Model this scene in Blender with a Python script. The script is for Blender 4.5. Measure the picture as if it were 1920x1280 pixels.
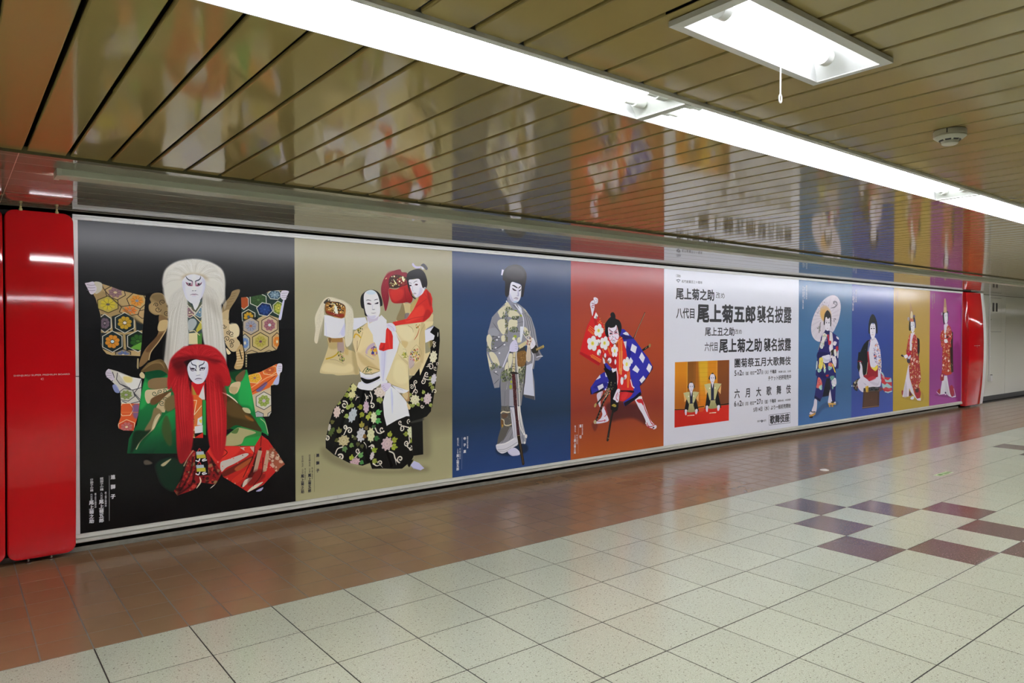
# Underground passage with a long poster wall: nine kabuki posters in one frame, slatted ceiling, tiled floor.
# Metres. The posters hang in the plane y = 0 and face -y; x runs along the wall, z is up.
import bpy, bmesh, math, random
import numpy as np
from mathutils import Vector

for o in list(bpy.data.objects): bpy.data.objects.remove(o)
SC = bpy.context.scene
COL = SC.collection
random.seed(5)

# ---------------------------------------------------------------- camera
cam_d = bpy.data.cameras.new('camera'); cam = bpy.data.objects.new('camera', cam_d); COL.objects.link(cam)
cam_d.sensor_width = 36.0; cam_d.lens = 36.0*1340.15/1920.0; cam_d.clip_start = .05; cam_d.clip_end = 200
cam.location = (-.494, -5.291, 1.4192)
cam.rotation_euler = (math.radians(90-.782), 0, math.radians(-38.1515))
SC.camera = cam

# ---------------------------------------------------------------- light level and view
LAMP = 64.0                       # radiance of the fluorescent tubes
WASH = 57.0                       # radiance of the wall light's diffuser
w = bpy.data.worlds.new('world'); SC.world = w; w.use_nodes = True
w.node_tree.nodes['Background'].inputs[0].default_value = (.9, .92, 1, 1)
w.node_tree.nodes['Background'].inputs[1].default_value = .02
vs = SC.view_settings; vs.view_transform = 'Standard'; vs.look = 'None'; vs.exposure = 0.0; vs.gamma = 1.0; vs.use_curve_mapping = False
SC.cycles.use_denoising = True; SC.cycles.max_bounces = 8; SC.cycles.diffuse_bounces = 4; SC.cycles.glossy_bounces = 4

ZC = 2.179                        # underside of the ceiling
ZT, ZB = 2.13033, .12672          # top and bottom edge of the posters
XB = [.148, 1.564, 2.991, 4.414, 5.844, 8.671, 10.156, 11.524, 12.907, 14.308]

# ---------------------------------------------------------------- helpers
def lin(h):
    c = [int(h[i:i+2], 16)/255 for i in (0, 2, 4)]
    return tuple(v/12.92 if v <= .04045 else ((v+.055)/1.055)**2.4 for v in c)

def mat(name, col, rough=.5, spec=.5, metal=0., noise=None, tint=0., bump=None, emit=None):
    """noise: (scale, amount) mottles the colour; tint: brightness step from piece to piece; bump: (scale, strength)"""
    m = bpy.data.materials.new(name); m.use_nodes = True; nt = m.node_tree; b = nt.nodes['Principled BSDF']
    c = lin(col) if isinstance(col, str) else col
    b.inputs['Base Color'].default_value = (*c, 1); b.inputs['Roughness'].default_value = rough
    b.inputs['Specular IOR Level'].default_value = spec; b.inputs['Metallic'].default_value = metal
    if emit: b.inputs['Emission Color'].default_value = (*emit[0], 1); b.inputs['Emission Strength'].default_value = emit[1]
    tc = nt.nodes.new('ShaderNodeNewGeometry'); src = None
    if noise:
        n = nt.nodes.new('ShaderNodeTexNoise'); n.inputs['Scale'].default_value = noise[0]; n.inputs['Detail'].default_value = 4
        nt.links.new(tc.outputs['Position'], n.inputs['Vector'])
        mr = nt.nodes.new('ShaderNodeMapRange'); mr.inputs[3].default_value = 1-noise[1]; mr.inputs[4].default_value = 1+noise[1]
        nt.links.new(n.outputs['Fac'], mr.inputs[0]); src = mr.outputs[0]
    if tint:
        oi = nt.nodes.new('ShaderNodeObjectInfo'); mr = nt.nodes.new('ShaderNodeMapRange'); mr.inputs[3].default_value = 1-tint; mr.inputs[4].default_value = 1+tint
        nt.links.new(oi.outputs['Random'], mr.inputs[0])
        if src:
            mu = nt.nodes.new('ShaderNodeMath'); mu.operation = 'MULTIPLY'; nt.links.new(src, mu.inputs[0]); nt.links.new(mr.outputs[0], mu.inputs[1]); src = mu.outputs[0]
        else: src = mr.outputs[0]
    if src:
        vm = nt.nodes.new('ShaderNodeVectorMath'); vm.operation = 'SCALE'; vm.inputs[0].default_value = c
        nt.links.new(src, vm.inputs['Scale']); nt.links.new(vm.outputs[0], b.inputs['Base Color'])
    if bump:
        n = nt.nodes.new('ShaderNodeTexNoise'); n.inputs['Scale'].default_value = bump[0]; n.inputs['Detail'].default_value = 3
        nt.links.new(tc.outputs['Position'], n.inputs['Vector'])
        bp = nt.nodes.new('ShaderNodeBump'); bp.inputs['Strength'].default_value = bump[1]; bp.inputs['Distance'].default_value = .01
        nt.links.new(n.outputs['Fac'], bp.inputs['Height']); nt.links.new(bp.outputs[0], b.inputs['Normal'])
    return m

def terrazzo(name, base, chip1, chip2, rough):
    """polished terrazzo: ground colour with two sizes of stone chips"""
    m = mat(name, base, rough, .5, tint=.035); nt = m.node_tree; b = nt.nodes['Principled BSDF']
    g = nt.nodes.new('ShaderNodeNewGeometry'); prev = b.inputs['Base Color'].links[0].from_socket
    for sc, chip, lo, hi in ((95, chip1, .62, .70), (240, chip2, .60, .68)):
        v = nt.nodes.new('ShaderNodeTexNoise'); v.inputs['Scale'].default_value = sc; v.inputs['Detail'].default_value = 1.5
        nt.links.new(g.outputs['Position'], v.inputs['Vector'])
        r = nt.nodes.new('ShaderNodeMapRange'); r.inputs[1].default_value = lo; r.inputs[2].default_value = hi
        nt.links.new(v.outputs['Fac'], r.inputs[0])
        mx = nt.nodes.new('ShaderNodeMix'); mx.data_type = 'RGBA'; mx.inputs['B'].default_value = (*lin(chip), 1)
        nt.links.new(r.outputs[0], mx.inputs['Factor']); nt.links.new(prev, mx.inputs['A']); prev = mx.outputs['Result']
    nt.links.new(prev, b.inputs['Base Color'])
    return m

class MB:
    """collects vertices and faces, builds ONE mesh object"""
    def __init__(s): s.v = []; s.f = []
    def add(s, vs_, fs): n = len(s.v); s.v += [tuple(p) for p in vs_]; s.f += [tuple(i+n for i in f) for f in fs]; return s
    def box(s, x0, x1, y0, y1, z0, z1):
        return s.add([(x, y, z) for z in (z0, z1) for y in (y0, y1) for x in (x0, x1)],
                     [(0, 2, 3, 1), (4, 5, 7, 6), (0, 1, 5, 4), (2, 6, 7, 3), (0, 4, 6, 2), (1, 3, 7, 5)])
    def prism_x(s, prof, x0, x1, caps=True):
        """profile of (y, z) points, counter-clockwise seen from +x, drawn along x"""
        n = len(prof); vs_ = [(x0, y, z) for y, z in prof]+[(x1, y, z) for y, z in prof]
        fs = [(i, (i+1) % n, n+(i+1) % n, n+i) for i in range(n)]
        if caps: fs += [tuple(range(n-1, -1, -1)), tuple(range(n, 2*n))]
        return s.add(vs_, fs)
    def lathe(s, prof, c, seg=20, axis='z'):
        """profile of (radius, height)"""
        k = len(prof); vs_ = []
        for r, h in prof:
            for j in range(seg):
                a = j*2*math.pi/seg; p = (r*math.cos(a), r*math.sin(a), h)
                if axis == 'x': p = (p[2], p[0], p[1])
                vs_.append((c[0]+p[0], c[1]+p[1], c[2]+p[2]))
        fs = [(i*seg+j, i*seg+(j+1) % seg, (i+1)*seg+(j+1) % seg, (i+1)*seg+j) for i in range(k-1) for j in range(seg)]
        fs += [tuple(range(seg-1, -1, -1)), tuple(range((k-1)*seg, k*seg))]
        return s.add(vs_, fs)
    def mesh(s, name, m, smooth=False):
        me = bpy.data.meshes.new(name); me.from_pydata(s.v, [], s.f); me.materials.append(m)
        bm = bmesh.new(); bm.from_mesh(me); bmesh.ops.recalc_face_normals(bm, faces=bm.faces); bm.to_mesh(me); bm.free()
        if smooth:
            me.polygons.foreach_set('use_smooth', [True]*len(me.polygons)); me.set_sharp_from_angle(angle=math.radians(40))
        return me
    def build(s, name, m, parent=None, smooth=False): return link(name, s.mesh(name, m, smooth), parent)

def link(name, me, parent=None, loc=None):
    o = bpy.data.objects.new(name, me); COL.objects.link(o)
    if parent: o.parent = parent
    if loc: o.location = loc
    return o
def empty(name, loc=(0, 0, 0)):
    o = bpy.data.objects.new(name, None); COL.objects.link(o); o.location = loc; return o
def tag(o, label, cat, group=None):
    o['label'] = label; o['category'] = cat
    if group: o['group'] = group
    return o
def struct(o): o['kind'] = 'structure'; return o
def copy_thing(root, loc):
    r = root.copy(); COL.objects.link(r); r.location = loc
    for ch in root.children:
        c = ch.copy(); COL.objects.link(c); c.parent = r
        for g in ch.children: d = g.copy(); COL.objects.link(d); d.parent = c
    return r

# ---------------------------------------------------------------- materials
M = dict(
    slat=mat('olive_enamel', 'a4925c', .075, .5, tint=.03),
    board=mat('grey_green_enamel', '8f8e7c', .045, .5, tint=.02),
    seam=mat('pale_seam', 'ccc8b8', .7, .2), dark=mat('dark_void', '141310', .8, .2), trim=mat('olive_trim', '5c5a40', .4),
    duct=mat('pale_green_plastic', 'd2d6c4', .35, .5, noise=(3, .03)),
    brown=mat('brown_ceramic', '86684a', .20, .5, noise=(9, .07), tint=.05), grout=mat('grey_grout', '6a655a', .8, .2),
    light=terrazzo('pale_terrazzo', 'b2b5a0', '787564', 'd8d8c8', .17), deep=terrazzo('dark_terrazzo', '6a5650', '90807a', '4a3c3a', .16),
    slab=mat('joint_mortar', '332f2a', .8, .2),
    white=mat('white_enamel', 'e4e4e0', .35, .5), alu=mat('painted_aluminium', 'e2e2de', .32, .5, noise=(6, .04)), aluold=mat('scuffed_aluminium', 'c8c8bc', .4, .5, noise=(14, .10)),
    red=mat('red_gloss_panel', 'c0141a', .06, .55), red_dark=mat('red_side', 'b01218', .2, .5),
    letter_white=mat('white_vinyl', 'e0c4bc', .5, .3),
    concrete=mat('worn_concrete', '8a877a', .85, .2, noise=(18, .3), bump=(40, .3)), wallpaint=mat('dark_rear_wall', '2a2824', .8, .2),
    enamel=mat('beige_wall_enamel', 'e4e4d6', .12, .5, tint=.02, bump=(1.5, .01)), base=mat('dark_skirting', '4a4a46', .5, .4), far=mat('dim_brown_wall', '7c776c', .5, .4), wash=mat('lit_diffuser', 'ffffff', .5, .2, emit=((.96, .965, 1.05), WASH)),
    tube=mat('lit_tube', 'ffffff', .5, .2, emit=((.96, .965, 1.05), LAMP)), plate=mat('lamp_end_plate', 'c8ccc4', .45, .4), tube_small=mat('lit_small_tube', 'ffffff', .5, .2, emit=((.96, .965, 1.05), LAMP*.5)), refl=mat('lamp_reflector', 'eef0ee', .4, .4),
    plastic=mat('ivory_plastic', 'c8c6b4', .4, .5), black=mat('black_slot', '17171a', .5, .4), chrome=mat('chrome_steel', 'b8b8b4', .25, .5, metal=1.), brass=mat('brass_peg', 'b0a468', .4, .5),
    sticker=mat('green_sticker', 'b4c494', .5, .4), sticker_mark=mat('green_arrow_print', '4a6a3c', .5, .4),
    ink=mat('ink_black', '1c1c22', .45, .4), ink_white=mat('ink_white', 'e4e4e6', .45, .4), ink_grey=mat('ink_grey', '6a6c74', .45, .4), ink_dark=mat('ink_dark', '2c2c34', .45, .4), ink_pale=mat('ink_pale', '9a8458', .45, .4),
)

# ---------------------------------------------------------------- floor
GX, GY = .4, -1.63                 # terrazzo grid pitch and its border with the brown strip
floor = struct(MB().box(-9, 34, -11, .16, -.12, -.0016).build('floor', M['slab']))
def tile_mesh(name, a, b, m, gap, ch=.0005):
    hx, hy = a/2-gap/2, b/2-gap/2; q = [(-hx, -hy), (hx, -hy), (hx, hy), (-hx, hy)]; r = [(x-math.copysign(ch, x), y-math.copysign(ch, y)) for x, y in q]
    v = [(x, y, -.0016) for x, y in q]+[(x, y, -ch*.5) for x, y in q]+[(x, y, 0) for x, y in r]
    f = [(8, 9, 10, 11)]+[(i+o, (i+1) % 4+o, (i+1) % 4+o+4, i+o+4) for o in (0, 4) for i in range(4)]
    s = MB(); s.add(v, f); return s.mesh(name, m), (v, f)
me_l, geo_l = tile_mesh('terrazzo_tile', .4, .4, M['light'], .006)
me_d, _ = tile_mesh('dark_terrazzo_tile', .4, .4, M['deep'], .006)
me_b, geo_b = tile_mesh('brown_tile', .2, .2, M['brown'], .006)
CP = cam.location
DIAMOND = {(0, 1), (-1, 2), (1, 2), (-2, 3), (2, 3), (-1, 4), (1, 4), (0, 5)}
def ahead(x, y):                   # roughly inside the picture
    d = Vector((x-CP.x, y-CP.y)); a = math.atan2(d.x, d.y); return -.05 < a < 1.36
def lay(cells, me_of, geo, name, pitch, mtl, limit=300):
    """nearest cells become tiles of their own, the rest one joined field"""
    cells.sort(key=lambda c: (not ahead(c[0], c[1]), math.hypot(c[0]-CP.x, c[1]-CP.y)))
    for x, y, k in cells[:limit]:
        o = link(name if k == 0 else 'dark_terrazzo_tile', me_of(k), floor, (x, y, 0)); o.rotation_euler = (random.gauss(0, .0003), random.gauss(0, .0003), 0)
    return cells[limit:]
cells = []
for i in range(-23, 85):
    for r in range(0, 23):
        dk = i > 5 and ((i+6) % 12-6, r) in DIAMOND
        cells.append((GX*(i+.5), GY-GX*(r+.5), int(dk)))
rest = lay([c for c in cells if not c[2]], lambda k: me_l, geo_l, 'terrazzo_tile', GX, M['light'])
lay([c for c in cells if c[2]], lambda k: me_d, geo_l, 'terrazzo_tile', GX, M['deep'])
s = MB()
for x, y, k in rest: s.add([(x+p[0], y+p[1], p[2]) for p in geo_l[0]], geo_l[1])
s.build('terrazzo_tile_field', M['light'], floor)['kind'] = 'stuff'
MB().box(-9, 34, GY+.001, .06, -.0015, -.0011).build('grout_bed', M['grout'], floor)
cells = [(.2*(i+.5), GY+.2*(r+.5), 0) for i in range(-45, 170) for r in range(8)]
rest = lay(cells, lambda k: me_b, geo_b, 'brown_tile', .2, M['brown'])
s = MB()
for x, y, k in rest: s.add([(x+p[0], y+p[1], p[2]) for p in geo_b[0]], geo_b[1])
for i in range(-45, 170): s.box(.2*i+.003, .2*i+.197, GY+1.603, GY+1.68, -.0012, 0)      # the cut row against the plinth
s.build('brown_tile_field', M['brown'], floor)['kind'] = 'stuff'

# ---------------------------------------------------------------- ceiling
YE, YN, YF = -1.60, -3.545, -3.785  # edge of the wall-side strip, near and far side of the lamp row
ceil = struct(MB().box(-9, 34, -11, .26, ZC+.14, ZC+.2).build('ceiling', M['dark']))
def slat_mesh(y0, y1):
    p = [(-.0732, .012), (-.0732, .006), (-.0718, .002), (-.069, .0), (.069, .0), (.0718, .002), (.0732, .006), (.0732, .012)]
    v = [(x, y, z) for y in (y0, y1) for x, z in p]; n = len(p)
    f = [(i, i+1, n+i+1, n+i) for i in range(n-1)]
    return v, f
SP, SX, SZ = .16021, -.2393, ZC+.012
EX0, EX1, EY0, EY1 = .927, 1.587, -4.352, -4.139   # emergency lamp opening
def one_slat(name, y0, y1, cache={}):
    if (y0, y1) not in cache:
        v, f = slat_mesh(y0, y1); s = MB(); s.add(v, f); cache[(y0, y1)] = s.mesh('slat', M['slat'])
    return cache[(y0, y1)]
far = MB()
for k in range(-54, 213):
    x = SX+SP*(k+.5)
    cut = x+.075 > EX0 and x-.075 < EX1
    for y0, y1, lo, hi in ((YN, YE, -8, 141), (-11, YF, 2, 150)):
        parts = [(y0, y1)]
        if cut and y1 == YF:
            for xa, xb in ((x-.075, EX0), (EX1, x+.075)):
                if xb-xa > .004: MB().box(xa, min(xb, xa+.15), EY0, EY1, SZ, SZ+.002).build('slat', M['slat'], ceil)
            parts = [(EY1, y1), (y0, EY0)]
        for a, b in parts:
            if lo <= k <= hi:
                o = link('slat', one_slat('slat', a, b), ceil, (x, 0, SZ)); o.rotation_euler = (0, random.gauss(0, .0009), 0)
            else:
                v, f = slat_mesh(a, b); far.add([(p[0]+x, p[1], p[2]+SZ) for p in v], f)
far.build('slat_field', M['slat'], ceil)['kind'] = 'stuff'
# strip of long boards along the wall
SEAM = .0028
EDG = [YE, -1.535, -1.38, -1.17, -.96, -.776, -.551, -.404, -.25, -.13, -.03]
for a, b in zip(EDG[:-1], EDG[1:]):
    for x0, x1 in ((-9, -.26), (-.257, 14.9), (14.903, 34)):
        s = MB(); s.prism_x([(a+SEAM, ZC+.0010), (a+SEAM+.001, ZC), (b-SEAM-.001, ZC), (b-SEAM, ZC+.0010)], x0, x1)
        o = s.build('ceiling_board', M['board'], ceil); o.rotation_euler = (random.gauss(0, .0), 0, 0)
MB().box(-9, 34, YE+.001, -.031, ZC+.0009, ZC+.004).build('seam_backing', M['seam'], ceil)
MB().box(15.18, 34, -.028, .235, ZC, ZC+.02).build('ceiling_board', M['board'], ceil)
MB().box(-9, 34, YE-.004, YE, ZC-.001, ZC+.03).build('edge_trim', M['trim'], ceil)
MB().box(-9, 15.2, -.062, -.028, ZC-.0012, ZC+.03).build('wall_trim', M['trim'], ceil)

# ---------------------------------------------------------------- walls
struct(MB().box(-9, 15.2, .16, .3, -.1, ZC+.15).build('wall_rear', M['wallpaint']))
struct(MB().box(-9, 14.33, .055, .16, -.003, .03).build('baseboard_rear', M['concrete']))
wall2 = struct(MB().box(15.15, 34, .245, .4, -.1, ZC+.15).build('wall_back', M['dark']))
xs = [15.16, 17.30, 19.42, 21.54, 23.66, 25.78, 27.9, 30.02, 32.14, 34]
for a, b in zip(xs[:-1], xs[1:]):
    MB().box(a+.006, b-.006, .232, .25, .095, ZC-.004).build('panel', M['enamel'], wall2)
struct(MB().box(15.16, 34, .24, .26, -.003, .094).build('baseboard_back', M['base']))
struct(MB().box(-9, 34, -11.2, -11, -.1, ZC+.15).build('wall_front', M['far']))
struct(MB().box(-9.2, -9, -11, .3, -.1, ZC+.15).build('wall_left', M['far']))
struct(MB().box(34, 34.2, -11, .4, -.1, ZC+.15).build('wall_right', M['far']))

# ---------------------------------------------------------------- lamps
TZ = .034                          # height of the tube axis above the ceiling plane
def ceiling_light(L_=2.54):
    """shallow trough, origin at its left end in the ceiling plane, y = 0 on its axis"""
    h = (YN-YF)/2; t = empty('ceiling_light')
    s = MB()
    for sg in (-1, 1): s.add([(0, sg*h, .0), (L_, sg*h, .0), (L_, sg*(h-.014), -.004), (0, sg*(h-.014), -.004), (0, sg*h, .012), (L_, sg*h, .012)], [(0, 1, 2, 3), (0, 4, 5, 1)])
    s.build('rim', M['alu'], t)
    s = MB(); s.prism_x([(-(h-.014), -.004), (-(h-.03), .085), (h-.03, .085), (h-.014, -.004), (h-.012, -.003), (h-.028, .087), (-(h-.028), .087), (-(h-.012), -.003)], .012, L_-.012)
    s.build('reflector', M['refl'], t)
    for x, sg in ((0, 1), (L_, -1)):                 # flat flange at the joint, then a slope up to the lampholders
        q = h-.012; v = [(x, y, z) for y in (-q, q) for z in (-.005, .0)]+[(x+sg*.016, y, z) for y in (-q, q) for z in (-.005, .0)]+[(x+sg*.10, y, .083) for y in (-q+.016, q-.016)]
        MB().add(v, [(0, 2, 6, 4), (4, 6, 7, 5), (5, 7, 9, 8), (0, 4, 5, 1), (2, 3, 7, 6)]).build('end_plate', M['plate'], t)
    for y in (-.05, .05):
        MB().lathe([(.006, .138), (.0165, .142), (.0165, L_-.142), (.006, L_-.138)], (0, y, TZ), 14, 'x').build('tube', M['tube'], t, True)
        for a, sg in ((.048, 1), (L_-.048, -1)):
            pr = [(.022, a), (.022, a+sg*.045), (.018, a+sg*.047), (.018, a+sg*.092)]
            MB().lathe(pr if sg > 0 else pr[::-1], (0, y, TZ), 14, 'x').build('socket', M['plate'], t, True)
    return t
yc = (YN+YF)/2
proto = ceiling_light(); n_l = 0
names = {0: 'long twin-tube fluorescent trough crossing the upper left of the ceiling', 1: 'long twin-tube fluorescent trough in the middle of the lit row, behind the pull cord',
         2: 'twin-tube fluorescent trough at the right picture edge, third of the lit row'}
for k in range(-2, 13):
    x = 1.445+2.54*(k-1)
    o = proto if n_l == 0 else copy_thing(proto, (x, yc, ZC)); n_l += 1; o.location = (x, yc, ZC)
    j = k
    if j in names: tag(o, names[j], 'light', 'fluorescent troughs in the row along the wall')
    else: tag(o, 'twin-tube fluorescent trough of the long row, beyond the picture edge' if (k < 0) else 'twin-tube fluorescent trough far down the passage, beyond the right picture edge', 'light', 'fluorescent troughs outside the view along the wall' if k < 0 else 'fluorescent troughs far down the row')
em = empty('emergency_light', ((EX0+EX1)/2, (EY0+EY1)/2, ZC)); a, b = (EX1-EX0)/2, (EY1-EY0)/2
tag(em, 'small white recessed ceiling lamp with one bright tube and a hanging pull cord', 'light')
s = MB(); q = [(-a-.012, -b-.012), (a+.012, -b-.012), (a+.012, b+.012), (-a-.012, b+.012)]; r = [(-a+.014, -b+.014), (a-.014, -b+.014), (a-.014, b-.014), (-a+.014, b-.014)]
v = [(x, y, .010) for x, y in q]+[(x, y, -.004) for x, y in q]+[(x, y, -.006) for x, y in r]+[(x, y, .012) for x, y in r]
s.add(v, [(i+o, (i+1) % 4+o, (i+1) % 4+o+4, i+o+4) for o in (0, 4, 8) for i in range(4)]); s.build('lamp_frame', M['alu'], em)
s = MB(); q2 = [(-a+.1, -b+.04), (a-.1, -b+.04), (a-.1, b-.04), (-a+.1, b-.04)]
s.add([(x, y, -.003) for x, y in r]+[(x, y, .095) for x, y in q2], [(0, 1, 5, 4), (1, 2, 6, 5), (2, 3, 7, 6), (3, 0, 4, 7), (4, 5, 6, 7)]); s.build('reflector', M['refl'], em)
MB().lathe([(.006, -.245), (.018, -.24), (.018, .22), (.006, .225)], (0, .03, .034), 14, 'x').build('tube', M['tube_small'], em, True)
for xx in (-.262, .225): MB().lathe([(.024, xx), (.024, xx+.03)], (0, .03, .034), 16, 'x').build('socket', M['white'], em, True)
cord = MB().lathe([(.0022, -.078), (.0022, .0)], (1.377-(EX0+EX1)/2, EY1-.012-(EY0+EY1)/2, -.004), 8).build('pull_cord', M['white'], em, True)
s = MB(); cx, cy, cz = 1.377-(EX0+EX1)/2, EY1-.012-(EY0+EY1)/2, -.094; n1, n2 = 14, 6
s.add([(cx+(.0062+.0022*math.cos(v_))*math.cos(u), cy+.0022*math.sin(v_), cz+(.0118+.0022*math.cos(v_))*math.sin(u)) for u in [i*2*math.pi/n1 for i in range(n1)] for v_ in [j*2*math.pi/n2 for j in range(n2)]],
      [(i*n2+j, ((i+1) % n1)*n2+j, ((i+1) % n1)*n2+(j+1) % n2, i*n2+(j+1) % n2) for i in range(n1) for j in range(n2)])
s.build('pull_ring', M['white'], cord, True)

sd = empty('smoke_detector', (2.525, -4.165, ZC+.012)); tag(sd, 'round ivory smoke detector on the olive slatted ceiling', 'smoke detector')
MB().lathe([(.052, 0), (.056, -.004), (.056, -.018), (.052, -.022)], (0, 0, 0), 28).build('base', M['plastic'], sd, True)
MB().lathe([(.055, -.021), (.056, -.026), (.044, -.036), (.030, -.040), (.028, -.052), (.022, -.056)], (0, 0, 0), 28).build('head', M['plastic'], sd, True)
for k in range(8):
    t = k*math.pi/4+.2; s = MB(); R_ = .0365
    s.add([((R_+d)*math.cos(t+u), (R_+d)*math.sin(t+u), z) for u in (-.28, .28) for d, z in ((-.0035, -.0405), (.0015, -.0365), (.002, -.0385), (-.003, -.0425))], [(0, 1, 5, 4), (1, 2, 6, 5), (2, 3, 7, 6), (3, 0, 4, 7), (0, 3, 2, 1), (4, 5, 6, 7)])
    s.build('slot', M['black'], sd)
MB().box(-.056, -.0545, -.012, -.009, -.02, -.003).build('base_mark', M['black'], sd)

# ---------------------------------------------------------------- linear wall light under the strip
rw = empty('wall_light', (-.10, -1.31, ZC-.0003)); tag(rw, 'long pale green bar light under the ceiling strip, lit side turned to the posters', 'light')
x, k = 0, 0
while x < 24:
    L_ = 1.20 if k else 1.17; a, b = x+(.021 if k == 0 else .0008), x+L_-.0008
    h = MB().prism_x([(-.06, 0), (-.06, -.028), (-.056, -.032), (.050, -.032), (.054, -.030), (.054, -.024), (.046, -.022), (.046, 0)], a, b).build('housing_section', M['duct'], rw)
    if x < 14.6: MB().prism_x([(.0462, -.001), (.0462, -.0215), (.056, -.0245), (.060, -.020), (.060, -.001)], a, b).build('diffuser', M['wash'], h)
    x += L_; k += 1
MB().box(0, .0205, -.062, .062, -.034, 0).build('end_cap', M['duct'], rw)

# ---------------------------------------------------------------- billboard frame
fr = empty('billboard_frame', (.118, 0, 0)); tag(fr, 'long pale aluminium frame running around the whole row of posters', 'frame')
X0, X1 = .118, 14.312
def seg(name, prof, cuts, m):
    for a, b in zip(cuts[:-1], cuts[1:]): MB().prism_x(prof, a-X0+.0006, b-X0-.0006).build(name, M[m], fr)
MB().box(0, X1-X0, .006, .05, .072, 2.163).build('backing_board', M['dark'], fr)
seg('top_rail', [(.006, 2.131), (-.006, 2.1315), (-.008, 2.133), (-.008, 2.145), (-.003, 2.146), (-.003, 2.149), (-.014, 2.150), (-.014, 2.160), (-.010, 2.164), (.006, 2.164)], [X0, .47, 4.9, 9.6, X1], 'alu')
seg('bottom_rail', [(.006, .126), (-.002, .1255), (-.010, .119), (-.022, .106), (-.022, .102), (-.012, .099), (-.012, .095), (-.020, .093), (-.020, .076), (-.016, .072), (.006, .072)], [X0, 1.9, 5.2, 9.9, X1], 'aluold')
for z0, z1 in ((.1262, 1.132), (1.137, 2.1305)): MB().box(0, .0295, -.005, .006, z0, z1).build('stile', M['alu'], fr)
MB().box(14.3085-X0, X1-X0, -.004, .006, .1262, 2.1305).build('stile', M['alu'], fr)

# ---------------------------------------------------------------- red end panels
def bulge(z): return -(.062+.063*(1-((z-1.093)/1.06)**2))
def red_panel(name, x0, x1, corner, mtl, parent=None):
    """enamel panel with a bowed front, rounded corners and a return to the wall"""
    zb, zt = .036, 2.153; zs = sorted(set([zb, zt]+[zb+corner*(1-math.cos(i*math.pi/12)) for i in range(7)]+[zt-corner*(1-math.cos(i*math.pi/12)) for i in range(7)]+[zb+corner+(zt-zb-2*corner)*i/22 for i in range(23)]))
    v = []; f = []; cols = [0, .004, .5, -.004, 1]
    for z in zs:
        d = max(0, corner-min(z-zb, zt-z)); ins = corner-math.sqrt(max(0, corner*corner-d*d)) if corner else 0
        a, b = x0+ins, x1-ins; y = bulge(z)
        for x, yy in ((a, .02), (a, y+.006), (a+.004, y+.0012), (a+.012, y), (b-.012, y), (b-.004, y+.0012), (b, y+.006), (b, .02)): v.append((x, yy, z))
    n = 8
    for i in range(len(zs)-1): f += [(i*n+j, i*n+j+1, (i+1)*n+j+1, (i+1)*n+j) for j in range(n-1)]
    f += [tuple(range(n)), tuple(range((len(zs)-1)*n, len(zs)*n))]
    s = MB(); s.add(v, f); return s.build(name, mtl, parent, True)

FONT = {}
def glyphs(txt, off):
    """triangulated text, unit size: (points with a layer number, triangles)"""
    key = (txt, off)
    if key not in FONT:
        c = bpy.data.curves.new('lettering', 'FONT'); c.body = txt; c.size = 1; c.resolution_u = 3
        o = bpy.data.objects.new('lettering', c); COL.objects.link(o)
        dg = bpy.context.evaluated_depsgraph_get(); me = bpy.data.meshes.new_from_object(o.evaluated_get(dg))
        P = np.array([(v.co[0], v.co[1], 0.) for v in me.vertices]) if len(me.vertices) else np.zeros((0, 3))
        T = [tuple(p.vertices) for p in me.polygons]
        if off and len(P):           # a heavier stroke: the glyph stamped around a small ring
            n = len(P); P0 = P; T0 = T; ring = [(off*math.cos(k*math.pi/4), off*math.sin(k*math.pi/4), k+1) for k in range(8)]
            P = np.vstack([P0]+[P0+np.array(d) for d in ring]); T = [tuple(i+n*k for i in t) for k in range(9) for t in T0]
        FONT[key] = (P, T)
        bpy.data.objects.remove(o); bpy.data.curves.remove(c); bpy.data.meshes.remove(me)
    return FONT[key]
def fit(P, x0, x1, y0, y1):
    lo, hi = P.min(0), P.max(0); return np.c_[x0+(P[:, 0]-lo[0])/(hi[0]-lo[0])*(x1-x0), y0+(P[:, 1]-lo[1])/(hi[1]-lo[1])*(y1-y0), P[:, 2]]

def sign_text(parent, xc):
    for txt, w_, z0, z1 in (('SHINJUKU SUPER PREMIUM BOARD', .143, 1.150, 1.1625), ('C', .0075, 1.127, 1.139)):
        P, T = glyphs(txt, .012); Q = fit(P, xc-w_, xc+w_, z0, z1); s = MB().add([(p[0], bulge(p[1])-.0006-.00004*p[2], p[1]) for p in Q], T); s.build('lettering', M['letter_white'], parent)
rp = empty('red_pylon', (0, 0, 0)); tag(rp, 'glossy red bowed panel with small white lettering, next to the black poster', 'panel', 'red panels left of the posters')
red_panel('panel_face', -.236, .1165, .05, M['red'], rp); sign_text(rp, -.0585)
for x in (-.13, -.01): MB().lathe([(.014, 0), (.014, .006), (.006, .01), (.006, .04)], (x, -.02, 0), 12).build('levelling_foot', M['chrome'], rp, True)
for x in (-.155, .03): MB().lathe([(.010, 2.150), (.010, 2.162), (.006, 2.165), (.006, 2.178)], (x, -.06, 0), 12).build('top_peg', M['brass'], rp, True)
rq = empty('red_pylon', (0, 0, 0)); tag(rq, 'plain glossy red bowed panel at the left picture edge', 'panel', 'red panels left of the posters')
red_panel('panel_face', -.60, -.246, .05, M['red'], rq)
for x in (-.5, -.37): MB().lathe([(.014, 0), (.014, .006), (.006, .01), (.006, .04)], (x, -.02, 0), 12).build('levelling_foot', M['chrome'], rq, True)
for x in (-.52, -.33): MB().lathe([(.010, 2.150), (.010, 2.162), (.006, 2.165), (.006, 2.178)], (x, -.06, 0), 12).build('top_peg', M['brass'], rq, True)
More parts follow.
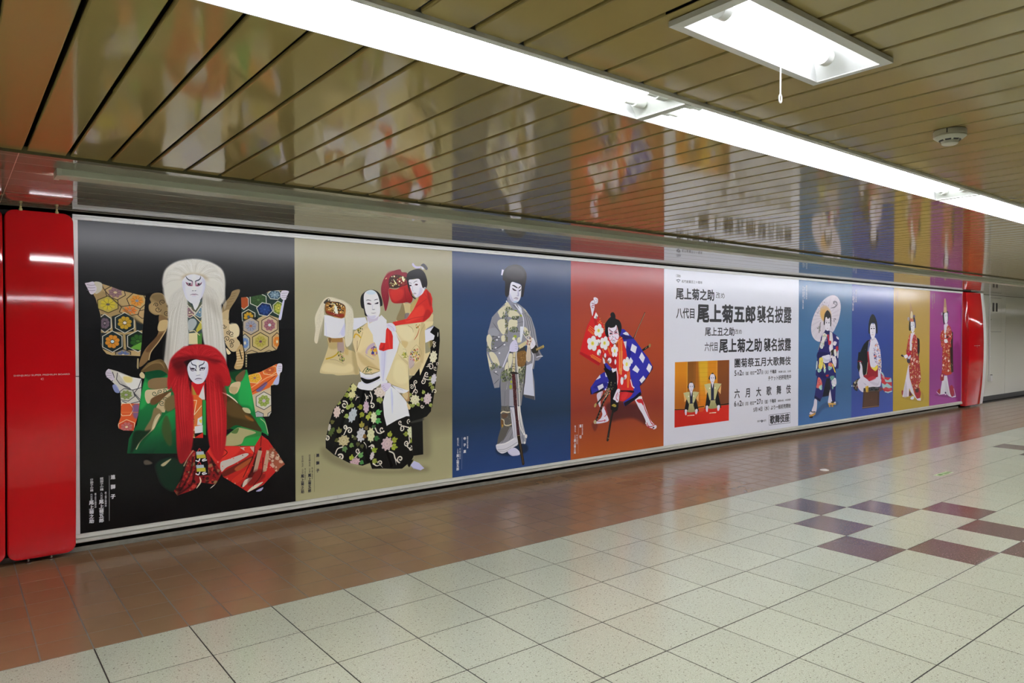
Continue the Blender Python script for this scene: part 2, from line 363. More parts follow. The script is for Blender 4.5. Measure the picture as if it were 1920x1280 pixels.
rr = empty('red_pylon', (0, 0, 0)); tag(rr, 'glossy red bowed end panel with a white edge, right of the magenta poster', 'panel')
red_panel('panel_face', 14.316, 15.03, .0, M['red'], rr); sign_text(rr, 14.69)
red_panel('white_edge', 15.03, 15.172, .0, M['white'], rr)

# ---------------------------------------------------------------- posters: printed sheets
# ---------------------------------------------------------------- flat print painter (numpy)
class Print:
    """Paints one printed sheet. Units: millimetres on the sheet, x right, y down."""
    def __init__(s, w, h, res, seed):
        s.r = res; s.W = int(w*res); s.H = int(h*res)
        s.a = np.zeros((s.H, s.W, 3), np.float32); s.clip = None
        s.rng = np.random.RandomState(seed)
    @staticmethod
    def c(col):
        if isinstance(col, str): return np.array([int(col[i:i+2], 16) for i in (0, 2, 4)], np.float32)/255
        return np.array(col, np.float32)
    @staticmethod
    def curve(p, closed):
        p = np.asarray(p, np.float64); n = len(p)
        if n < 3: return p
        q = np.vstack([p[-1:], p, p[:2]]) if closed else np.vstack([2*p[:1]-p[1:2], p, 2*p[-1:]-p[-2:-1]])
        out = []; t = np.linspace(0, 1, 6)[:-1, None]
        for i in range(n if closed else n-1):
            a, b, c_, d = q[i:i+4]
            out.append(.5*(2*b+(c_-a)*t+(2*a-5*b+4*c_-d)*t**2+(3*b-a-3*c_+d)*t**3))
        if not closed: out.append(p[-1:])
        return np.vstack(out)
    def cover(s, pts, pad=0):
        p = np.asarray(pts, np.float64)*s.r; SS = 3
        x0 = max(0, int(p[:, 0].min())-1-pad); x1 = min(s.W, int(p[:, 0].max())+2+pad)
        y0 = max(0, int(p[:, 1].min())-1-pad); y1 = min(s.H, int(p[:, 1].max())+2+pad)
        if x1 <= x0 or y1 <= y0: return None
        ys = y0+(np.arange((y1-y0)*SS)+.5)/SS
        a = p; b = np.roll(p, -1, 0); m = a[:, 1] != b[:, 1]; a = a[m]; b = b[m]
        lo = np.minimum(a[:, 1], b[:, 1]); hi = np.maximum(a[:, 1], b[:, 1])
        k = (b[:, 0]-a[:, 0])/(b[:, 1]-a[:, 1])
        X = a[:, 0:1]+(ys[None]-a[:, 1:2])*k[:, None]
        X = np.where((ys[None] >= lo[:, None]) & (ys[None] < hi[:, None]), X, np.inf)
        X.sort(0); w = x1-x0
        D = np.zeros((len(ys), w+2), np.float32); rows = np.arange(len(ys))
        for j in range(0, len(X)-1, 2):
            ok = np.isfinite(X[j+1])
            if not ok.any(): break
            for e, sg in ((X[j], 1.), (X[j+1], -1.)):
                v = np.clip(e[ok]-x0, 0, w-1e-3); i = v.astype(int); fr = (v-i).astype(np.float32)
                np.add.at(D, (rows[ok], i), sg*(1-fr)); np.add.at(D, (rows[ok], i+1), sg*fr)
        m = np.clip(np.cumsum(D, 1)[:, :w], 0, 1).reshape(y1-y0, SS, w).mean(1)
        return y0, y1, x0, x1, m
    @staticmethod
    def blur(m, n):
        for ax in (0, 1):
            for _ in range(2):
                c_ = np.cumsum(np.pad(m, [(n+1, n) if i == ax else (0, 0) for i in (0, 1)], mode='edge'), ax)
                k = 2*n+1
                m = (c_[k:]-c_[:-k])/k if ax == 0 else (c_[:, k:]-c_[:, :-k])/k
        return m
    def put(s, box, m, col, al=1):
        y0, y1, x0, x1 = box
        if s.clip is not None: m = m*s.clip[y0:y1, x0:x1]
        m = (m*al)[..., None]
        s.a[y0:y1, x0:x1] = s.a[y0:y1, x0:x1]*(1-m)+col*m
    def poly(s, col, pts, sm=1, bl=0, al=1, g=None):
        """g: (colour2, (ax,ay), (bx,by)) linear blend from a to b"""
        q = s.curve(pts, True) if sm else pts
        n = int(bl*s.r); r = s.cover(q, n*2)
        if r is None: return
        y0, y1, x0, x1, m = r
        if n > 0: m = s.blur(m, n)
        col = s.c(col)
        if g:
            yy, xx = np.mgrid[y0:y1, x0:x1].astype(np.float32)/s.r
            dx, dy = g[2][0]-g[1][0], g[2][1]-g[1][1]
            t = np.clip(((xx-g[1][0])*dx+(yy-g[1][1])*dy)/(dx*dx+dy*dy), 0, 1)[..., None]
            col = col*(1-t)+s.c(g[0])*t
        s.put((y0, y1, x0, x1), m, col, al)
    def line(s, col, pts, w, sm=1, al=1, bl=0, tp=0):
        """tp 1: tapers at both ends; 2: only at the tail"""
        q = s.curve(pts, False) if sm else np.asarray(pts, float)
        n = int(bl*s.r); pad = int(w*s.r)+2+2*n
        p = q*s.r
        x0 = max(0, int(p[:, 0].min())-pad); x1 = min(s.W, int(p[:, 0].max())+pad)
        y0 = max(0, int(p[:, 1].min())-pad); y1 = min(s.H, int(p[:, 1].max())+pad)
        if x1 <= x0 or y1 <= y0: return
        yy, xx = np.mgrid[y0:y1, x0:x1].astype(np.float32)+.5
        m = np.zeros(xx.shape, np.float32); L = max(1, len(p)-1)
        for i in range(len(p)-1):
            a, b = p[i], p[i+1]; d = b-a; l2 = max(1e-6, d@d)
            t = np.clip(((xx-a[0])*d[0]+(yy-a[1])*d[1])/l2, 0, 1)
            u = (i+t)/L; hw = w*s.r/2
            if tp == 1: hw = hw*np.sqrt(np.clip(4*u*(1-u), .04, 1))
            if tp == 2: hw = hw*(1-.85*u)
            m = np.maximum(m, np.clip(hw-np.hypot(xx-a[0]-t*d[0], yy-a[1]-t*d[1])+.5, 0, 1))
        if n > 0: m = s.blur(m, n)
        s.put((y0, y1, x0, x1), m, s.c(col), al)
    def oval(s, col, x, y, rx, ry, rot=0, **k):
        t = np.linspace(0, 2*math.pi, 28)[:-1]; ca, sa = math.cos(rot), math.sin(rot)
        s.poly(col, np.c_[x+rx*np.cos(t)*ca-ry*np.sin(t)*sa, y+rx*np.cos(t)*sa+ry*np.sin(t)*ca], sm=0, **k)
    def mask(s, pts=None, sm=1):
        s.clip = None
        if pts is not None:
            r = s.cover(s.curve(pts, True) if sm else pts)
            s.clip = np.zeros((s.H, s.W), np.float32)
            if r: s.clip[r[0]:r[1], r[2]:r[3]] = r[4]
    def hair(s, guides, cols, n, al=.6, jit=2.0, over=0.0):
        """strands spread between guide curves (all with the same number of points)"""
        G = [s.curve(g, False) for g in guides]; G = np.array(G); k = len(G)-1
        u = s.rng.rand(n)*k; i = np.minimum(u.astype(int), k-1); f = (u-i)[:, None, None]
        S = G[i]*(1-f)+G[i+1]*f
        t = np.linspace(0, 1, S.shape[1]); T = np.linspace(0, 1, 260)
        a0 = s.rng.rand(n)*.35; b0 = .7+s.rng.rand(n)*(.3+over)
        j = np.minimum((T*(len(t)-1)).astype(int), len(t)-2); fr = (T*(len(t)-1)-j)[None, :, None]
        P = S[:, j]*(1-fr)+S[:, j+1]*fr
        ph = s.rng.rand(n, 1)*6.3; P = P+np.stack([np.sin(T*7+ph), np.cos(T*5+ph)], 2)*jit*T[None, :, None]
        ok = (T[None] >= a0[:, None]) & (T[None] <= b0[:, None])
        C = np.array([s.c(c_) for c_ in cols]); ci = C[s.rng.randint(0, len(C), n)]*(.93+.14*s.rng.rand(n, 1))
        X = (P[..., 0]*s.r).astype(int); Y = (P[..., 1]*s.r).astype(int)
        ok &= (X >= 0) & (X < s.W) & (Y >= 0) & (Y < s.H)
        fade = al*np.minimum(1, np.minimum((T[None]-a0[:, None])*8+.2, (b0[:, None]-T[None])*8+.05)).clip(0, 1)
        cc = np.broadcast_to(ci[:, None], P.shape[:2]+(3,))
        o = s.rng.permutation(int(ok.sum()))
        x, y, f_, c_ = X[ok][o], Y[ok][o], fade[ok][o], cc[ok][o]
        if s.clip is not None: f_ = f_*s.clip[y, x]
        s.a[y, x] = s.a[y, x]*(1-f_[:, None])+c_*f_[:, None]
    def specks(s, pts, cols, n, size, al=.9, sm=1):
        """brocade: small blots of several colours inside an outline"""
        old = s.clip; s.mask(pts, sm); p = np.asarray(pts, float); lo = p.min(0); hi = p.max(0)
        for _ in range(n):
            x, y = lo+(hi-lo)*s.rng.rand(2); r_ = size*(.5+s.rng.rand())
            if s.clip[min(s.H-1, max(0, int(y*s.r))), min(s.W-1, max(0, int(x*s.r)))] < .5: continue
            s.oval(cols[s.rng.randint(len(cols))], x, y, r_, r_*(.6+.6*s.rng.rand()), s.rng.rand()*3, al=al)
        s.clip = old
    def hexa(s, x, y, rx, ry, rot, fill, lcol, lw, fl=None, cen='d8d0b0'):
        t = rot+np.arange(6)*math.pi/3; P = np.c_[x+rx*np.cos(t), y+ry*np.sin(t)]
        s.poly(fill, P, sm=0); s.line(lcol, np.vstack([P, P[:2]]), lw, sm=0)
        if fl:
            for k in range(8):
                a = k*math.pi/4+rot; s.oval(fl, x+rx*.42*math.cos(a), y+ry*.42*math.sin(a), rx*.24, ry*.2, a, al=.95)
            d = s.c(fl)*.6
            for k in range(8):
                a = (k+.5)*math.pi/4+rot; s.line(d, [(x+rx*.2*math.cos(a), y+ry*.2*math.sin(a)), (x+rx*.55*math.cos(a), y+ry*.55*math.sin(a))], rx*.05, sm=0, al=.6)
            s.oval(cen, x, y, rx*.16, ry*.14)
    def bloom(s, x, y, rx, ry, col, lcol, n=9, al=.7, rot=0.):
        """a peony: ragged head, petal lines"""
        t = np.linspace(0, 2*math.pi, n*4+1)[:-1]; rr = .9+.12*np.cos(n*t+s.rng.rand()*6)
        ca, sa = math.cos(rot), math.sin(rot); px, py = rx*rr*np.cos(t), ry*rr*np.sin(t)
        s.poly(col, np.c_[x+px*ca-py*sa, y+px*sa+py*ca])
        for q, k in ((.72, 7), (.45, 5)):
            for j in range(k):
                a = j*6.283/k+s.rng.rand()*.5; tt = np.linspace(a-.5, a+.5, 5); r2 = q*(1+.18*np.cos((tt-a)*3.1))
                qx, qy = rx*r2*np.cos(tt), ry*r2*np.sin(tt)
                s.line(lcol, np.c_[x+qx*ca-qy*sa, y+qx*sa+qy*ca], rx*.07, al=al)
        s.oval(lcol, x, y, rx*.13, ry*.13, al=al*.8)
    def leaf(s, x, y, ln, wd, ang, col, lcol='3c4a18'):
        ca, sa = math.cos(ang), math.sin(ang)
        for da, l in ((-.55, .75), (.55, .75), (0, 1)):
            c2, s2 = math.cos(ang+da), math.sin(ang+da)
            P = [(x, y), (x+c2*ln*l*.45-s2*wd*.42, y+s2*ln*l*.45+c2*wd*.42), (x+c2*ln*l, y+s2*ln*l), (x+c2*ln*l*.45+s2*wd*.42, y+s2*ln*l*.45-c2*wd*.42)]
            s.poly(col, P)
        s.line(lcol, [(x, y), (x+ca*ln*.8, y+sa*ln*.8)], wd*.08, al=.6)
    def curl(s, col, x, y, r, a0, turns, w):
        n = 14; t = np.linspace(0, 1, n); a = a0+turns*6.283*t; q = r*(1-.8*t)
        s.line(col, np.c_[x+q*np.cos(a), y+q*np.sin(a)], w)
    def bg(s, stops):
        """vertical blend of a studio backdrop: [(y fraction, colour)...]"""
        y = (np.arange(s.H)+.5)/s.H; f = [q[0] for q in stops]; C = np.array([s.c(q[1]) for q in stops])
        s.a[:] = np.stack([np.interp(y, f, C[:, k]) for k in range(3)], 1)[:, None].astype(np.float32)
    def run(s, ops):
        for o in ops: getattr(s, o[0])(*o[1], **(o[2] if len(o) > 2 else {}))
        return s.a


ART = {}
ART[0] = [
('bg',([(0,'121213'),(1,'0e0e0f')],)),
('poly',('b49a6c',[(84,470),(96,496),(109,549),(122,597),(127,638),(125,709),(124,787),(136,828),(156,854),(188,865),(268,867),(356,874),(363,783),(368,697),(374,660),(381,599),(389,470),(347,465),(293,451),(239,438),(180,415),(133,400),(107,387),(84,391)]),{'sm':0}),
('mask',([(84,470),(96,496),(109,549),(122,597),(127,638),(125,709),(124,787),(136,828),(156,854),(188,865),(268,867),(356,874),(363,783),(368,697),(374,660),(381,599),(389,470),(347,465),(293,451),(239,438),(180,415),(133,400),(107,387),(84,391)],),{'sm':0}),
('poly',('8e774c',[(86,467),(138,448),(281,564),(374,660),(302,636),(127,597)]),{'sm':0,'al':.5,'bl':4.7}),
('hexa',(209,454,62.8,49.2,.35,'b8a074','241c14',4.2,'8a6a72','c8b890')),
('hexa',(336,505,61.6,56.1,.2,'c0a068','241c14',4.3,'d08a38','7f8ba0')),
('hexa',(166,533,67.4,54.9,.5,'b4a450','241c14',4.2,'c8b83c','5a5446')),
('hexa',(294,570,65.3,36.4,.75,'b89a6c','241c14',4.2,'d47a3a','a08878')),
('hexa',(374,593,33.3,30.7,.75,'b89a6c','241c14',3.7,None,'d8d0b0')),
('poly',('1d2426',[(126,597),(179,614),(259,585),(324,627),(374,660),(368,697),(363,783),(360,838),(252,833),(185,847),(136,822),(123,781),(126,698)]),{'sm':0}),
('line',('a08c60',[(127,709),(258,724),(368,709)],15.5),{'sm':0}),
('line',('a08c60',[(179,614),(186,715)],15.6),{'sm':0}),
('line',('a08c60',[(319,636),(324,715)],15.8),{'sm':0}),
('line',('a08c60',[(258,724),(263,830)],15.7),{'sm':0}),
('hexa',(263,652,63.7,67.7,.52,'1e2a2b','c9c7b8',4.8,'c09a30','d8d2c0')),
('hexa',(147,656,41.9,59.6,.52,'262a2b','c9c7b8',4.8,'6a5a66','8a7a80')),
('hexa',(190,775,64.6,69.5,.52,'1c2829','c9c7b8',4.8,'d08a30','b8d0d8')),
('hexa',(340,774,70.5,70.9,.52,'1c2a20','c9c7b8',4.9,'2c5a24','3a6a2a')),
('poly',('5f9a3a',[(296,819),(323,801),(363,783),(361,829),(328,828)])),
('hexa',(252,863,51.2,36.3,.52,'8a8070','241c14',4.2,'5a6a98','d8d0b0')),
('line',('b8a070',[(136,828),(156,854),(188,865),(268,867),(356,872)],8.3),{'sm':0}),
('poly',('6b5a3a',[(133,448),(217,517),(302,600),(374,660),(324,636),(227,535)]),{'bl':3.6,'al':.7}),
('mask',()),
('line',('3a3020',[(131,403),(145,436),(180,482),(243,547)],5.9),{'al':.8}),
('poly',('c8c4b4',[(84,394),(107,387),(133,400),(130,442),(97,467),(87,426)])),
('poly',('d8d2dc',[(38,400),(56,395),(84,388),(92,408),(102,425),(99,449),(81,470),(66,467),(56,445),(48,427),(41,411)])),
('line',('8a7f92',[(48,409),(71,412),(94,409)],2.9),{'al':.8}),
('line',('8a7f92',[(48,427),(71,429),(94,426)],2.9),{'al':.8}),
('line',('8a7f92',[(48,444),(71,447),(94,444)],2.9),{'al':.8}),
('poly',('0c0c0d',[(389,457),(493,435),(527,597),(502,959),(344,954),(363,783)]),{'sm':0}),
('poly',('8d7650',[(414,487),(436,453),(482,448),(510,472),(539,509),(550,584),(527,622),(481,597),(447,598),(419,580),(408,561),(409,531),(422,515)])),
('poly',('6d5a3c',[(419,475),(470,455),(510,472),(527,509),(470,511)]),{'al':.7,'bl':4.9}),
('poly',('b89c6c',[(409,531),(436,511),(453,536),(481,591),(447,592),(419,574)]),{'al':.6,'bl':4.9}),
('curl',('30261a',464,560,20.2,0,1.2,3.7)),
('curl',('30261a',493,510,20.3,2,1.2,3.7)),
('curl',('30261a',518,584,18,1,1.2,3.7)),
('curl',('30261a',453,530,15.4,3,1.2,3.7)),
('curl',('30261a',527,534,15.6,4,1.2,3.8)),
('poly',('7a5f3e',[(472,597),(524,628),(518,697),(474,771),(423,839),(403,900),(350,948),(355,893),(389,820),(452,747),(469,691)])),
('poly',('c7ad7c',[(474,641),(524,634),(515,697),(463,703)]),{'al':.9}),
('poly',('5a3f26',[(457,740),(495,722),(463,784),(412,845),(389,832)]),{'al':.8,'bl':3.7}),
('line',('d2b988',[(512,703),(468,778),(420,845),(406,900)],6.2),{'al':.8}),
('line',('a08a60',[(340,893),(337,948)],9.8),{'al':.8,'sm':0}),
('poly',('0c0c0d',[(880,500),(1014,457),(1027,629),(1044,976),(909,972)]),{'sm':0}),
('poly',('8f7a56',[(956,419),(1008,407),(985,471),(937,551),(927,604),(930,643),(876,631),(874,592),(892,519),(937,459)])),
('poly',('c9b488',[(876,585),(927,551),(930,584),(923,624),(878,637)]),{'al':.8}),
('line',('6b5738',[(953,439),(982,431)],4),{'al':.5}),
('line',('6b5738',[(943,459),(974,451)],3.9),{'al':.5}),
('line',('6b5738',[(934,479),(966,471)],3.9),{'al':.5}),
('line',('6b5738',[(924,499),(959,491)],3.9),{'al':.5}),
('line',('6b5738',[(911,526),(948,518)],3.9),{'al':.5}),
('poly',('c9b48a',[(882,631),(923,627),(936,657),(981,653),(1003,689),(1000,736),(984,756),(1006,789),(1003,829),(967,855),(935,841),(903,788),(888,709)])),
('poly',('e4d8b4',[(936,657),(981,656),(1000,696),(993,742),(942,749)]),{'al':.7,'bl':3.9}),
('curl',('2a2216',895,673,16.7,0,1.3,3.9)),
('curl',('2a2216',948,726,19.5,1,1.3,4)),
('curl',('2a2216',916,762,22,2,1.3,3.9)),
('curl',('2a2216',951,782,18.2,3,1.3,4)),
('curl',('2a2216',945,811,16.9,4,1.3,4)),
('curl',('2a2216',923,716,16.8,5,1.3,3.9)),
('poly',('d8c8a0',[(910,827),(941,861),(928,874),(916,867)])),
('poly',('b89a68',[(980,848),(1019,802),(1035,889),(1018,975),(966,974),(983,908)])),
('line',('ead9ae',[(983,862),(1029,852)],4.6),{'al':.7}),
('line',('ead9ae',[(983,880),(1029,872)],4.6),{'al':.7}),
('line',('ead9ae',[(983,899),(1028,892)],4.6),{'al':.7}),
('line',('ead9ae',[(983,917),(1028,912)],4.6),{'al':.7}),
('line',('ead9ae',[(983,936),(1028,932)],4.6),{'al':.7}),
('line',('ead9ae',[(983,954),(1028,952)],4.6),{'al':.7}),
('line',('12100c',[(1003,842),(1019,909)],6.6)),
('line',('b8a880',[(1051,883),(1050,963)],10.7),{'sm':0,'al':.9}),
('line',('14130f',[(1042,896),(1061,899)],5.3),{'sm':0}),
('line',('14130f',[(1042,915),(1060,918)],5.3),{'sm':0}),
('line',('14130f',[(1042,933),(1060,936)],5.3),{'sm':0}),
('line',('14130f',[(1042,952),(1060,955)],5.3),{'sm':0}),
('poly',('b4a078',[(1016,463),(1087,455),(1187,431),(1221,410),(1290,401),(1332,400),(1367,405),(1339,468),(1324,544),(1310,613),(1289,623),(1292,723),(1292,805),(1274,846),(1219,859),(1124,865),(1045,875),(1032,822),(1027,696),(1020,590)]),{'sm':0}),
('mask',([(1016,463),(1087,455),(1187,431),(1221,410),(1290,401),(1332,400),(1367,405),(1339,468),(1324,544),(1310,613),(1289,623),(1292,723),(1292,805),(1274,846),(1219,859),(1124,865),(1045,875),(1032,822),(1027,696),(1020,590)],),{'sm':0}),
('poly',('22332c',[(1014,457),(1367,394),(1332,489),(1310,616),(1200,580),(1132,615),(1046,656),(1020,676)]),{'sm':0}),
('hexa',(1034,496,39.3,53.2,.5,'a04a24','c6c8b8',4.7,None,'d8d0b0')),
('hexa',(1140,477,67.1,53.9,.5,'2c4a28','c6c8b8',5.4,'35502c','4a6a38')),
('hexa',(1069,602,54.1,53.5,.5,'2a2e22','c6c8b8',5.3,'c09428','4a5a70')),
('hexa',(1187,546,61.1,52.9,.2,'16264e','c6c8b8',5.4,'24407c','31508a')),
('hexa',(1262,436,55.2,36.9,.1,'3a5060','c6c8b8',4.8,'7890a0','a0b0b8')),
('hexa',(1290,534,44.5,53.5,.4,'6a7a30','c6c8b8',4.8,'b0b048','d0c860')),
('poly',('0f1418',[(1020,656),(1126,598),(1139,615),(1046,682)]),{'sm':0,'al':.85}),
('hexa',(1085,669,64.9,64.3,.52,'a89c8c','2a2118',4.7,'8c8ea0','98604a')),
('hexa',(1223,661,67.1,66.7,.52,'bca888','2a2118',4.8,'96606c','c0c8d0')),
('hexa',(1155,783,67.4,66.2,.52,'b8a86c','2a2118',4.7,'a89c48','6a4a4a')),
('hexa',(1042,793,40.7,66.7,.52,'a8a8a0','2a2118',4.7,'6a86b8','d8d0b0')),
('hexa',(1278,785,41.6,67.2,.52,'c09a68','2a2118',4.8,'cf7a30','d8d0b0')),
('hexa',(1091,877,46.5,29.5,.52,'b4a078','2a2118',4,None,'d8d0b0')),
('hexa',(1219,879,47.9,30,.52,'b4a078','2a2118',4.1,None,'d8d0b0')),
('mask',()),
('poly',('c8c8e0',[(1323,478),(1336,475),(1324,544),(1310,616),(1291,616),(1303,558)])),
('poly',('d2ccd6',[(1311,410),(1332,400),(1369,405),(1363,426),(1353,447),(1344,471),(1318,468),(1304,445)])),
('line',('8a8290',[(1314,424),(1360,419)],3.4),{'al':.8}),
('line',('8a8290',[(1314,441),(1360,437)],3.4),{'al':.8}),
('line',('8a8290',[(1314,456),(1360,452)],3.4),{'al':.8}),
('poly',('3b4a48',[(641,487),(750,484),(745,806),(639,805)]),{'sm':0}),
('poly',('4a5a68',[(647,531),(700,594),(743,529),(743,594),(658,607)]),{'sm':0}),
('hexa',(665,576,35.9,38.2,.5,'7a5a62','d8d4c0',3.8,'8a6a72','d8d0b0')),
('hexa',(731,574,36.5,38.5,.5,'5a7a90','d8d4c0',3.8,'6a8aa0','d8d0b0')),
('poly',('a8b0b0',[(658,633),(694,620),(712,652),(682,703),(658,697)])),
('poly',('b8b048',[(706,696),(746,619),(745,690),(712,716)]),{'sm':0}),
('poly',('d8cca0',[(658,722),(718,716),(723,799),(657,798)]),{'sm':0}),
('poly',('4a7a38',[(715,722),(745,722),(745,799),(717,799)]),{'sm':0}),
('line',('d8caa0',[(658,595),(682,588),(743,651)],6.4),{'sm':0}),
('line',('cfc09a',[(664,709),(694,703),(730,735)],5.7),{'sm':0}),
('poly',('e0dfe4',[(677,493),(737,491),(704,581)]),{'sm':0}),
('line',('c9c4b0',[(650,525),(703,588),(746,523)],7.6),{'sm':0}),
('line',('55583f',[(653,509),(704,570),(743,507)],8.9),{'sm':0}),
('poly',('d8d5cb',[(498,417),(492,366),(511,289),(572,234),(652,209),(734,204),(818,223),(886,269),(906,348),(902,438),(895,492),(850,528),(766,460),(634,464),(538,535),(507,485)]),{'bl':5.1}),
('poly',('d0cdc4',[(535,484),(632,395),(651,463),(653,619),(657,793),(616,931),(527,997),(498,962),(508,825),(525,655)]),{'bl':3.4}),
('poly',('d0cdc4',[(746,373),(834,422),(876,528),(892,724),(910,885),(899,1028),(831,937),(764,812),(742,618),(749,478)]),{'bl':3.5}),
('hair',([[(635,317),(555,304),(500,366),(494,494)],[(652,308),(603,267),(532,297),(510,417)],[(676,306),(652,238),(604,224),(555,270)],[(692,306),(693,236),(693,210),(685,202)],[(717,304),(751,241),(809,226),(852,253)],[(742,312),(817,273),(886,305),(906,438)],[(753,329),(834,334),(894,402),(898,509)]],['e4e2da','c8c5ba','f2f0ea','b8b4a8','dcd9d0','a29c8e'],900,.45,2,0)),
('hair',([[(627,412),(562,466),(525,672),(501,970)],[(635,412),(586,483),(556,689),(523,1005)],[(638,429),(618,551),(609,723),(575,947)],[(635,447),(647,567),(653,689),(649,810)]],['e4e2da','c8c5ba','f2f0ea','b8b4a8','dcd9d0','a29c8e'],700,.5,3,0)),
('hair',([[(758,407),(752,548),(748,688),(764,829)],[(758,390),(791,530),(812,706),(822,936)],[(766,381),(833,476),(866,706),(882,974)],[(775,372),(868,457),(892,724),(909,1011)]],['e4e2da','c8c5ba','f2f0ea','b8b4a8','dcd9d0','a29c8e'],700,.5,3,0)),
('hair',([[(885,331),(902,402),(905,456),(912,509)],[(851,404),(876,474),(888,519),(901,554)]],['e4e2da','c8c5ba','f2f0ea','b8b4a8','dcd9d0','a29c8e'],140,.5,3,.2)),
('line',('a8a496',[(628,447),(601,585),(581,758),(559,929)],3.8),{'al':.45,'bl':1.4,'tp':1}),
('line',('a8a496',[(756,425),(765,583),(775,724),(784,865)],3.9),{'al':.45,'bl':1.4,'tp':1}),
('line',('ece9e2',[(623,457),(593,586),(573,758),(552,934)],3.8),{'al':.45,'bl':1.4,'tp':1}),
('line',('ece9e2',[(766,430),(777,583),(788,724),(797,876)],3.9),{'al':.45,'bl':1.4,'tp':1}),
('line',('b4b0a4',[(618,468),(585,586),(565,758),(545,939)],3.8),{'al':.45,'bl':1.4,'tp':1}),
('line',('b4b0a4',[(776,435),(789,583),(801,724),(811,887)],3.9),{'al':.45,'bl':1.4,'tp':1}),
('line',('a8a496',[(613,478),(577,586),(557,758),(538,944)],3.8),{'al':.45,'bl':1.4,'tp':1}),
('line',('a8a496',[(786,440),(801,582),(815,724),(824,897)],3.9),{'al':.45,'bl':1.4,'tp':1}),
('line',('ece9e2',[(608,489),(569,586),(549,758),(531,949)],3.8),{'al':.45,'bl':1.4,'tp':1}),
('line',('ece9e2',[(796,445),(812,582),(829,724),(838,908)],3.9),{'al':.45,'bl':1.4,'tp':1}),
('line',('b4b0a4',[(604,499),(562,586),(541,758),(524,954)],3.8),{'al':.45,'bl':1.4,'tp':1}),
('line',('b4b0a4',[(806,450),(824,582),(842,724),(851,919)],3.9),{'al':.45,'bl':1.4,'tp':1}),
('line',('a8a496',[(599,510),(554,586),(534,757),(517,959)],3.8),{'al':.45,'bl':1.4,'tp':1}),
('line',('a8a496',[(816,455),(836,582),(856,724),(865,930)],3.9),{'al':.45,'bl':1.4,'tp':1}),
('line',('ece9e2',[(594,520),(546,586),(526,757),(509,964)],3.8),{'al':.45,'bl':1.4,'tp':1}),
('line',('ece9e2',[(827,460),(848,582),(870,724),(879,942)],3.9),{'al':.45,'bl':1.4,'tp':1}),
('line',('b4b0a4',[(589,531),(538,587),(518,757),(502,969)],3.8),{'al':.45,'bl':1.4,'tp':1}),
('line',('b4b0a4',[(837,465),(860,581),(883,724),(892,953)],3.9),{'al':.45,'bl':1.4,'tp':1}),
('line',('b0ac9e',[(625,352),(555,360),(504,392)],4.1),{'al':.4,'bl':1.6,'tp':1}),
('line',('f0eee8',[(627,342),(558,339),(509,359)],4.1),{'al':.4,'bl':1.6,'tp':1}),
('line',('b0ac9e',[(631,332),(567,318),(521,327)],4.1),{'al':.4,'bl':1.6,'tp':1}),
('line',('f0eee8',[(638,323),(581,299),(540,298)],4.1),{'al':.4,'bl':1.6,'tp':1}),
('line',('b0ac9e',[(648,315),(601,282),(566,272)],4.2),{'al':.4,'bl':1.6,'tp':1}),
('line',('f0eee8',[(660,309),(624,268),(598,251)],4.2),{'al':.4,'bl':1.6,'tp':1}),
('line',('b0ac9e',[(673,304),(651,257),(635,235)],4.2),{'al':.4,'bl':1.6,'tp':1}),
('line',('f0eee8',[(687,301),(679,251),(674,226)],4.2),{'al':.4,'bl':1.6,'tp':1}),
('line',('b0ac9e',[(701,300),(709,249),(714,223)],4.2),{'al':.4,'bl':1.6,'tp':1}),
('line',('f0eee8',[(715,301),(738,252),(754,228)],4.2),{'al':.4,'bl':1.6,'tp':1}),
('line',('b0ac9e',[(728,305),(765,260),(792,239)],4.2),{'al':.4,'bl':1.6,'tp':1}),
('line',('f0eee8',[(740,310),(789,271),(826,257)],4.2),{'al':.4,'bl':1.6,'tp':1}),
('line',('b0ac9e',[(750,317),(810,287),(854,281)],4.2),{'al':.4,'bl':1.6,'tp':1}),
('line',('f0eee8',[(757,326),(825,305),(875,309)],4.2),{'al':.4,'bl':1.6,'tp':1}),
('line',('b0ac9e',[(762,336),(834,326),(888,341)],4.2),{'al':.4,'bl':1.6,'tp':1}),
('line',('f0eee8',[(763,346),(837,347),(892,375)],4.2),{'al':.4,'bl':1.6,'tp':1}),
('poly',('a08a66',[(611,347),(635,319),(692,306),(767,316),(792,353),(758,334),(692,319),(635,339)]),{'bl':8.6,'al':.65}),
('poly',('8f8878',[(766,460),(833,493),(867,617),(833,582),(782,512)]),{'bl':15.8,'al':.35}),
('poly',('7d776b',[(505,860),(529,672),(537,792),(523,997)]),{'bl':15.3,'al':.5}),
('poly',('dcdce8',[(691,311),(723,315),(753,326),(768,353),(770,388),(761,431),(744,475),(719,506),(693,517),(667,507),(641,478),(628,435),(619,394),(620,360),(635,335),(658,318)])),
('poly',('b0aebc',[(748,335),(770,353),(771,395),(756,448),(736,489),(753,431),(760,389)]),{'bl':7,'al':.5}),
('poly',('b9b7c4',[(622,360),(635,383),(634,435),(654,486),(631,444),(619,394)]),{'bl':6.9,'al':.5}),
('poly',('ececf4',[(687,320),(704,319),(705,415),(683,416)]),{'bl':7,'al':.6}),
('line',('3b4050',[(642,326),(648,339),(661,351),(682,359),(685,371),(685,392)],6.9),{'tp':1}),
('line',('3b4050',[(739,321),(737,337),(725,350),(707,358),(705,370),(705,391)],7),{'tp':1}),
('poly',('8a3350',[(643,369),(658,374),(684,381),(685,392),(661,393),(648,383)]),{'al':.85,'bl':1}),
('poly',('8a3350',[(746,365),(736,372),(707,379),(705,391),(723,393),(738,382)]),{'al':.85,'bl':1.1}),
('poly',('c9a0b0',[(677,364),(685,364),(685,393),(679,385)]),{'al':.8,'bl':1.4}),
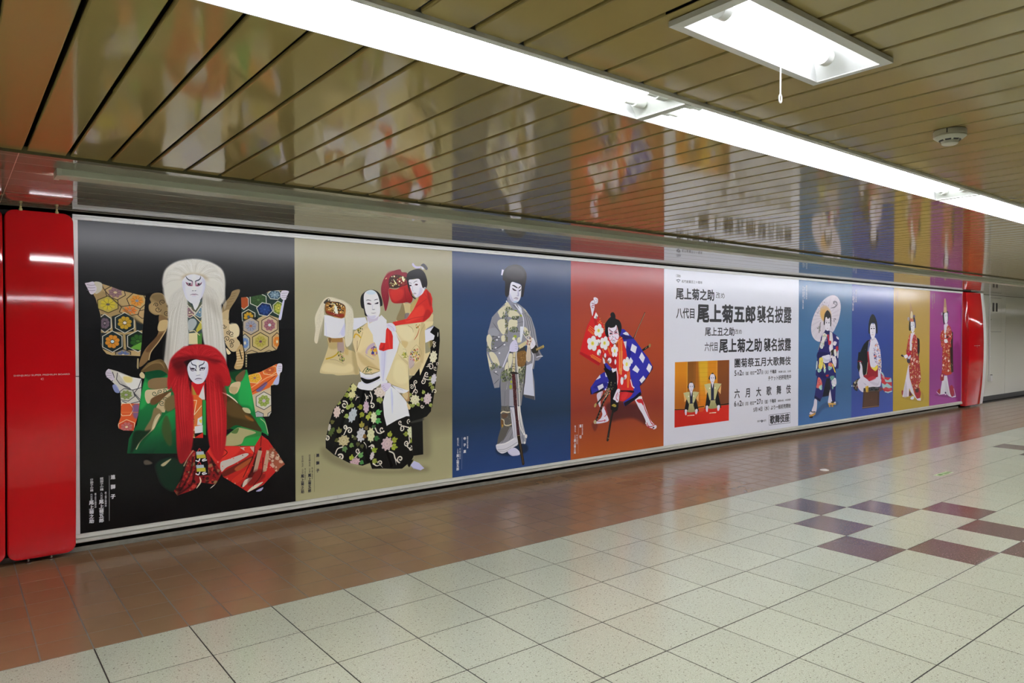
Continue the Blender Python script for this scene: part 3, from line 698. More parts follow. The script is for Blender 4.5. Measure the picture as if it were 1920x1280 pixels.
('poly',('c9a0b0',[(705,363),(713,363),(712,384),(705,393)]),{'al':.8,'bl':1.4}),
('oval',('2a2630',666,380,13,6.9,0)),
('oval',('d8d4dc',658,381,3.6,2.8,0)),
('oval',('d8d4dc',674,382,2.9,2.4,0)),
('oval',('2a2630',728,378,13.3,6.6,0)),
('oval',('d8d4dc',717,379,3.3,2.8,0)),
('oval',('d8d4dc',734,377,3,2.4,0)),
('line',('4a3340',[(641,367),(648,379),(661,388),(680,389)],3.8),{'tp':1}),
('line',('4a3340',[(747,361),(741,377),(728,387),(708,389)],3.9),{'tp':1}),
('line',('55586a',[(682,424),(687,426),(693,424)],3.8),{'tp':1}),
('line',('55586a',[(698,425),(705,425),(709,422)],3.5),{'tp':1}),
('line',('6a5868',[(668,456),(683,450),(696,450),(708,449),(724,454)],4.5),{'tp':1}),
('line',('c8a8b8',[(680,458),(695,456),(713,457)],4.5),{'tp':1,'al':.8}),
('line',('b8b6c6',[(683,466),(706,466)],3.1),{'al':.5,'bl':1.7}),
('poly',('1d7a3c',[(384,981),(475,946),(543,1005),(584,1120),(581,1550),(271,1517),(282,1421),(310,1369),(332,1328),(356,1133),(378,1030)]),{'sm':0,'g':('0d3f24',(350,1108),(448,1536))}),
('poly',('2a9a4a',[(361,1121),(378,1048),(406,1074),(394,1185),(349,1231)]),{'bl':6.1,'al':.8}),
('poly',('0e3a24',[(384,981),(475,953),(520,1004),(406,1037)]),{'bl':4.9,'al':.8}),
('poly',('5d4a2c',[(357,974),(407,920),(475,897),(509,929),(532,1005),(475,971),(384,981)])),
('line',('8a7048',[(368,968),(429,927),(503,922)],3.7),{'al':.6}),
('line',('8a7048',[(374,957),(439,922),(503,932)],3.7),{'al':.6}),
('line',('8a7048',[(381,946),(448,917),(503,942)],3.7),{'al':.6}),
('line',('8a7048',[(388,935),(457,912),(503,952)],3.7),{'al':.6}),
('line',('8a7048',[(395,924),(466,908),(503,962)],3.7),{'al':.6}),
('poly',('806848',[(406,1037),(451,1023),(543,1030),(531,1080),(474,1102),(412,1093),(398,1068)]),{'bl':1.9}),
('poly',('c8b894',[(389,1104),(451,1101),(540,1099),(474,1140),(417,1186),(394,1191),(380,1147)])),
('poly',('5f4328',[(417,1167),(462,1139),(554,1112),(508,1154),(450,1200),(416,1201)]),{'bl':2.5}),
('poly',('b9a680',[(450,1219),(508,1148),(543,1131),(507,1242),(501,1260),(473,1252)])),
('curl',('2c4030',439,1128,17.8,0,1.2,3.7)),
('curl',('2c4030',474,1118,15.5,2,1.2,3.7)),
('curl',('2c4030',502,1116,14.4,4,1.2,3.8)),
('curl',('2c4030',485,1196,18,1,1.2,3.7)),
('curl',('2c4030',508,1173,15.6,3,1.2,3.8)),
('poly',('6a5a38',[(508,1173),(566,1145),(574,1221),(530,1256),(502,1235)]),{'bl':3.8}),
('poly',('7a6a48',[(439,1225),(484,1259),(450,1337),(427,1379),(376,1374),(416,1297)]),{'bl':2.5}),
('line',('cbbd92',[(473,1277),(444,1318),(427,1366),(354,1440),(326,1493)],7.5),{'al':.8}),
('poly',('d8cca4',[(444,1287),(473,1270),(438,1361),(421,1360)]),{'al':.7}),
('poly',('1c7e3e',[(336,1524),(381,1443),(507,1273),(571,1240),(573,1372),(471,1476),(426,1534)]),{'sm':0,'g':('0c3020',(473,1302),(505,1542)),'bl':1.8}),
('poly',('3c4a24',[(495,1303),(519,1286),(541,1370),(546,1483),(517,1481),(483,1390)]),{'bl':5,'al':.9}),
('poly',('121c14',[(298,1459),(315,1375),(382,1375),(415,1378),(337,1463),(293,1520)]),{'bl':4.9,'al':.8}),
('poly',('c8b890',[(348,998),(362,980),(379,999),(376,1023),(356,1017)])),
('line',('a89a74',[(340,894),(339,955)],8.6),{'sm':0,'al':.8}),
('poly',('1f8a42',[(919,1006),(1055,987),(1094,1173),(1120,1337),(1174,1354),(1210,1480),(1153,1448),(1066,1454),(917,1401),(868,1148)]),{'sm':0,'g':('0f5a2c',(1094,1146),(930,1336))}),
('poly',('2aa650',[(1015,1063),(1068,1031),(1100,1281),(1067,1252),(995,1221)]),{'bl':6.7,'al':.7}),
('poly',('10301c',[(925,1000),(1042,990),(1015,1063),(964,1067)]),{'bl':3.3,'al':.85}),
('poly',('6a5236',[(977,1034),(1042,987),(1022,1063),(983,1074)]),{'bl':2}),
('poly',('c9b48c',[(944,1086),(1009,1076),(983,1154),(931,1145)])),
('poly',('b09a70',[(925,1111),(989,1115),(963,1166)]),{'al':.8,'bl':2.6}),
('poly',('3d3018',[(861,1135),(918,1164),(995,1234),(1080,1314),(1120,1370),(1160,1448),(1066,1420),(975,1386),(898,1399)])),
('poly',('5a4626',[(899,1228),(963,1206),(1040,1291),(1093,1362),(1014,1342),(924,1309)]),{'bl':6.6,'al':.8}),
('line',('d8d0b8',[(861,1136),(918,1164),(963,1199),(989,1227)],9.2),{'tp':1}),
('poly',('c9bc92',[(1021,1263),(1067,1272),(1080,1307),(1040,1297)]),{'al':.9,'bl':2}),
('poly',('8f5a24',[(1040,1318),(1093,1348),(1100,1369),(1053,1345)]),{'bl':2.7,'al':.8}),
('poly',('1c7a3c',[(1126,1344),(1180,1355),(1210,1480),(1173,1443),(1133,1392)])),
('line',('c9c29a',[(1153,1353),(1187,1389),(1207,1466)],5.4),{'al':.8}),
('poly',('2f7a38',[(910,1453),(975,1406),(1014,1399),(1160,1452),(1146,1552),(897,1531),(888,1490)]),{'sm':0}),
('poly',('b4a678',[(910,1460),(975,1412),(1007,1408),(1119,1451),(1040,1478),(1007,1528),(897,1528),(897,1485)]),{'bl':2,'al':.9}),
('poly',('4a6a34',[(942,1436),(994,1407),(981,1446)]),{'al':.9}),
('poly',('23943f',[(1039,1485),(1153,1482),(1146,1552),(1007,1538)]),{'sm':0}),
('poly',('c9c6bc',[(157,961),(178,956),(221,972),(301,1011),(362,1026),(356,1133),(347,1194),(338,1267),(310,1369),(250,1362),(223,1346),(218,1325),(235,1272),(238,1187),(233,1108),(199,1052),(162,1009)]),{'sm':0}),
('mask',([(157,961),(178,956),(221,972),(301,1011),(362,1026),(356,1133),(347,1194),(338,1267),(310,1369),(250,1362),(223,1346),(218,1325),(235,1272),(238,1187),(233,1108),(199,1052),(162,1009)],),{'sm':0}),
('poly',('e2e0da',[(221,981),(301,1014),(362,1026),(350,1090),(295,1099)]),{'sm':0}),
('poly',('d8c870',[(253,1006),(301,1014),(301,1045),(263,1043)]),{'bl':3.6,'al':.8}),
('poly',('8f8c84',[(226,1029),(301,1100),(350,1145),(284,1105)]),{'bl':4.8,'al':.6}),
('line',('2a2a30',[(218,981),(212,1023),(231,1054),(301,1100),(361,1084)],4.2),{'sm':0}),
('line',('2a2a30',[(189,974),(199,1010),(183,1040)],4.2),{'sm':0}),
('line',('2a2a30',[(231,1054),(285,1081),(350,1163)],4.2),{'sm':0}),
('line',('2a2a30',[(246,1169),(284,1190),(350,1176),(301,1106)],4.2),{'sm':0}),
('line',('2a2a30',[(362,1023),(339,1089),(306,1130)],4.3),{'sm':0}),
('hexa',(268,1128,54.1,43.7,.3,'b8b8a8','2a2a30',3.6,'7a8a4a','a898a8')),
('poly',('d0582c',[(233,1184),(350,1191),(338,1273),(310,1375),(213,1366)]),{'sm':0}),
('hexa',(267,1225,46,46.1,0,'cc5a2e','e0c8a0',4.2,None,'d8d0b0')),
('poly',('6a5a94',[(306,1204),(344,1200),(338,1285),(311,1277)]),{'bl':4.9,'al':.8}),
('hexa',(269,1341,54.2,48.6,.52,'c04a30','e0c8a0',4.3,'b86a6a','d8d0b0')),
('line',('d8804a',[(238,1242),(338,1249)],4.8),{'al':.7}),
('mask',()),
('poly',('8f9ac8',[(188,1064),(209,1059),(230,1108),(204,1107)]),{'al':.9}),
('poly',('ccc4d0',[(149,979),(157,961),(173,955),(194,998),(199,1028),(178,1024),(162,1012),(152,997)])),
('line',('877c90',[(154,979),(183,983)],3),{'al':.7}),
('line',('877c90',[(154,994),(183,998)],3),{'al':.7}),
('line',('877c90',[(154,1009),(183,1013)],3),{'al':.7}),
('poly',('c4b494',[(1065,1028),(1155,1007),(1271,953),(1316,958),(1302,1019),(1284,1101),(1229,1112),(1232,1311),(1214,1340),(1120,1337),(1094,1180)]),{'sm':0}),
('mask',([(1065,1028),(1155,1007),(1271,953),(1316,958),(1302,1019),(1284,1101),(1229,1112),(1232,1311),(1214,1340),(1120,1337),(1094,1180)],),{'sm':0}),
('poly',('d0622c',[(1062,1024),(1278,950),(1278,1046),(1222,1126),(1094,1173)]),{'sm':0}),
('hexa',(1111,1050,52.1,41.7,.2,'d8a030','e0c8a0',4,'d8a83c','8a5a7a')),
('hexa',(1223,996,60.3,39.6,.3,'cf7434','e0c8a0',4.1,'c05a34','d8a060')),
('poly',('5a5a94',[(1121,1141),(1188,1083),(1202,1098),(1154,1150)]),{'bl':2.7,'al':.9}),
('line',('e0a070',[(1088,1119),(1202,1050),(1271,1032)],6.7),{'sm':0}),
('line',('7a2c18',[(1094,1153),(1202,1084),(1264,1039)],5.4),{'sm':0}),
('hexa',(1178,1222,66.5,66.5,.52,'c8c4b4','2a2a30',4.1,'8a9a48','b8a0b8')),
('hexa',(1133,1338,47,41.9,.52,'a8a8a8','2a2a30',4.1,None,'d8d0b0')),
('hexa',(1242,1339,41.3,41.1,.52,'b8b4a8','2a2a30',4.1,None,'d8d0b0')),
('mask',()),
('poly',('b4b8d8',[(1250,1086),(1292,1033),(1288,1101),(1257,1106)])),
('poly',('d6d0dc',[(1278,957),(1299,948),(1316,959),(1314,1006),(1302,1019),(1285,1036),(1272,1005)])),
('line',('8a8094',[(1289,971),(1313,974)],3.4),{'al':.7}),
('line',('8a8094',[(1288,986),(1313,990)],3.4),{'al':.7}),
('line',('8a8094',[(1288,1002),(1313,1005)],3.4),{'al':.7}),
('poly',('123020',[(443,1608),(490,1579),(553,1575),(638,1642),(605,1719),(562,1806),(489,1762),(453,1677)]),{'bl':6.8,'al':.75}),
('poly',('7a1a1c',[(639,1538),(782,1529),(867,1633),(872,1729),(832,1796),(736,1771),(681,1816),(578,1840),(557,1805),(611,1720),(633,1630)]),{'sm':0}),
('specks',([(639,1538),(782,1529),(867,1633),(872,1729),(832,1796),(736,1771),(681,1816),(578,1840),(557,1805),(611,1720),(633,1630)],['a02024','4a1414','8f7a50','1c1210','b83a2c','6a4a30'],170,9.3,.7),{'sm':0}),
('line',('120c0c',[(650,1551),(633,1630),(583,1809)],12.8),{'al':.6,'bl':2.9}),
('line',('120c0c',[(682,1589),(660,1703),(583,1832)],12.8),{'al':.6,'bl':2.9}),
('line',('120c0c',[(693,1684),(670,1774),(594,1828)],12.8),{'al':.6,'bl':2.9}),
('line',('120c0c',[(804,1602),(827,1688),(849,1726)],13),{'al':.6,'bl':3}),
('line',('c9b088',[(682,1542),(649,1585),(622,1640)],7),{'al':.8}),
('line',('d8c8a8',[(725,1729),(731,1765),(703,1808)],9.4),{'tp':1}),
('line',('c8bca8',[(795,1820),(829,1795)],5.9),{'tp':1}),
('poly',('b32420',[(760,1527),(890,1528),(1109,1550),(1158,1474),(1208,1516),(1333,1710),(1269,1753),(1169,1846),(1059,1884),(988,1828),(883,1749),(861,1692),(804,1602)]),{'sm':0}),
('mask',([(760,1527),(890,1528),(1109,1550),(1158,1474),(1208,1516),(1333,1710),(1269,1753),(1169,1846),(1059,1884),(988,1828),(883,1749),(861,1692),(804,1602)],),{'sm':0}),
('poly',('d4332a',[(771,1534),(995,1544),(977,1597),(867,1645),(804,1602)]),{'bl':5.9,'al':.8}),
('poly',('c8b4a4',[(1001,1551),(1109,1553),(1103,1598),(1073,1558),(1037,1579)]),{'sm':0,'al':.9}),
('poly',('cf3828',[(1031,1554),(1073,1552),(1103,1610),(1037,1585)]),{'sm':0}),
('poly',('c4bcb0',[(867,1645),(919,1627),(1037,1597),(1061,1612),(977,1657),(907,1685),(872,1711)])),
('poly',('5a2018',[(878,1718),(977,1670),(1097,1622),(1066,1680),(977,1718),(889,1749)]),{'bl':3,'al':.9}),
('poly',('a8582c',[(965,1698),(1036,1658),(1091,1634),(1060,1679),(989,1719)]),{'bl':2.4,'al':.85}),
('poly',('c22f22',[(941,1786),(994,1744),(1066,1710),(1048,1757),(976,1809)])),
('poly',('2a1210',[(1006,1831),(1072,1742),(1121,1612),(1158,1567),(1120,1723),(1047,1824)]),{'bl':2.4,'al':.9}),
('poly',('b89c80',[(1133,1583),(1164,1592),(1126,1736),(1096,1745)]),{'sm':0,'al':.95}),
('poly',('b89c80',[(1195,1589),(1226,1598),(1194,1744),(1163,1753)]),{'sm':0,'al':.95}),
('poly',('cfc4b0',[(1036,1792),(1090,1781),(1035,1835),(1018,1838)])),
('poly',('d8ccb4',[(1053,1883),(1096,1843),(1169,1822),(1120,1858)])),
('poly',('8a5038',[(1213,1597),(1257,1583),(1333,1710),(1269,1753),(1232,1699)]),{'bl':3.7,'al':.9}),
('specks',([(1189,1582),(1257,1583),(1333,1710),(1269,1766),(1213,1697)],['c8b09a','8a4a34','d0c0a8','6a3a2a'],60,9.9,.8),{'sm':0}),
('poly',('5a1a18',[(1084,1743),(1157,1727),(1181,1792),(1059,1838)]),{'bl':6.1,'al':.6}),
('specks',([(760,1527),(890,1528),(1109,1550),(1158,1474),(1208,1516),(1333,1710),(1269,1753),(1169,1846),(1059,1884),(988,1828),(883,1749),(861,1692),(804,1602)],['d8c0a0','6a1a14','e04030'],70,4.7,.6),{'sm':0}),
('line',('3a100e',[(1109,1556),(1097,1622),(1024,1772)],6.1),{'al':.8}),
('line',('3a100e',[(1158,1480),(1152,1554)],6.2),{'al':.8}),
('line',('3a100e',[(873,1538),(913,1578),(867,1615)],6),{'al':.8}),
('line',('3a100e',[(1170,1642),(1157,1764),(1096,1843)],6.2),{'al':.8}),
('mask',()),
('poly',('b8b4d8',[(1117,1882),(1169,1862),(1156,1885),(1132,1889)])),
('poly',('9a8a72',[(371,1578),(392,1574),(422,1595),(412,1605),(376,1603)]),{'al':.5,'bl':2.8}),
('poly',('c4b48a',[(479,1612),(542,1580),(505,1621),(484,1627)]),{'al':.85,'bl':1.7}),
('poly',('0d0d10',[(661,1511),(805,1508),(782,1547),(765,1563),(782,1647),(781,1724),(709,1721),(693,1625),(699,1550)]),{'sm':0}),
('poly',('a8b8c0',[(702,1550),(751,1552),(757,1577),(704,1574)]),{'sm':0}),
('poly',('b8b03c',[(704,1574),(762,1574),(768,1601),(707,1598)]),{'sm':0}),
('line',('e4e0e4',[(701,1612),(718,1619),(726,1603)],7.6)),
('line',('e4e0e4',[(762,1607),(746,1611),(748,1620),(771,1616)],7.7)),
('line',('c03030',[(713,1548),(724,1530),(735,1549)],4.7)),
('poly',('a8b8c0',[(701,1644),(751,1647),(756,1671),(704,1667)]),{'sm':0}),
('poly',('b8b03c',[(704,1667),(762,1668),(767,1696),(706,1691)]),{'sm':0}),
('line',('e4e0e4',[(701,1705),(717,1713),(726,1696)],7.6)),
('line',('e4e0e4',[(762,1701),(745,1705),(748,1714),(770,1711)],7.7)),
('line',('c03030',[(712,1642),(723,1624),(734,1643)],4.7)),
('poly',('b81c20',[(673,1061),(764,1065),(763,1194),(672,1189)]),{'sm':0}),
('poly',('c8703a',[(676,1087),(715,1178),(745,1180),(744,1361),(674,1445)]),{'sm':0}),
('poly',('a89038',[(676,1080),(709,1152),(675,1151)]),{'sm':0}),
('poly',('d0622c',[(675,1151),(739,1154),(745,1206),(684,1305),(675,1253)]),{'sm':0}),
('poly',('d8d4d0',[(721,1166),(755,1084),(763,1188),(745,1187)]),{'sm':0}),
('poly',('2a8a3e',[(748,1187),(769,1194),(768,1440),(747,1432)]),{'sm':0}),
('line',('e8d8b0',[(675,1189),(708,1191),(690,1292),(739,1231)],4.5),{'sm':0}),
('poly',('d8d8d8',[(714,1320),(744,1303),(744,1367),(710,1364)]),{'sm':0}),
('poly',('d8c848',[(723,1333),(741,1328),(738,1354)])),
('poly',('e4e2ea',[(692,1373),(747,1367),(747,1419),(695,1421)]),{'sm':0}),
('poly',('c42a24',[(689,1452),(750,1419),(749,1458)]),{'sm':0}),
('specks',([(674,1317),(693,1318),(695,1453),(674,1451)],['6a7a38','c87a3a','d8c890','7a3a20'],40,6.4,.9),{'sm':0}),
('poly',('a81d22',[(528,963),(544,895),(600,835),(681,802),(764,801),(840,830),(900,903),(920,984),(942,1066),(907,1100),(797,1006),(730,908),(632,914),(567,998),(538,1100),(519,1082)]),{'bl':3.4}),
('poly',('a01a1f',[(539,929),(632,931),(663,1106),(687,1212),(677,1508),(611,1623),(580,1551),(571,1343),(569,1170),(543,1083)]),{'bl':3.4}),
('poly',('a81c20',[(780,935),(899,939),(934,1047),(881,1135),(908,1298),(902,1513),(861,1634),(802,1556),(778,1394),(771,1111)]),{'bl':3.5}),
('hair',([[(656,914),(600,896),(543,946),(522,1082)],[(664,911),(616,853),(568,878),(535,963)],[(689,907),(665,828),(632,810),(600,835)],[(717,906),(722,837),(722,808),(723,797)],[(747,910),(781,838),(831,830),(865,866)],[(772,921),(848,875),(908,939),(942,1066)],[(780,935),(865,938),(908,1010),(955,1057)]],['c8242a','a01a20','7c1418','d8333a','8f181d','b81f26'],1000,.55,2,.05)),
('hair',([[(648,949),(567,1033),(566,1239),(595,1595)],[(656,984),(606,1103),(605,1311),(628,1608)],[(664,1036),(655,1175),(654,1349),(661,1559)],[(680,1072),(687,1212),(683,1369),(677,1508)]],['c8242a','a01a20','7c1418','d8333a','8f181d','b81f26'],900,.55,2,.05)),
('hair',([[(780,1024),(774,1182),(781,1359),(802,1556)],[(780,988),(813,1149),(829,1345),(844,1632)],[(780,971),(864,1116),(880,1296),(887,1619)],[(780,953),(899,1100),(910,1298),(901,1531)]],['c8242a','a01a20','7c1418','d8333a','8f181d','b81f26'],900,.55,2,.05)),
('hair',([[(567,998),(543,1049),(527,1082),(506,1107)],[(873,1009),(907,1055),(942,1066),(969,1063)]],['c8242a','a01a20','7c1418','d8333a','8f181d','b81f26'],120,.6,3,.2)),
('line',('6a0f14',[(644,966),(630,1139),(633,1313),(648,1540)],3.8),{'al':.5,'bl':1.4,'tp':1}),
('line',('6a0f14',[(783,1006),(789,1183),(798,1361),(814,1557)],3.9),{'al':.5,'bl':1.4,'tp':1}),
('line',('d83038',[(638,973),(625,1139),(628,1312),(644,1540)],3.8),{'al':.5,'bl':1.4,'tp':1}),
('line',('d83038',[(793,1012),(800,1184),(809,1362),(822,1558)],3.9),{'al':.5,'bl':1.4,'tp':1}),
('line',('7c1216',[(631,980),(619,1139),(623,1312),(639,1539)],3.8),{'al':.5,'bl':1.4,'tp':1}),
('line',('7c1216',[(803,1017),(811,1184),(820,1362),(831,1559)],3.9),{'al':.5,'bl':1.4,'tp':1}),
('line',('6a0f14',[(625,986),(613,1138),(618,1312),(635,1539)],3.8),{'al':.5,'bl':1.4,'tp':1}),
('line',('6a0f14',[(813,1023),(822,1185),(831,1363),(839,1560)],3.9),{'al':.5,'bl':1.4,'tp':1}),
('line',('d83038',[(618,993),(608,1138),(613,1311),(631,1539)],3.8),{'al':.5,'bl':1.4,'tp':1}),
('line',('d83038',[(824,1029),(833,1186),(842,1364),(848,1561)],3.9),{'al':.5,'bl':1.4,'tp':1}),
('line',('7c1216',[(612,1000),(602,1138),(608,1311),(627,1538)],3.8),{'al':.5,'bl':1.4,'tp':1}),
('line',('7c1216',[(834,1034),(844,1186),(853,1365),(856,1562)],3.9),{'al':.5,'bl':1.4,'tp':1}),
('line',('6a0f14',[(605,1006),(597,1137),(604,1311),(623,1538)],3.8),{'al':.5,'bl':1.4,'tp':1}),
('line',('6a0f14',[(844,1040),(855,1187),(864,1366),(865,1563)],3.9),{'al':.5,'bl':1.4,'tp':1}),
('line',('d83038',[(599,1013),(591,1137),(599,1310),(619,1537)],3.8),{'al':.5,'bl':1.4,'tp':1}),
('line',('d83038',[(854,1046),(866,1187),(876,1367),(874,1564)],3.9),{'al':.5,'bl':1.4,'tp':1}),
('line',('7c1216',[(592,1020),(585,1137),(594,1310),(615,1537)],3.8),{'al':.5,'bl':1.4,'tp':1}),
('line',('7c1216',[(864,1052),(877,1188),(887,1368),(882,1565)],3.9),{'al':.5,'bl':1.4,'tp':1}),
('line',('6a0f14',[(586,1026),(580,1136),(589,1310),(611,1537)],3.8),{'al':.5,'bl':1.4,'tp':1}),
('line',('6a0f14',[(875,1058),(889,1189),(898,1369),(891,1565)],3.9),{'al':.5,'bl':1.4,'tp':1}),
('line',('6a0f14',[(645,914),(580,930),(528,971)],3.8),{'al':.45,'bl':1.4,'tp':1}),
('line',('d83038',[(646,905),(583,911),(532,940)],3.8),{'al':.45,'bl':1.4,'tp':1}),
('line',('6a0f14',[(651,896),(592,894),(544,911)],3.8),{'al':.45,'bl':1.4,'tp':1}),
('line',('d83038',[(659,888),(606,878),(564,884)],3.8),{'al':.45,'bl':1.4,'tp':1}),
('line',('6a0f14',[(669,881),(626,864),(590,861)],3.8),{'al':.45,'bl':1.4,'tp':1}),
('line',('d83038',[(682,876),(649,854),(622,843)],3.8),{'al':.45,'bl':1.4,'tp':1}),
('line',('6a0f14',[(696,872),(675,846),(659,830)],3.8),{'al':.45,'bl':1.4,'tp':1}),
('line',('d83038',[(711,871),(704,843),(698,824)],3.8),{'al':.45,'bl':1.4,'tp':1}),
('line',('6a0f14',[(726,871),(733,843),(739,824)],3.9),{'al':.45,'bl':1.4,'tp':1}),
('line',('d83038',[(742,873),(762,848),(779,832)],3.9),{'al':.45,'bl':1.4,'tp':1}),
('line',('6a0f14',[(756,877),(789,856),(817,845)],3.9),{'al':.45,'bl':1.4,'tp':1}),
('line',('d83038',[(769,883),(814,868),(851,865)],3.9),{'al':.45,'bl':1.4,'tp':1}),
('line',('6a0f14',[(779,891),(834,882),(879,890)],3.9),{'al':.45,'bl':1.4,'tp':1}),
('line',('d83038',[(787,899),(849,899),(901,919)],3.9),{'al':.45,'bl':1.4,'tp':1}),
('line',('6a0f14',[(792,908),(858,918),(914,951)],3.9),{'al':.45,'bl':1.4,'tp':1}),
('line',('d83038',[(794,918),(862,937),(918,983)],3.9),{'al':.45,'bl':1.4,'tp':1}),
('poly',('3a0c10',[(544,903),(600,882),(681,877),(780,891),(882,920),(831,937),(780,911),(717,895),(656,911),(615,957),(567,964)]),{'bl':8.6,'al':.55}),
('poly',('4a0e12',[(567,929),(648,932),(639,1001),(583,1016)]),{'bl':13.7,'al':.6}),
('poly',('5a1014',[(830,1008),(882,1045),(898,1153),(856,1098)]),{'bl':14.2,'al':.5}),
('poly',('e0383a',[(590,1103),(631,1070),(646,1210),(629,1347),(605,1276)]),{'bl':17.2,'al':.3}),
('poly',('e03838',[(804,1148),(847,1151),(863,1366),(828,1434)]),{'bl':17.7,'al':.3}),
('poly',('5a0f14',[(677,1508),(611,1623),(580,1551),(629,1451)]),{'bl':17.5,'al':.4}),
('poly',('d9dae6',[(705,905),(738,912),(768,917),(783,931),(787,965),(782,1005),(769,1040),(749,1069),(720,1077),(697,1070),(674,1048),(658,1018),(649,978),(650,950),(660,928),(678,913)])),
('poly',('b4b4c2',[(771,934),(787,965),(782,1005),(762,1052),(769,1005),(773,970)]),{'bl':6.2,'al':.5}),
('poly',('eeeef6',[(710,924),(723,924),(726,1003),(709,1003)]),{'bl':7,'al':.5}),
('line',('2f3346',[(672,916),(677,932),(685,941),(703,947),(706,955),(705,973)],6.6),{'tp':1}),
('line',('2f3346',[(760,916),(757,932),(746,941),(729,948),(727,956),(729,966)],6.7),{'tp':1}),
('poly',('3a3040',[(662,950),(670,962),(688,963),(703,973),(709,987),(698,982),(683,986),(671,979)]),{'al':.95}),
('poly',('d8d4dc',[(675,975),(685,972),(698,974),(694,979),(681,981)])),
('oval',('23222c',685,970,6.2,6.6,0)),
('poly',('3a3040',[(769,954),(763,962),(744,960),(731,968),(729,984),(741,980),(754,981),(762,975)]),{'al':.95}),
('poly',('d8d4dc',[(734,975),(742,969),(757,971),(754,978),(741,978)])),
('oval',('23222c',746,968,6.3,6.3,0)),
('line',('c9b0bc',[(662,930),(663,944),(672,958)],2.8),{'al':.6,'bl':.9}),
('line',('8c8fa0',[(707,1017),(717,1016),(731,1014)],4.5),{'al':.8,'bl':1}),
('line',('4d3c56',[(696,1047),(709,1039),(727,1038),(746,1043)],5.2),{'tp':1}),
('line',('b6a6ba',[(707,1051),(730,1049)],4.2),{'al':.6,'bl':1.4}),
('line',('a8a8a4',[(166,1651),(164,1946)],2.6),{'sm':0})]
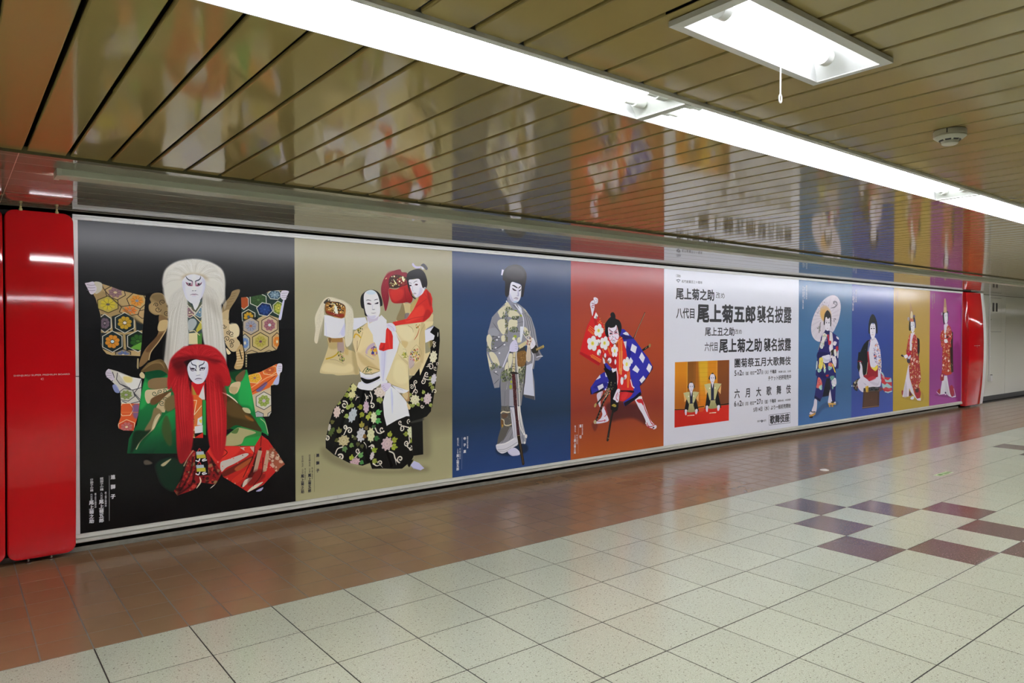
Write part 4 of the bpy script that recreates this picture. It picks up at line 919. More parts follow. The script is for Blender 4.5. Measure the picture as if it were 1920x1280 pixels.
ART[1] = [
('bg',([(0,'9c967c'),(.3,'a09a7c'),(.5,'8e876b'),(.62,'746c54'),(.72,'756e55'),(.82,'97936e'),(1,'a4a079')],)),
('poly',('5f5844',[(999,1479),(1163,1456),(1204,1766),(1121,1793),(998,1762)]),{'bl':24.8,'al':.45}),
('poly',('6c674c',[(235,1615),(499,1793),(839,1867),(1121,1865),(1162,1915),(685,1874),(356,1776),(217,1678)]),{'bl':16.3,'al':.6}),
('poly',('111110',[(1188,715),(1235,660),(1293,692),(1298,785),(1286,912),(1265,1074),(1244,1224),(1217,1362),(1163,1427),(1044,1464),(980,1459),(990,1121),(1098,1011),(1204,882)]),{'sm':0}),
('poly',('111110',[(954,1423),(1197,1406),(1163,1439),(1044,1464)]),{'sm':0}),
('poly',('131312',[(993,1335),(1214,1245),(1207,1398),(1164,1438),(1122,1453),(1128,1764),(1030,1766),(990,1491)]),{'sm':0}),
('poly',('3a3a34',[(1003,1474),(1129,1453),(1115,1476),(1003,1486)]),{'bl':3,'al':.8}),
('curl',('d8d2c0',1238,802,16.3,0,1,6.9)),
('curl',('d8d2c0',1245,833,15.1,2,1,6.9)),
('line',('d8d2c0',[(1279,715),(1276,755)],8.1),{'tp':1}),
('leaf',(1217,1107,43.8,25.1,2.6,'8a8f4a')),
('leaf',(1211,1147,43.8,25,2.2,'8a8f4a')),
('leaf',(1224,1177,43.9,25.1,1.8,'8a8f4a')),
('bloom',(1231,929,39.3,56.6,'d8d4b8','a09a6a',9,.55,.2)),
('bloom',(1234,1120,28.5,49.2,'c8c4c8','9a94a0',9,.55,.25)),
('curl',('d8d2c0',1204,1014,32.5,3.6,1.1,7.5)),
('line',('d8d2c0',[(1157,1010),(1184,1008),(1201,986)],7.5),{'tp':1}),
('curl',('d8d2c0',1164,1076,24.8,1,1.1,7.5)),
('line',('d8d2c0',[(1137,1104),(1164,1122),(1211,1124)],7.4),{'tp':1}),
('curl',('d8d2c0',1127,1138,25.9,5,1.1,7.4)),
('line',('d8d2c0',[(1124,1126),(1137,1098),(1157,1059)],7.4)),
('curl',('d8d2c0',1055,1141,20.8,2,1.1,7.4)),
('line',('d8d2c0',[(1038,1157),(1051,1192),(1022,1236)],7.4)),
('curl',('d8d2c0',1016,1179,20.6,4,1.2,6.8)),
('curl',('d8d2c0',1055,1223,23.2,3.4,1,7.4)),
('leaf',(1006,1257,36.4,24.3,4.2,'8f9a4e')),
('leaf',(1032,1321,36.5,24.4,1.8,'8f9a4e')),
('leaf',(1071,1318,36.8,24.5,1,'8f9a4e')),
('leaf',(1012,1326,36.4,24.3,2.2,'8f9a4e')),
('bloom',(1047,1288,49.6,44.3,'d8d4b4','9a945a',9,.55,.3)),
('leaf',(1137,1242,35.9,23.5,4.3,'8f9a4e')),
('leaf',(1130,1287,35.9,23.5,3,'8f9a4e')),
('leaf',(1197,1331,36.2,23.7,1.2,'8f9a4e')),
('bloom',(1172,1287,41.5,51.8,'c8b8b8','927a84',9,.55,.3)),
('curl',('d8d2c0',1117,1349,18.5,0,1,6.9)),
('curl',('d8d2c0',1244,1230,25.2,3,.9,7)),
('curl',('cfc8b4',1251,1028,18.9,1,1,5.8)),
('curl',('cfc8b4',1275,988,15.2,2,1,5.2)),
('poly',('d8d8e4',[(1145,698),(1239,660),(1198,715),(1245,744),(1235,778),(1151,806)]),{'sm':0}),
('line',('8f8fae',[(1158,692),(1205,674),(1235,662)],6.9)),
('poly',('cbb98c',[(931,468),(1007,483),(1073,419),(1165,508),(1232,565),(1225,634),(1151,698),(867,665),(867,615)]),{'sm':0}),
('poly',('8a7a58',[(870,614),(905,525),(931,468),(956,557),(949,608)]),{'bl':1.7}),
('poly',('c4b284',[(950,479),(1007,483),(994,568),(956,552)])),
('poly',('6d6570',[(956,557),(994,557),(969,602),(949,597)]),{'bl':1.7,'al':.8}),
('poly',('d6c79a',[(854,662),(981,653),(1112,623),(1232,622),(1225,651),(1145,692),(1151,898),(1204,882),(1164,956),(1098,1085),(1091,1022),(1039,1083),(993,1081),(981,963),(917,804),(873,726)]),{'sm':0}),
('mask',([(854,662),(981,653),(1112,623),(1232,622),(1225,651),(1145,692),(1151,898),(1204,882),(1164,956),(1098,1085),(1091,1022),(1039,1083),(993,1081),(981,963),(917,804),(873,726)],),{'sm':0}),
('poly',('c0aa78',[(1112,629),(1151,669),(1144,852),(1124,983),(1085,897),(1098,726)]),{'bl':4.6,'al':.8}),
('poly',('e0d4ac',[(873,665),(981,664),(1046,726),(994,794),(905,748)]),{'bl':6.7,'al':.8}),
('poly',('c8ae70',[(917,787),(981,799),(955,850),(917,827)]),{'bl':4.5,'al':.7}),
('poly',('b4a070',[(993,1019),(1045,987),(1111,955),(1098,1023),(1013,1082)]),{'bl':4.5,'al':.5}),
('line',('8f7c50',[(981,658),(1020,681),(1033,715)],3.4),{'al':.7}),
('line',('8f7c50',[(1145,646),(1098,726),(1091,817)],4),{'al':.5,'bl':1.1}),
('mask',()),
('line',('b0502c',[(1092,681),(1072,737),(1039,783)],6.3),{'tp':1}),
('specks',([(1053,652),(1092,646),(1098,675),(1059,681)],['c08a2c','b0562c','6a6a3a'],22,4,.9)),
('poly',('b4a0b0',[(990,912),(1032,930),(1039,998),(993,1019)]),{'bl':1.7,'al':.7}),
('specks',([(1000,884),(1072,851),(1098,920),(1071,965),(1006,952)],['5a6a3a','c0503c','8a7a9a','c8b050','3c4a2c','b86a5a'],90,5.1,.85)),
('line',('8a7a4a',[(1007,879),(1046,834),(1072,828),(1111,897),(1039,987),(1006,1020)],2.8),{'al':.6}),
('poly',('a8955a',[(1178,801),(1218,784),(1225,819),(1191,853)]),{'al':.6,'bl':1.7}),
('poly',('c9302a',[(1159,342),(1205,381),(1222,426),(1219,484),(1229,536),(1191,588),(1138,626),(1007,641),(905,653),(854,662),(833,631),(969,602),(1033,522),(1066,465),(1086,419)]),{'sm':0}),
('poly',('e0493c',[(1046,522),(1125,486),(1138,566),(1007,624),(956,625)]),{'bl':7.9,'al':.6}),
('poly',('8f1f22',[(1165,348),(1199,404),(1205,496),(1178,428)]),{'bl':5.7,'al':.7}),
('poly',('8f1f22',[(1165,520),(1212,553),(1151,612),(1125,612)]),{'bl':5.7,'al':.5}),
('line',('a0242a',[(1139,383),(1192,439),(1219,484)],5.1),{'al':.6,'bl':1.7}),
('line',('a0242a',[(1059,499),(1112,464),(1165,428)],5.1),{'al':.6,'bl':1.7}),
('line',('a0242a',[(969,614),(1059,590),(1165,577)],5.1),{'al':.6,'bl':1.7}),
('poly',('7a2430',[(729,353),(750,286),(793,229),(856,201),(906,190),(925,211),(976,220),(982,310),(931,340),(805,350),(802,438),(771,541),(750,473),(735,418)])),
('hair',([[(862,198),(793,218),(744,297),(726,375)],[(862,201),(800,251),(756,352),(750,495)],[(862,204),(812,267),(790,373),(773,538)],[(868,209),(830,266),(802,334),(796,439)]],['8a2432','a83040','6a1a28','b83a44'],420,.5,2,0)),
('hair',([[(868,200),(906,204),(950,227),(982,259)],[(868,209),(900,224),(931,261),(950,311)]],['8a2432','6a1a28','a03040'],160,.5,2,0)),
('poly',('b0282a',[(802,356),(868,359),(937,323),(995,320),(1027,421),(1008,466),(969,462),(924,471),(842,471),(811,427)]),{'g':('8f1d22',(956,344),(1008,433))}),
('poly',('d03c34',[(818,366),(931,356),(931,424),(867,459),(830,438)]),{'bl':6.6,'al':.6}),
('line',('7a161c',[(950,345),(956,412),(969,462)],5),{'al':.7,'bl':1.7}),
('poly',('3a2620',[(806,267),(862,237),(931,245),(982,265),(976,310),(906,335),(862,348),(805,339)])),
('poly',('8f2a30',[(881,264),(969,271),(969,310),(893,324)]),{'al':.9,'bl':2.2}),
('specks',([(806,267),(862,242),(944,250),(963,294),(880,342),(809,333)],['c8b478','e8dcb0','8a6a34','3a2a20','5a2020'],90,5.5,.9)),
('line',('e8dcb0',[(843,274),(862,303),(874,320)],8.9),{'tp':1}),
('poly',('e8e0c0',[(922,256),(934,244),(941,261),(947,291),(931,284)])),
('line',('b8a468',[(809,311),(862,312)],4.4)),
('line',('d8c890',[(769,277),(784,265)],5.5),{'tp':1}),
('poly',('1e1c20',[(969,260),(982,214),(1034,186),(1093,174),(1139,200),(1165,251),(1172,302),(1159,337),(1132,343),(1112,304),(1086,260),(989,276),(995,309),(1008,387),(1060,431),(1027,421),(988,354)])),
('poly',('dcdae6',[(989,277),(1034,268),(1086,260),(1107,287),(1122,332),(1145,343),(1125,384),(1092,407),(1060,419),(1027,387),(1005,342)])),
('poly',('b8b4c6',[(1099,333),(1125,349),(1099,402),(1060,418),(1086,385)]),{'bl':4.6,'al':.5}),
('line',('4a4650',[(1034,299),(1053,284),(1074,279)],4),{'tp':1}),
('line',('4a4650',[(1018,303),(1001,298),(992,295)],3.9),{'tp':1}),
('oval',('25222a',1063,310,14.4,6.8,0)),
('oval',('25222a',1006,320,10.3,6.2,0)),
('line',('8a3a4a',[(1047,316),(1066,306),(1078,308)],2.3)),
('line',('a09cb0',[(1027,325),(1026,359),(1034,365)],3.4),{'al':.7}),
('line',('4a3444',[(1030,387),(1047,384),(1063,387)],4),{'tp':1}),
('line',('a84a54',[(1034,395),(1053,395)],2.8),{'al':.7}),
('poly',('b8b4cc',[(1021,136),(1034,130),(1060,153),(1113,153),(1099,168),(1060,173),(1028,155)])),
('poly',('34323a',[(1106,145),(1132,127),(1159,142),(1176,167),(1162,182),(1146,171),(1129,155)])),
('poly',('c8c8d8',[(1113,156),(1129,161),(1139,178),(1116,173)])),
('poly',('dcdcec',[(1135,332),(1155,328),(1151,343)]),{'al':.8}),
('poly',('b0985c',[(1007,483),(1046,443),(1086,425),(1033,517),(1007,545)]),{'al':.8}),
('poly',('c9b888',[(269,756),(395,757),(418,842),(492,875),(515,961),(532,1048),(468,1054),(349,1056),(304,1045),(221,1037),(198,1015),(238,912),(269,819)])),
('poly',('e0d2a4',[(210,1005),(254,954),(389,984),(446,965),(492,1004),(423,1039),(265,1028)]),{'bl':7.3,'al':.7}),
('poly',('9a8458',[(475,789),(504,886),(527,1042),(492,1046),(469,917)]),{'bl':6.4,'al':.5}),
('poly',('a8925e',[(266,761),(344,762),(344,841),(277,840)]),{'bl':5.2,'al':.6}),
('poly',('b89a58',[(406,847),(435,831),(434,895),(406,884)]),{'bl':5.3,'al':.5}),
('poly',('8a6f8a',[(350,767),(389,767),(400,868),(347,862)]),{'bl':3.2,'al':.55}),
('line',('b8952c',[(252,923),(299,911),(332,893),(347,878)],11.5),{'tp':0}),
('line',('7a5a4a',[(282,929),(338,936),(394,963)],2.6),{'al':.7}),
('specks',([(344,872),(389,868),(406,916),(394,953),(360,931)],['3c5030','5a7a34','8a9a3a','2c3a2c','b0a04a','c88a7a'],80,4.7,.9)),
('poly',('d4c294',[(487,709),(563,671),(605,633),(670,627),(731,649),(706,791),(721,1033),(633,1052),(550,1043),(515,972),(498,875),(475,795)]),{'sm':0}),
('mask',([(487,709),(563,671),(605,633),(670,627),(731,649),(706,791),(721,1033),(633,1052),(550,1043),(515,972),(498,875),(475,795)],),{'sm':0}),
('poly',('e0d0a0',[(551,715),(646,682),(658,791),(586,844),(515,875)]),{'bl':6.5,'al':.6}),
('poly',('b89c62',[(515,875),(586,920),(718,1022),(693,1026),(562,973)]),{'bl':6.4,'al':.5}),
('line',('8a6a3c',[(609,991),(669,1009),(721,1027)],4.3),{'bl':1.1,'al':.8}),
('line',('9a7c4c',[(563,715),(527,822),(510,870)],4.3),{'bl':1.1,'al':.7}),
('poly',('b49cc0',[(586,877),(610,828),(658,802),(670,818),(610,861),(604,893)]),{'al':.75,'bl':1.6}),
('line',('8a7ab0',[(586,896),(627,921),(663,938)],3.2),{'al':.6}),
('specks',([(634,850),(670,824),(697,868),(688,900),(645,910)],['c8a02c','c06a7a','4a4a8a','e0b040','b87a8a','8a4a6a'],60,5.4,.95)),
('oval',('3a3a7a',653,883,13.2,12,0)),
('oval',('d0a02c',673,862,15.7,13.1,0)),
('specks',([(516,682),(551,666),(563,698),(528,725)],['3c4a2c','8a8a3a','b0982c'],36,4.8,.9)),
('line',('c8a030',[(487,757),(498,731),(522,736),(545,758)],10.7)),
('line',('7a4a2c',[(516,784),(513,859)],2.7)),
('line',('4a5030',[(562,1038),(586,1007),(609,996)],5.4)),
('specks',([(585,1039),(609,1002),(645,1019),(639,1046)],['2c4a2c','5a6a34','8a8a4a'],36,4.9,.9)),
('mask',()),
('poly',('d9dae8',[(476,602),(586,593),(604,635),(503,694),(476,694)]),{'sm':0}),
('poly',('dcdcea',[(707,583),(765,633),(842,667),(920,807),(861,946),(802,1083),(773,1159),(725,1148),(716,1028),(710,942),(688,839),(660,770),(654,668)]),{'sm':0}),
('poly',('c0c0d8',[(745,651),(774,875),(744,1115),(725,942)]),{'bl':12,'al':.6}),
('line',('a8a8c4',[(764,874),(756,1012),(744,1115)],5.2),{'al':.6,'bl':1.7}),
('poly',('d6c898',[(873,876),(917,927),(981,974),(993,1211),(816,1147),(773,1101),(804,1036),(841,948)]),{'sm':0}),
('poly',('e4d8ac',[(866,949),(955,984),(980,1120),(904,1151),(841,1092)]),{'bl':7.8,'al':.6}),
('line',('9a8454',[(773,1103),(822,1147),(980,1208)],4.4),{'al':.6}),
('poly',('c8b888',[(867,726),(917,804),(981,951),(984,997),(917,939),(873,882),(898,798)]),{'sm':0}),
('poly',('d8cca0',[(904,799),(981,884),(981,963),(879,893)]),{'sm':0}),
('specks',([(917,894),(962,878),(981,929),(942,934)],['b8b44a','6a7a34','d0c050','8a8a3a'],44,5,.9)),
('line',('8a7a4c',[(930,855),(962,866),(981,951)],2.2),{'al':.6}),
('poly',('dedeec',[(535,1029),(585,1058),(645,1060),(721,1035),(736,1127),(705,1153),(645,1188),(573,1185),(509,1160),(526,1118),(550,1113)]),{'sm':0}),
('poly',('161616',[(544,1078),(597,1096),(645,1096),(711,1076),(705,1098),(609,1132),(562,1114)])),
('line',('a8a8c8',[(544,1070),(597,1088),(657,1088),(714,1065)],3.8),{'al':.7}),
('line',('a8a8c8',[(550,1119),(609,1137),(724,1104)],3.2),{'al':.6}),
('poly',('c92e2a',[(786,676),(823,709),(837,748),(836,853),(792,858),(749,871),(709,857),(712,830),(749,737)]),{'sm':0}),
('poly',('8f1c20',[(758,808),(755,858),(712,860),(743,836)]),{'bl':2.8,'al':.6}),
('line',('e0503c',[(792,704),(798,781),(810,847)],8.8),{'al':.4,'bl':3.3}),
('poly',('d4d0e2',[(774,649),(817,637),(854,656),(867,698),(836,709),(792,682)])),
('line',('a09cb8',[(792,654),(836,676),(848,704)],3.9),{'al':.5}),
('poly',('131312',[(473,1120),(535,1174),(648,1194),(661,1175),(755,1156),(883,1269),(978,1424),(1012,1493),(1018,1698),(1032,1772),(1011,1806),(922,1862),(842,1855),(753,1842),(643,1831),(624,1780),(558,1795),(440,1759),(314,1683),(244,1620),(243,1553),(274,1423),(310,1319),(388,1234),(461,1131)]),{'sm':0}),
('mask',([(473,1120),(535,1174),(648,1194),(661,1175),(755,1156),(883,1269),(978,1424),(1012,1493),(1018,1698),(1032,1772),(1011,1806),(922,1862),(842,1855),(753,1842),(643,1831),(624,1780),(558,1795),(440,1759),(314,1683),(244,1620),(243,1553),(274,1423),(310,1319),(388,1234),(461,1131)],),{'sm':0}),
('line',('000000',[(572,1193),(534,1363),(558,1594),(615,1802)],14.9),{'bl':4.6,'al':.8}),
('line',('000000',[(623,1202),(635,1428),(621,1658),(640,1822)],15),{'bl':4.6,'al':.8}),
('line',('000000',[(461,1233),(393,1409),(314,1627)],14.8),{'bl':4.5,'al':.8}),
('line',('000000',[(699,1316),(750,1612),(822,1826)],15.1),{'bl':4.7,'al':.8}),
('leaf',(455,1176,41.3,27.1,3.6,'8f9448')),
('leaf',(442,1209,47.1,27.1,2.8,'8a9440')),
('leaf',(461,1227,41.3,27.1,1.6,'6a7a3a')),
('bloom',(485,1155,28.3,45.5,'d0cc90','8f8a50',9,.55,.2)),
('bloom',(468,1216,35.6,28.4,'d4ce98','8f8a50',9,.55,.1)),
('curl',('d6d0c0',402,1292,31.6,4.4,1.25,9.6)),
('curl',('d6d0c0',390,1340,12.8,2,.8,7.9)),
('line',('d6d0c0',[(497,1263),(510,1241),(532,1237)],6.3),{'tp':1}),
('line',('d6d0c0',[(510,1219),(510,1247)],5.1),{'tp':1}),
('line',('d6d0c0',[(580,1211),(594,1246),(585,1274)],8.6),{'tp':1}),
('line',('d6d0c0',[(629,1202),(645,1249),(632,1295)],9.8)),
('curl',('d6d0c0',645,1316,24.3,4.2,1,9.8)),
('curl',('d6d0c0',604,1241,12.1,1,1,6.3)),
('line',('d6d0c0',[(616,1224),(635,1243)],6.9),{'tp':1}),
('bloom',(339,1344,31,49.3,'d4c2b8','a88a80',9,.55,.15)),
('leaf',(363,1284,34.9,26.7,4.1,'8f9a4e')),
('leaf',(442,1328,44.1,27.1,4.2,'9aa85a')),
('leaf',(466,1318,44.3,27.2,4.7,'8f9a4e')),
('leaf',(436,1379,41.2,27.1,2.9,'9aa85a')),
('bloom',(472,1379,35.7,63.7,'b8c0c4','7f8c98',9,.55,.35)),
('leaf',(559,1319,48,27.6,3.2,'8a8f30')),
('leaf',(565,1365,48.1,27.6,2.2,'8a8f30')),
('leaf',(609,1386,48.4,27.8,1.6,'a8b04c')),
('leaf',(616,1369,36.3,27.9,.7,'8a9440')),
('bloom',(592,1321,27.7,53,'cdb4c0','96788a',9,.55,0)),
('leaf',(680,1379,58.1,28.1,-0.3,'5fae5a')),
('leaf',(679,1431,58.1,28.2,.5,'55a055')),
('bloom',(660,1412,28.2,49.9,'d8dcb4','9aa070',9,.55,0)),
('bloom',(719,1207,59.6,46.7,'d8ccc0','a89488',9,.55,.2)),
('leaf',(699,1252,49.1,28.2,1.2,'8f9a50')),
('leaf',(719,1253,49.2,28.3,1.5,'8f9a50')),
('bloom',(274,1462,14.1,31.2,'b8b4a8','8a8478',9,.55,.1)),
('leaf',(286,1424,34.4,26.4,-0.3,'5a5a30')),
('leaf',(285,1485,51.6,26.4,1.5,'4a5a2c')),
('leaf',(297,1469,34.5,26.4,1,'4a5a2c')),
('curl',('d6d0c0',256,1546,20.6,4.4,1,9.4)),
('line',('d6d0c0',[(396,1531),(417,1490),(423,1468)],8.5)),
('curl',('d6d0c0',412,1467,19.9,.6,1.1,8.5)),
('curl',('d6d0c0',444,1501,27.1,3.6,1.15,9.6)),
('leaf',(360,1514,52.3,26.7,-1.7,'7a7a44')),
('leaf',(447,1612,41.3,27.1,.5,'6a8a4a')),
('leaf',(398,1624,52.6,26.9,1.3,'5a7a4a')),
('leaf',(350,1563,34.8,26.7,2.8,'5a5a30')),
('bloom',(395,1576,52,45.1,'bfb48a','8a7a48',9,.55,.1)),
('line',('d6d0c0',[(386,1626),(344,1636),(323,1676)],8.5)),
('curl',('d6d0c0',368,1706,26.8,4,1,13.5)),
('leaf',(553,1485,54,27.6,-1.6,'8a8038')),
('leaf',(584,1505,36.2,27.7,-1,'6a5a34')),
('leaf',(521,1602,35.8,27.5,1.8,'4a4a2c')),
('leaf',(552,1622,36,27.6,1.4,'4a4a2c')),
('leaf',(503,1560,29.7,27.4,2.6,'4a4a2c')),
('bloom',(546,1544,41.2,59.6,'c4c4c4','8a8e98',9,.55,.1)),
('line',('d6d0c0',[(571,1607),(590,1632),(593,1661)],7.5),{'tp':2}),
('leaf',(650,1499,36.6,28,-0.8,'3a5a3a')),
('leaf',(666,1581,48.9,28.1,.2,'3a6a3a')),
('leaf',(590,1551,36.2,27.8,2.6,'7a5a2c')),
('bloom',(633,1552,35.6,62.5,'d4d4a8','a0a068',9,.55,0)),
('line',('d6d0c0',[(673,1500),(692,1537),(724,1546),(750,1530)],9.9)),
('curl',('d6d0c0',734,1514,27.2,.8,.8,9.9)),
('line',('d6d0c0',[(615,1646),(640,1640),(660,1656)],8.7)),
('curl',('d6d0c0',644,1655,21.9,4.4,.9,9.9)),
('leaf',(644,1689,54.8,28,-0.4,'8aa030')),
('leaf',(646,1765,54.8,28,.3,'8f9a40')),
('bloom',(643,1724,19.1,37.1,'cdc4c0','968c8c',9,.55,.3)),
('line',('d6d0c0',[(653,1789),(685,1810),(717,1808),(740,1834)],11),{'tp':2}),
('curl',('d6d0c0',717,1791,21,3.3,1,8.8)),
('leaf',(459,1738,47.3,27.2,-1.4,'9aa83c')),
('leaf',(527,1723,53.8,27.5,-0.8,'6aa05a')),
('leaf',(539,1759,35.9,27.5,.6,'4a8a4a')),
('bloom',(490,1759,50.6,34.2,'c8aab0','946a74',9,.55,-0.3)),
('line',('d6d0c0',[(490,1725),(521,1694),(533,1678)],8)),
('curl',('d6d0c0',518,1668,22.7,.9,1,8.6)),
('leaf',(466,1549,17.7,27.2,0,'8a8f60')),
('leaf',(801,1582,49.9,31.2,-1.3,'98a038')),
('leaf',(828,1620,56.4,31.4,-0.3,'98a038')),
('leaf',(821,1666,62.6,34.5,.2,'9aa83c')),
('bloom',(781,1639,55.2,58.8,'cfb8b8','9a8088',9,.55,.4)),
('line',('d6d0c0',[(801,1703),(841,1725),(857,1771),(887,1804)],11.2)),
('curl',('d6d0c0',904,1779,30.5,1.8,1.1,11.3)),
('line',('d6d0c0',[(857,1771),(867,1825)],8.9),{'tp':2}),
('line',('d6d0c0',[(1003,1528),(962,1513),(922,1503),(908,1520)],9.6)),
('curl',('d6d0c0',918,1527,26.7,4.6,.9,9.5)),
('curl',('d6d0c0',905,1472,20.3,1,1,8.3)),
('curl',('d6d0c0',990,1467,21.9,2,.9,8.4)),
('leaf',(976,1574,44.9,28.9,3.2,'8a9440')),
('leaf',(1017,1614,58.1,25.8,1.4,'8f9a40')),
('bloom',(1003,1564,31.6,54.1,'d4d6b0','9aa070',9,.55,-0.2)),
('line',('d6d0c0',[(989,1605),(993,1647),(969,1675),(1003,1709)],9)),
('curl',('d6d0c0',965,1651,25.6,1,1.1,9)),
('curl',('d6d0c0',1003,1700,21.9,5,1,9)),
('mask',()),
('poly',('dfe2f0',[(816,1159),(869,1197),(936,1266),(966,1303),(995,1425),(963,1423),(868,1451),(777,1490),(753,1402),(743,1290),(770,1203)]),{'sm':0}),
('poly',('b8bcd4',[(816,1165),(835,1266),(832,1396),(822,1324)]),{'bl':4.7,'al':.6}),
('line',('a0a4c0',[(822,1183),(835,1248),(832,1325)],2.9),{'al':.5}),
('poly',('e0e0ee',[(822,1153),(922,1187),(990,1209),(949,1231),(895,1222)]),{'sm':0}),
('line',('8a8ca8',[(829,1159),(889,1186),(929,1200)],3.5),{'al':.6}),
('poly',('a88458',[(922,1241),(994,1209),(996,1299),(963,1297)]),{'sm':0}),
('poly',('cdb98a',[(970,1310),(1004,1348),(993,1371),(976,1352)])),
('poly',('d4c898',[(922,1235),(977,1226),(970,1286)]),{'al':.7}),
('poly',('d2c8da',[(731,1143),(796,1134),(819,1159),(770,1206),(753,1200),(731,1172)])),
('line',('8a7a92',[(734,1161),(753,1156)],3.5),{'al':.8}),
('line',('8a7a92',[(743,1174),(762,1169)],3.5),{'al':.8}),
('line',('8a7a92',[(752,1187),(772,1182)],3.5),{'al':.8}),
('line',('8a7a92',[(761,1201),(781,1196)],3.5),{'al':.8}),
('poly',('c2c2e4',[(1003,1841),(1037,1809),(1086,1832),(1138,1884),(1100,1898),(1030,1874)]),{'sm':0}),
('line',('8a8ab8',[(996,1846),(1037,1872),(1100,1896)],4.8),{'al':.6,'bl':1.2}),
('poly',('131312',[(975,1826),(1030,1796),(1003,1841),(989,1857)]),{'bl':1.8}),
('poly',('d4cdb6',[(154,781),(163,694),(160,601),(190,528),(229,465),(273,440),(334,452),(402,471),(459,517),(482,586),(475,693),(469,789),(423,831),(406,746),(413,619),(373,493),(267,480),(234,517),(234,590),(201,694),(179,797)]),{'bl':1.5}),
('hair',([[(262,454),(212,517),(174,632),(157,792)],[(262,459),(223,528),(195,642),(176,802)],[(267,464),(234,532),(223,631),(206,766)]],['dcd6c4','c4bca2','ece8da','b0a88e'],500,.5,3,0)),
('hair',([[(278,453),(368,467),(424,587),(423,821)],[(278,448),(413,471),(458,587),(446,837)],[(278,443),(447,491),(484,602),(469,795)]],['dcd6c4','c4bca2','ece8da','b0a88e'],600,.5,3,0)),
('hair',([[(240,480),(278,453),(345,457),(413,481)],[(240,465),(278,440),(345,449),(424,492)]],['dcd6c4','c4bca2','ece8da','b0a88e'],160,.5,2,0)),
('poly',('3a3630',[(232,481),(262,454),(278,453),(284,474),(245,493)])),
('oval',('c8c0a0',272,461,7.7,7.3,0)),
('poly',('6a4420',[(245,496),(278,474),(345,478),(402,497),(416,534),(407,587),(384,603),(317,591),(250,569)])),
('poly',('a8702c',[(251,496),(289,484),(295,547),(256,553)]),{'bl':2.6,'al':.7}),
('poly',('b07a3c',[(373,514),(413,524),(407,582),(373,561)]),{'bl':2.6,'al':.7}),
('poly',('2a1c14',[(278,479),(356,477),(402,508),(356,498),(289,495)]),{'al':.9}),
('poly',('8a2c20',[(256,548),(334,567),(401,572),(379,596),(311,583),(261,563)]),{'al':.9,'bl':1.6}),
('specks',([(256,548),(334,567),(396,577),(334,583)],['e8d0b0','5a1814','d89a70'],50,3.6,.9)),
('specks',([(256,496),(334,478),(402,513),(390,566),(322,562),(256,542)],['f0e0b0','c89a4c','4a3018','e8c878','8a5a24','1c1410'],110,5.7,.9)),
('poly',('f4ecd4',[(323,505),(339,515),(350,567),(328,562),(320,531)]),{'bl':1}),
('line',('f0e4b8',[(289,495),(317,492),(328,504)],6.3)),
('oval',('201814',284,508,10,10.4,0)),
('oval',('201814',370,535,9,9.5,0)),
('oval',('f4ecd4',367,535,4,4.2,0)),
('line',('c0884a',[(413,534),(407,587),(379,604),(317,591)],4.8)),
('poly',('dcdcec',[(235,579),(278,584),(322,599),(379,606),(407,598),(409,736),(401,752),(350,765),(294,759),(234,740)]),{'sm':0}),
('poly',('b8b8d4',[(372,725),(410,640),(406,741)]),{'bl':4.2,'al':.5}),
('line',('b8b8d4',[(356,736),(390,683),(407,662)],3.7),{'al':.5,'bl':1.6}),
('line',('c4c4da',[(255,751),(245,642)],4.7),{'al':.5,'bl':1.6}),
('poly',('7a5a34',[(269,759),(294,762),(288,793),(277,793)])),
('poly',('9a7440',[(294,764),(389,759),(389,794),(294,793)]),{'sm':0}),
('poly',('dcdcea',[(599,585),(622,644),(682,616),(731,572),(780,615),(767,803),(658,796),(652,736),(610,671)]),{'sm':0}),
('poly',('d6c898',[(604,644),(622,671),(676,616),(713,600),(682,649),(652,725),(658,791),(598,790),(493,779),(499,704),(587,644)]),{'sm':0,'al':0}),
('poly',('c8c0d0',[(593,574),(713,572),(695,616),(622,639),(605,617)]),{'sm':0}),
('poly',('232324',[(543,467),(552,419),(587,385),(623,370),(671,371),(713,397),(738,451),(740,495),(719,506),(707,561),(593,585),(575,531),(552,515)])),
('poly',('e0dfec',[(573,423),(593,385),(641,370),(683,387),(707,430),(718,485),(719,556),(695,589),(658,607),(622,595),(593,563),(578,499)])),
('poly',('bfd4dc',[(593,390),(641,371),(683,390),(659,407),(611,406)]),{'bl':2.7,'al':.7}),
('poly',('bcb8ca',[(683,584),(658,607),(622,595),(599,569),(634,584),(670,578)]),{'bl':4.4,'al':.6}),
('line',('3c3a44',[(593,458),(611,452),(640,458)],4.9),{'tp':1}),
('line',('3c3a44',[(665,454),(683,447),(701,444)],4.9),{'tp':1}),
('poly',('2a2830',[(600,485),(617,477),(641,488),(623,491)])),
('poly',('2a2830',[(668,483),(689,472),(704,469),(701,481),(683,484)])),
('line',('8a3a50',[(605,479),(623,476),(641,484)],2.2),{'al':.7}),
('line',('56525e',[(647,525),(656,530),(674,527)],4.3),{'tp':1}),
('line',('b8b4c4',[(653,492),(650,519)],3.8),{'al':.6,'bl':1.6}),
('line',('7a6a78',[(638,558),(658,560),(683,556)],3.3),{'tp':1}),
('poly',('26262a',[(569,515),(581,547),(594,585),(581,563)])),
('line',('55543e',[(151,1658),(150,1950)],1.6),{'sm':0})]
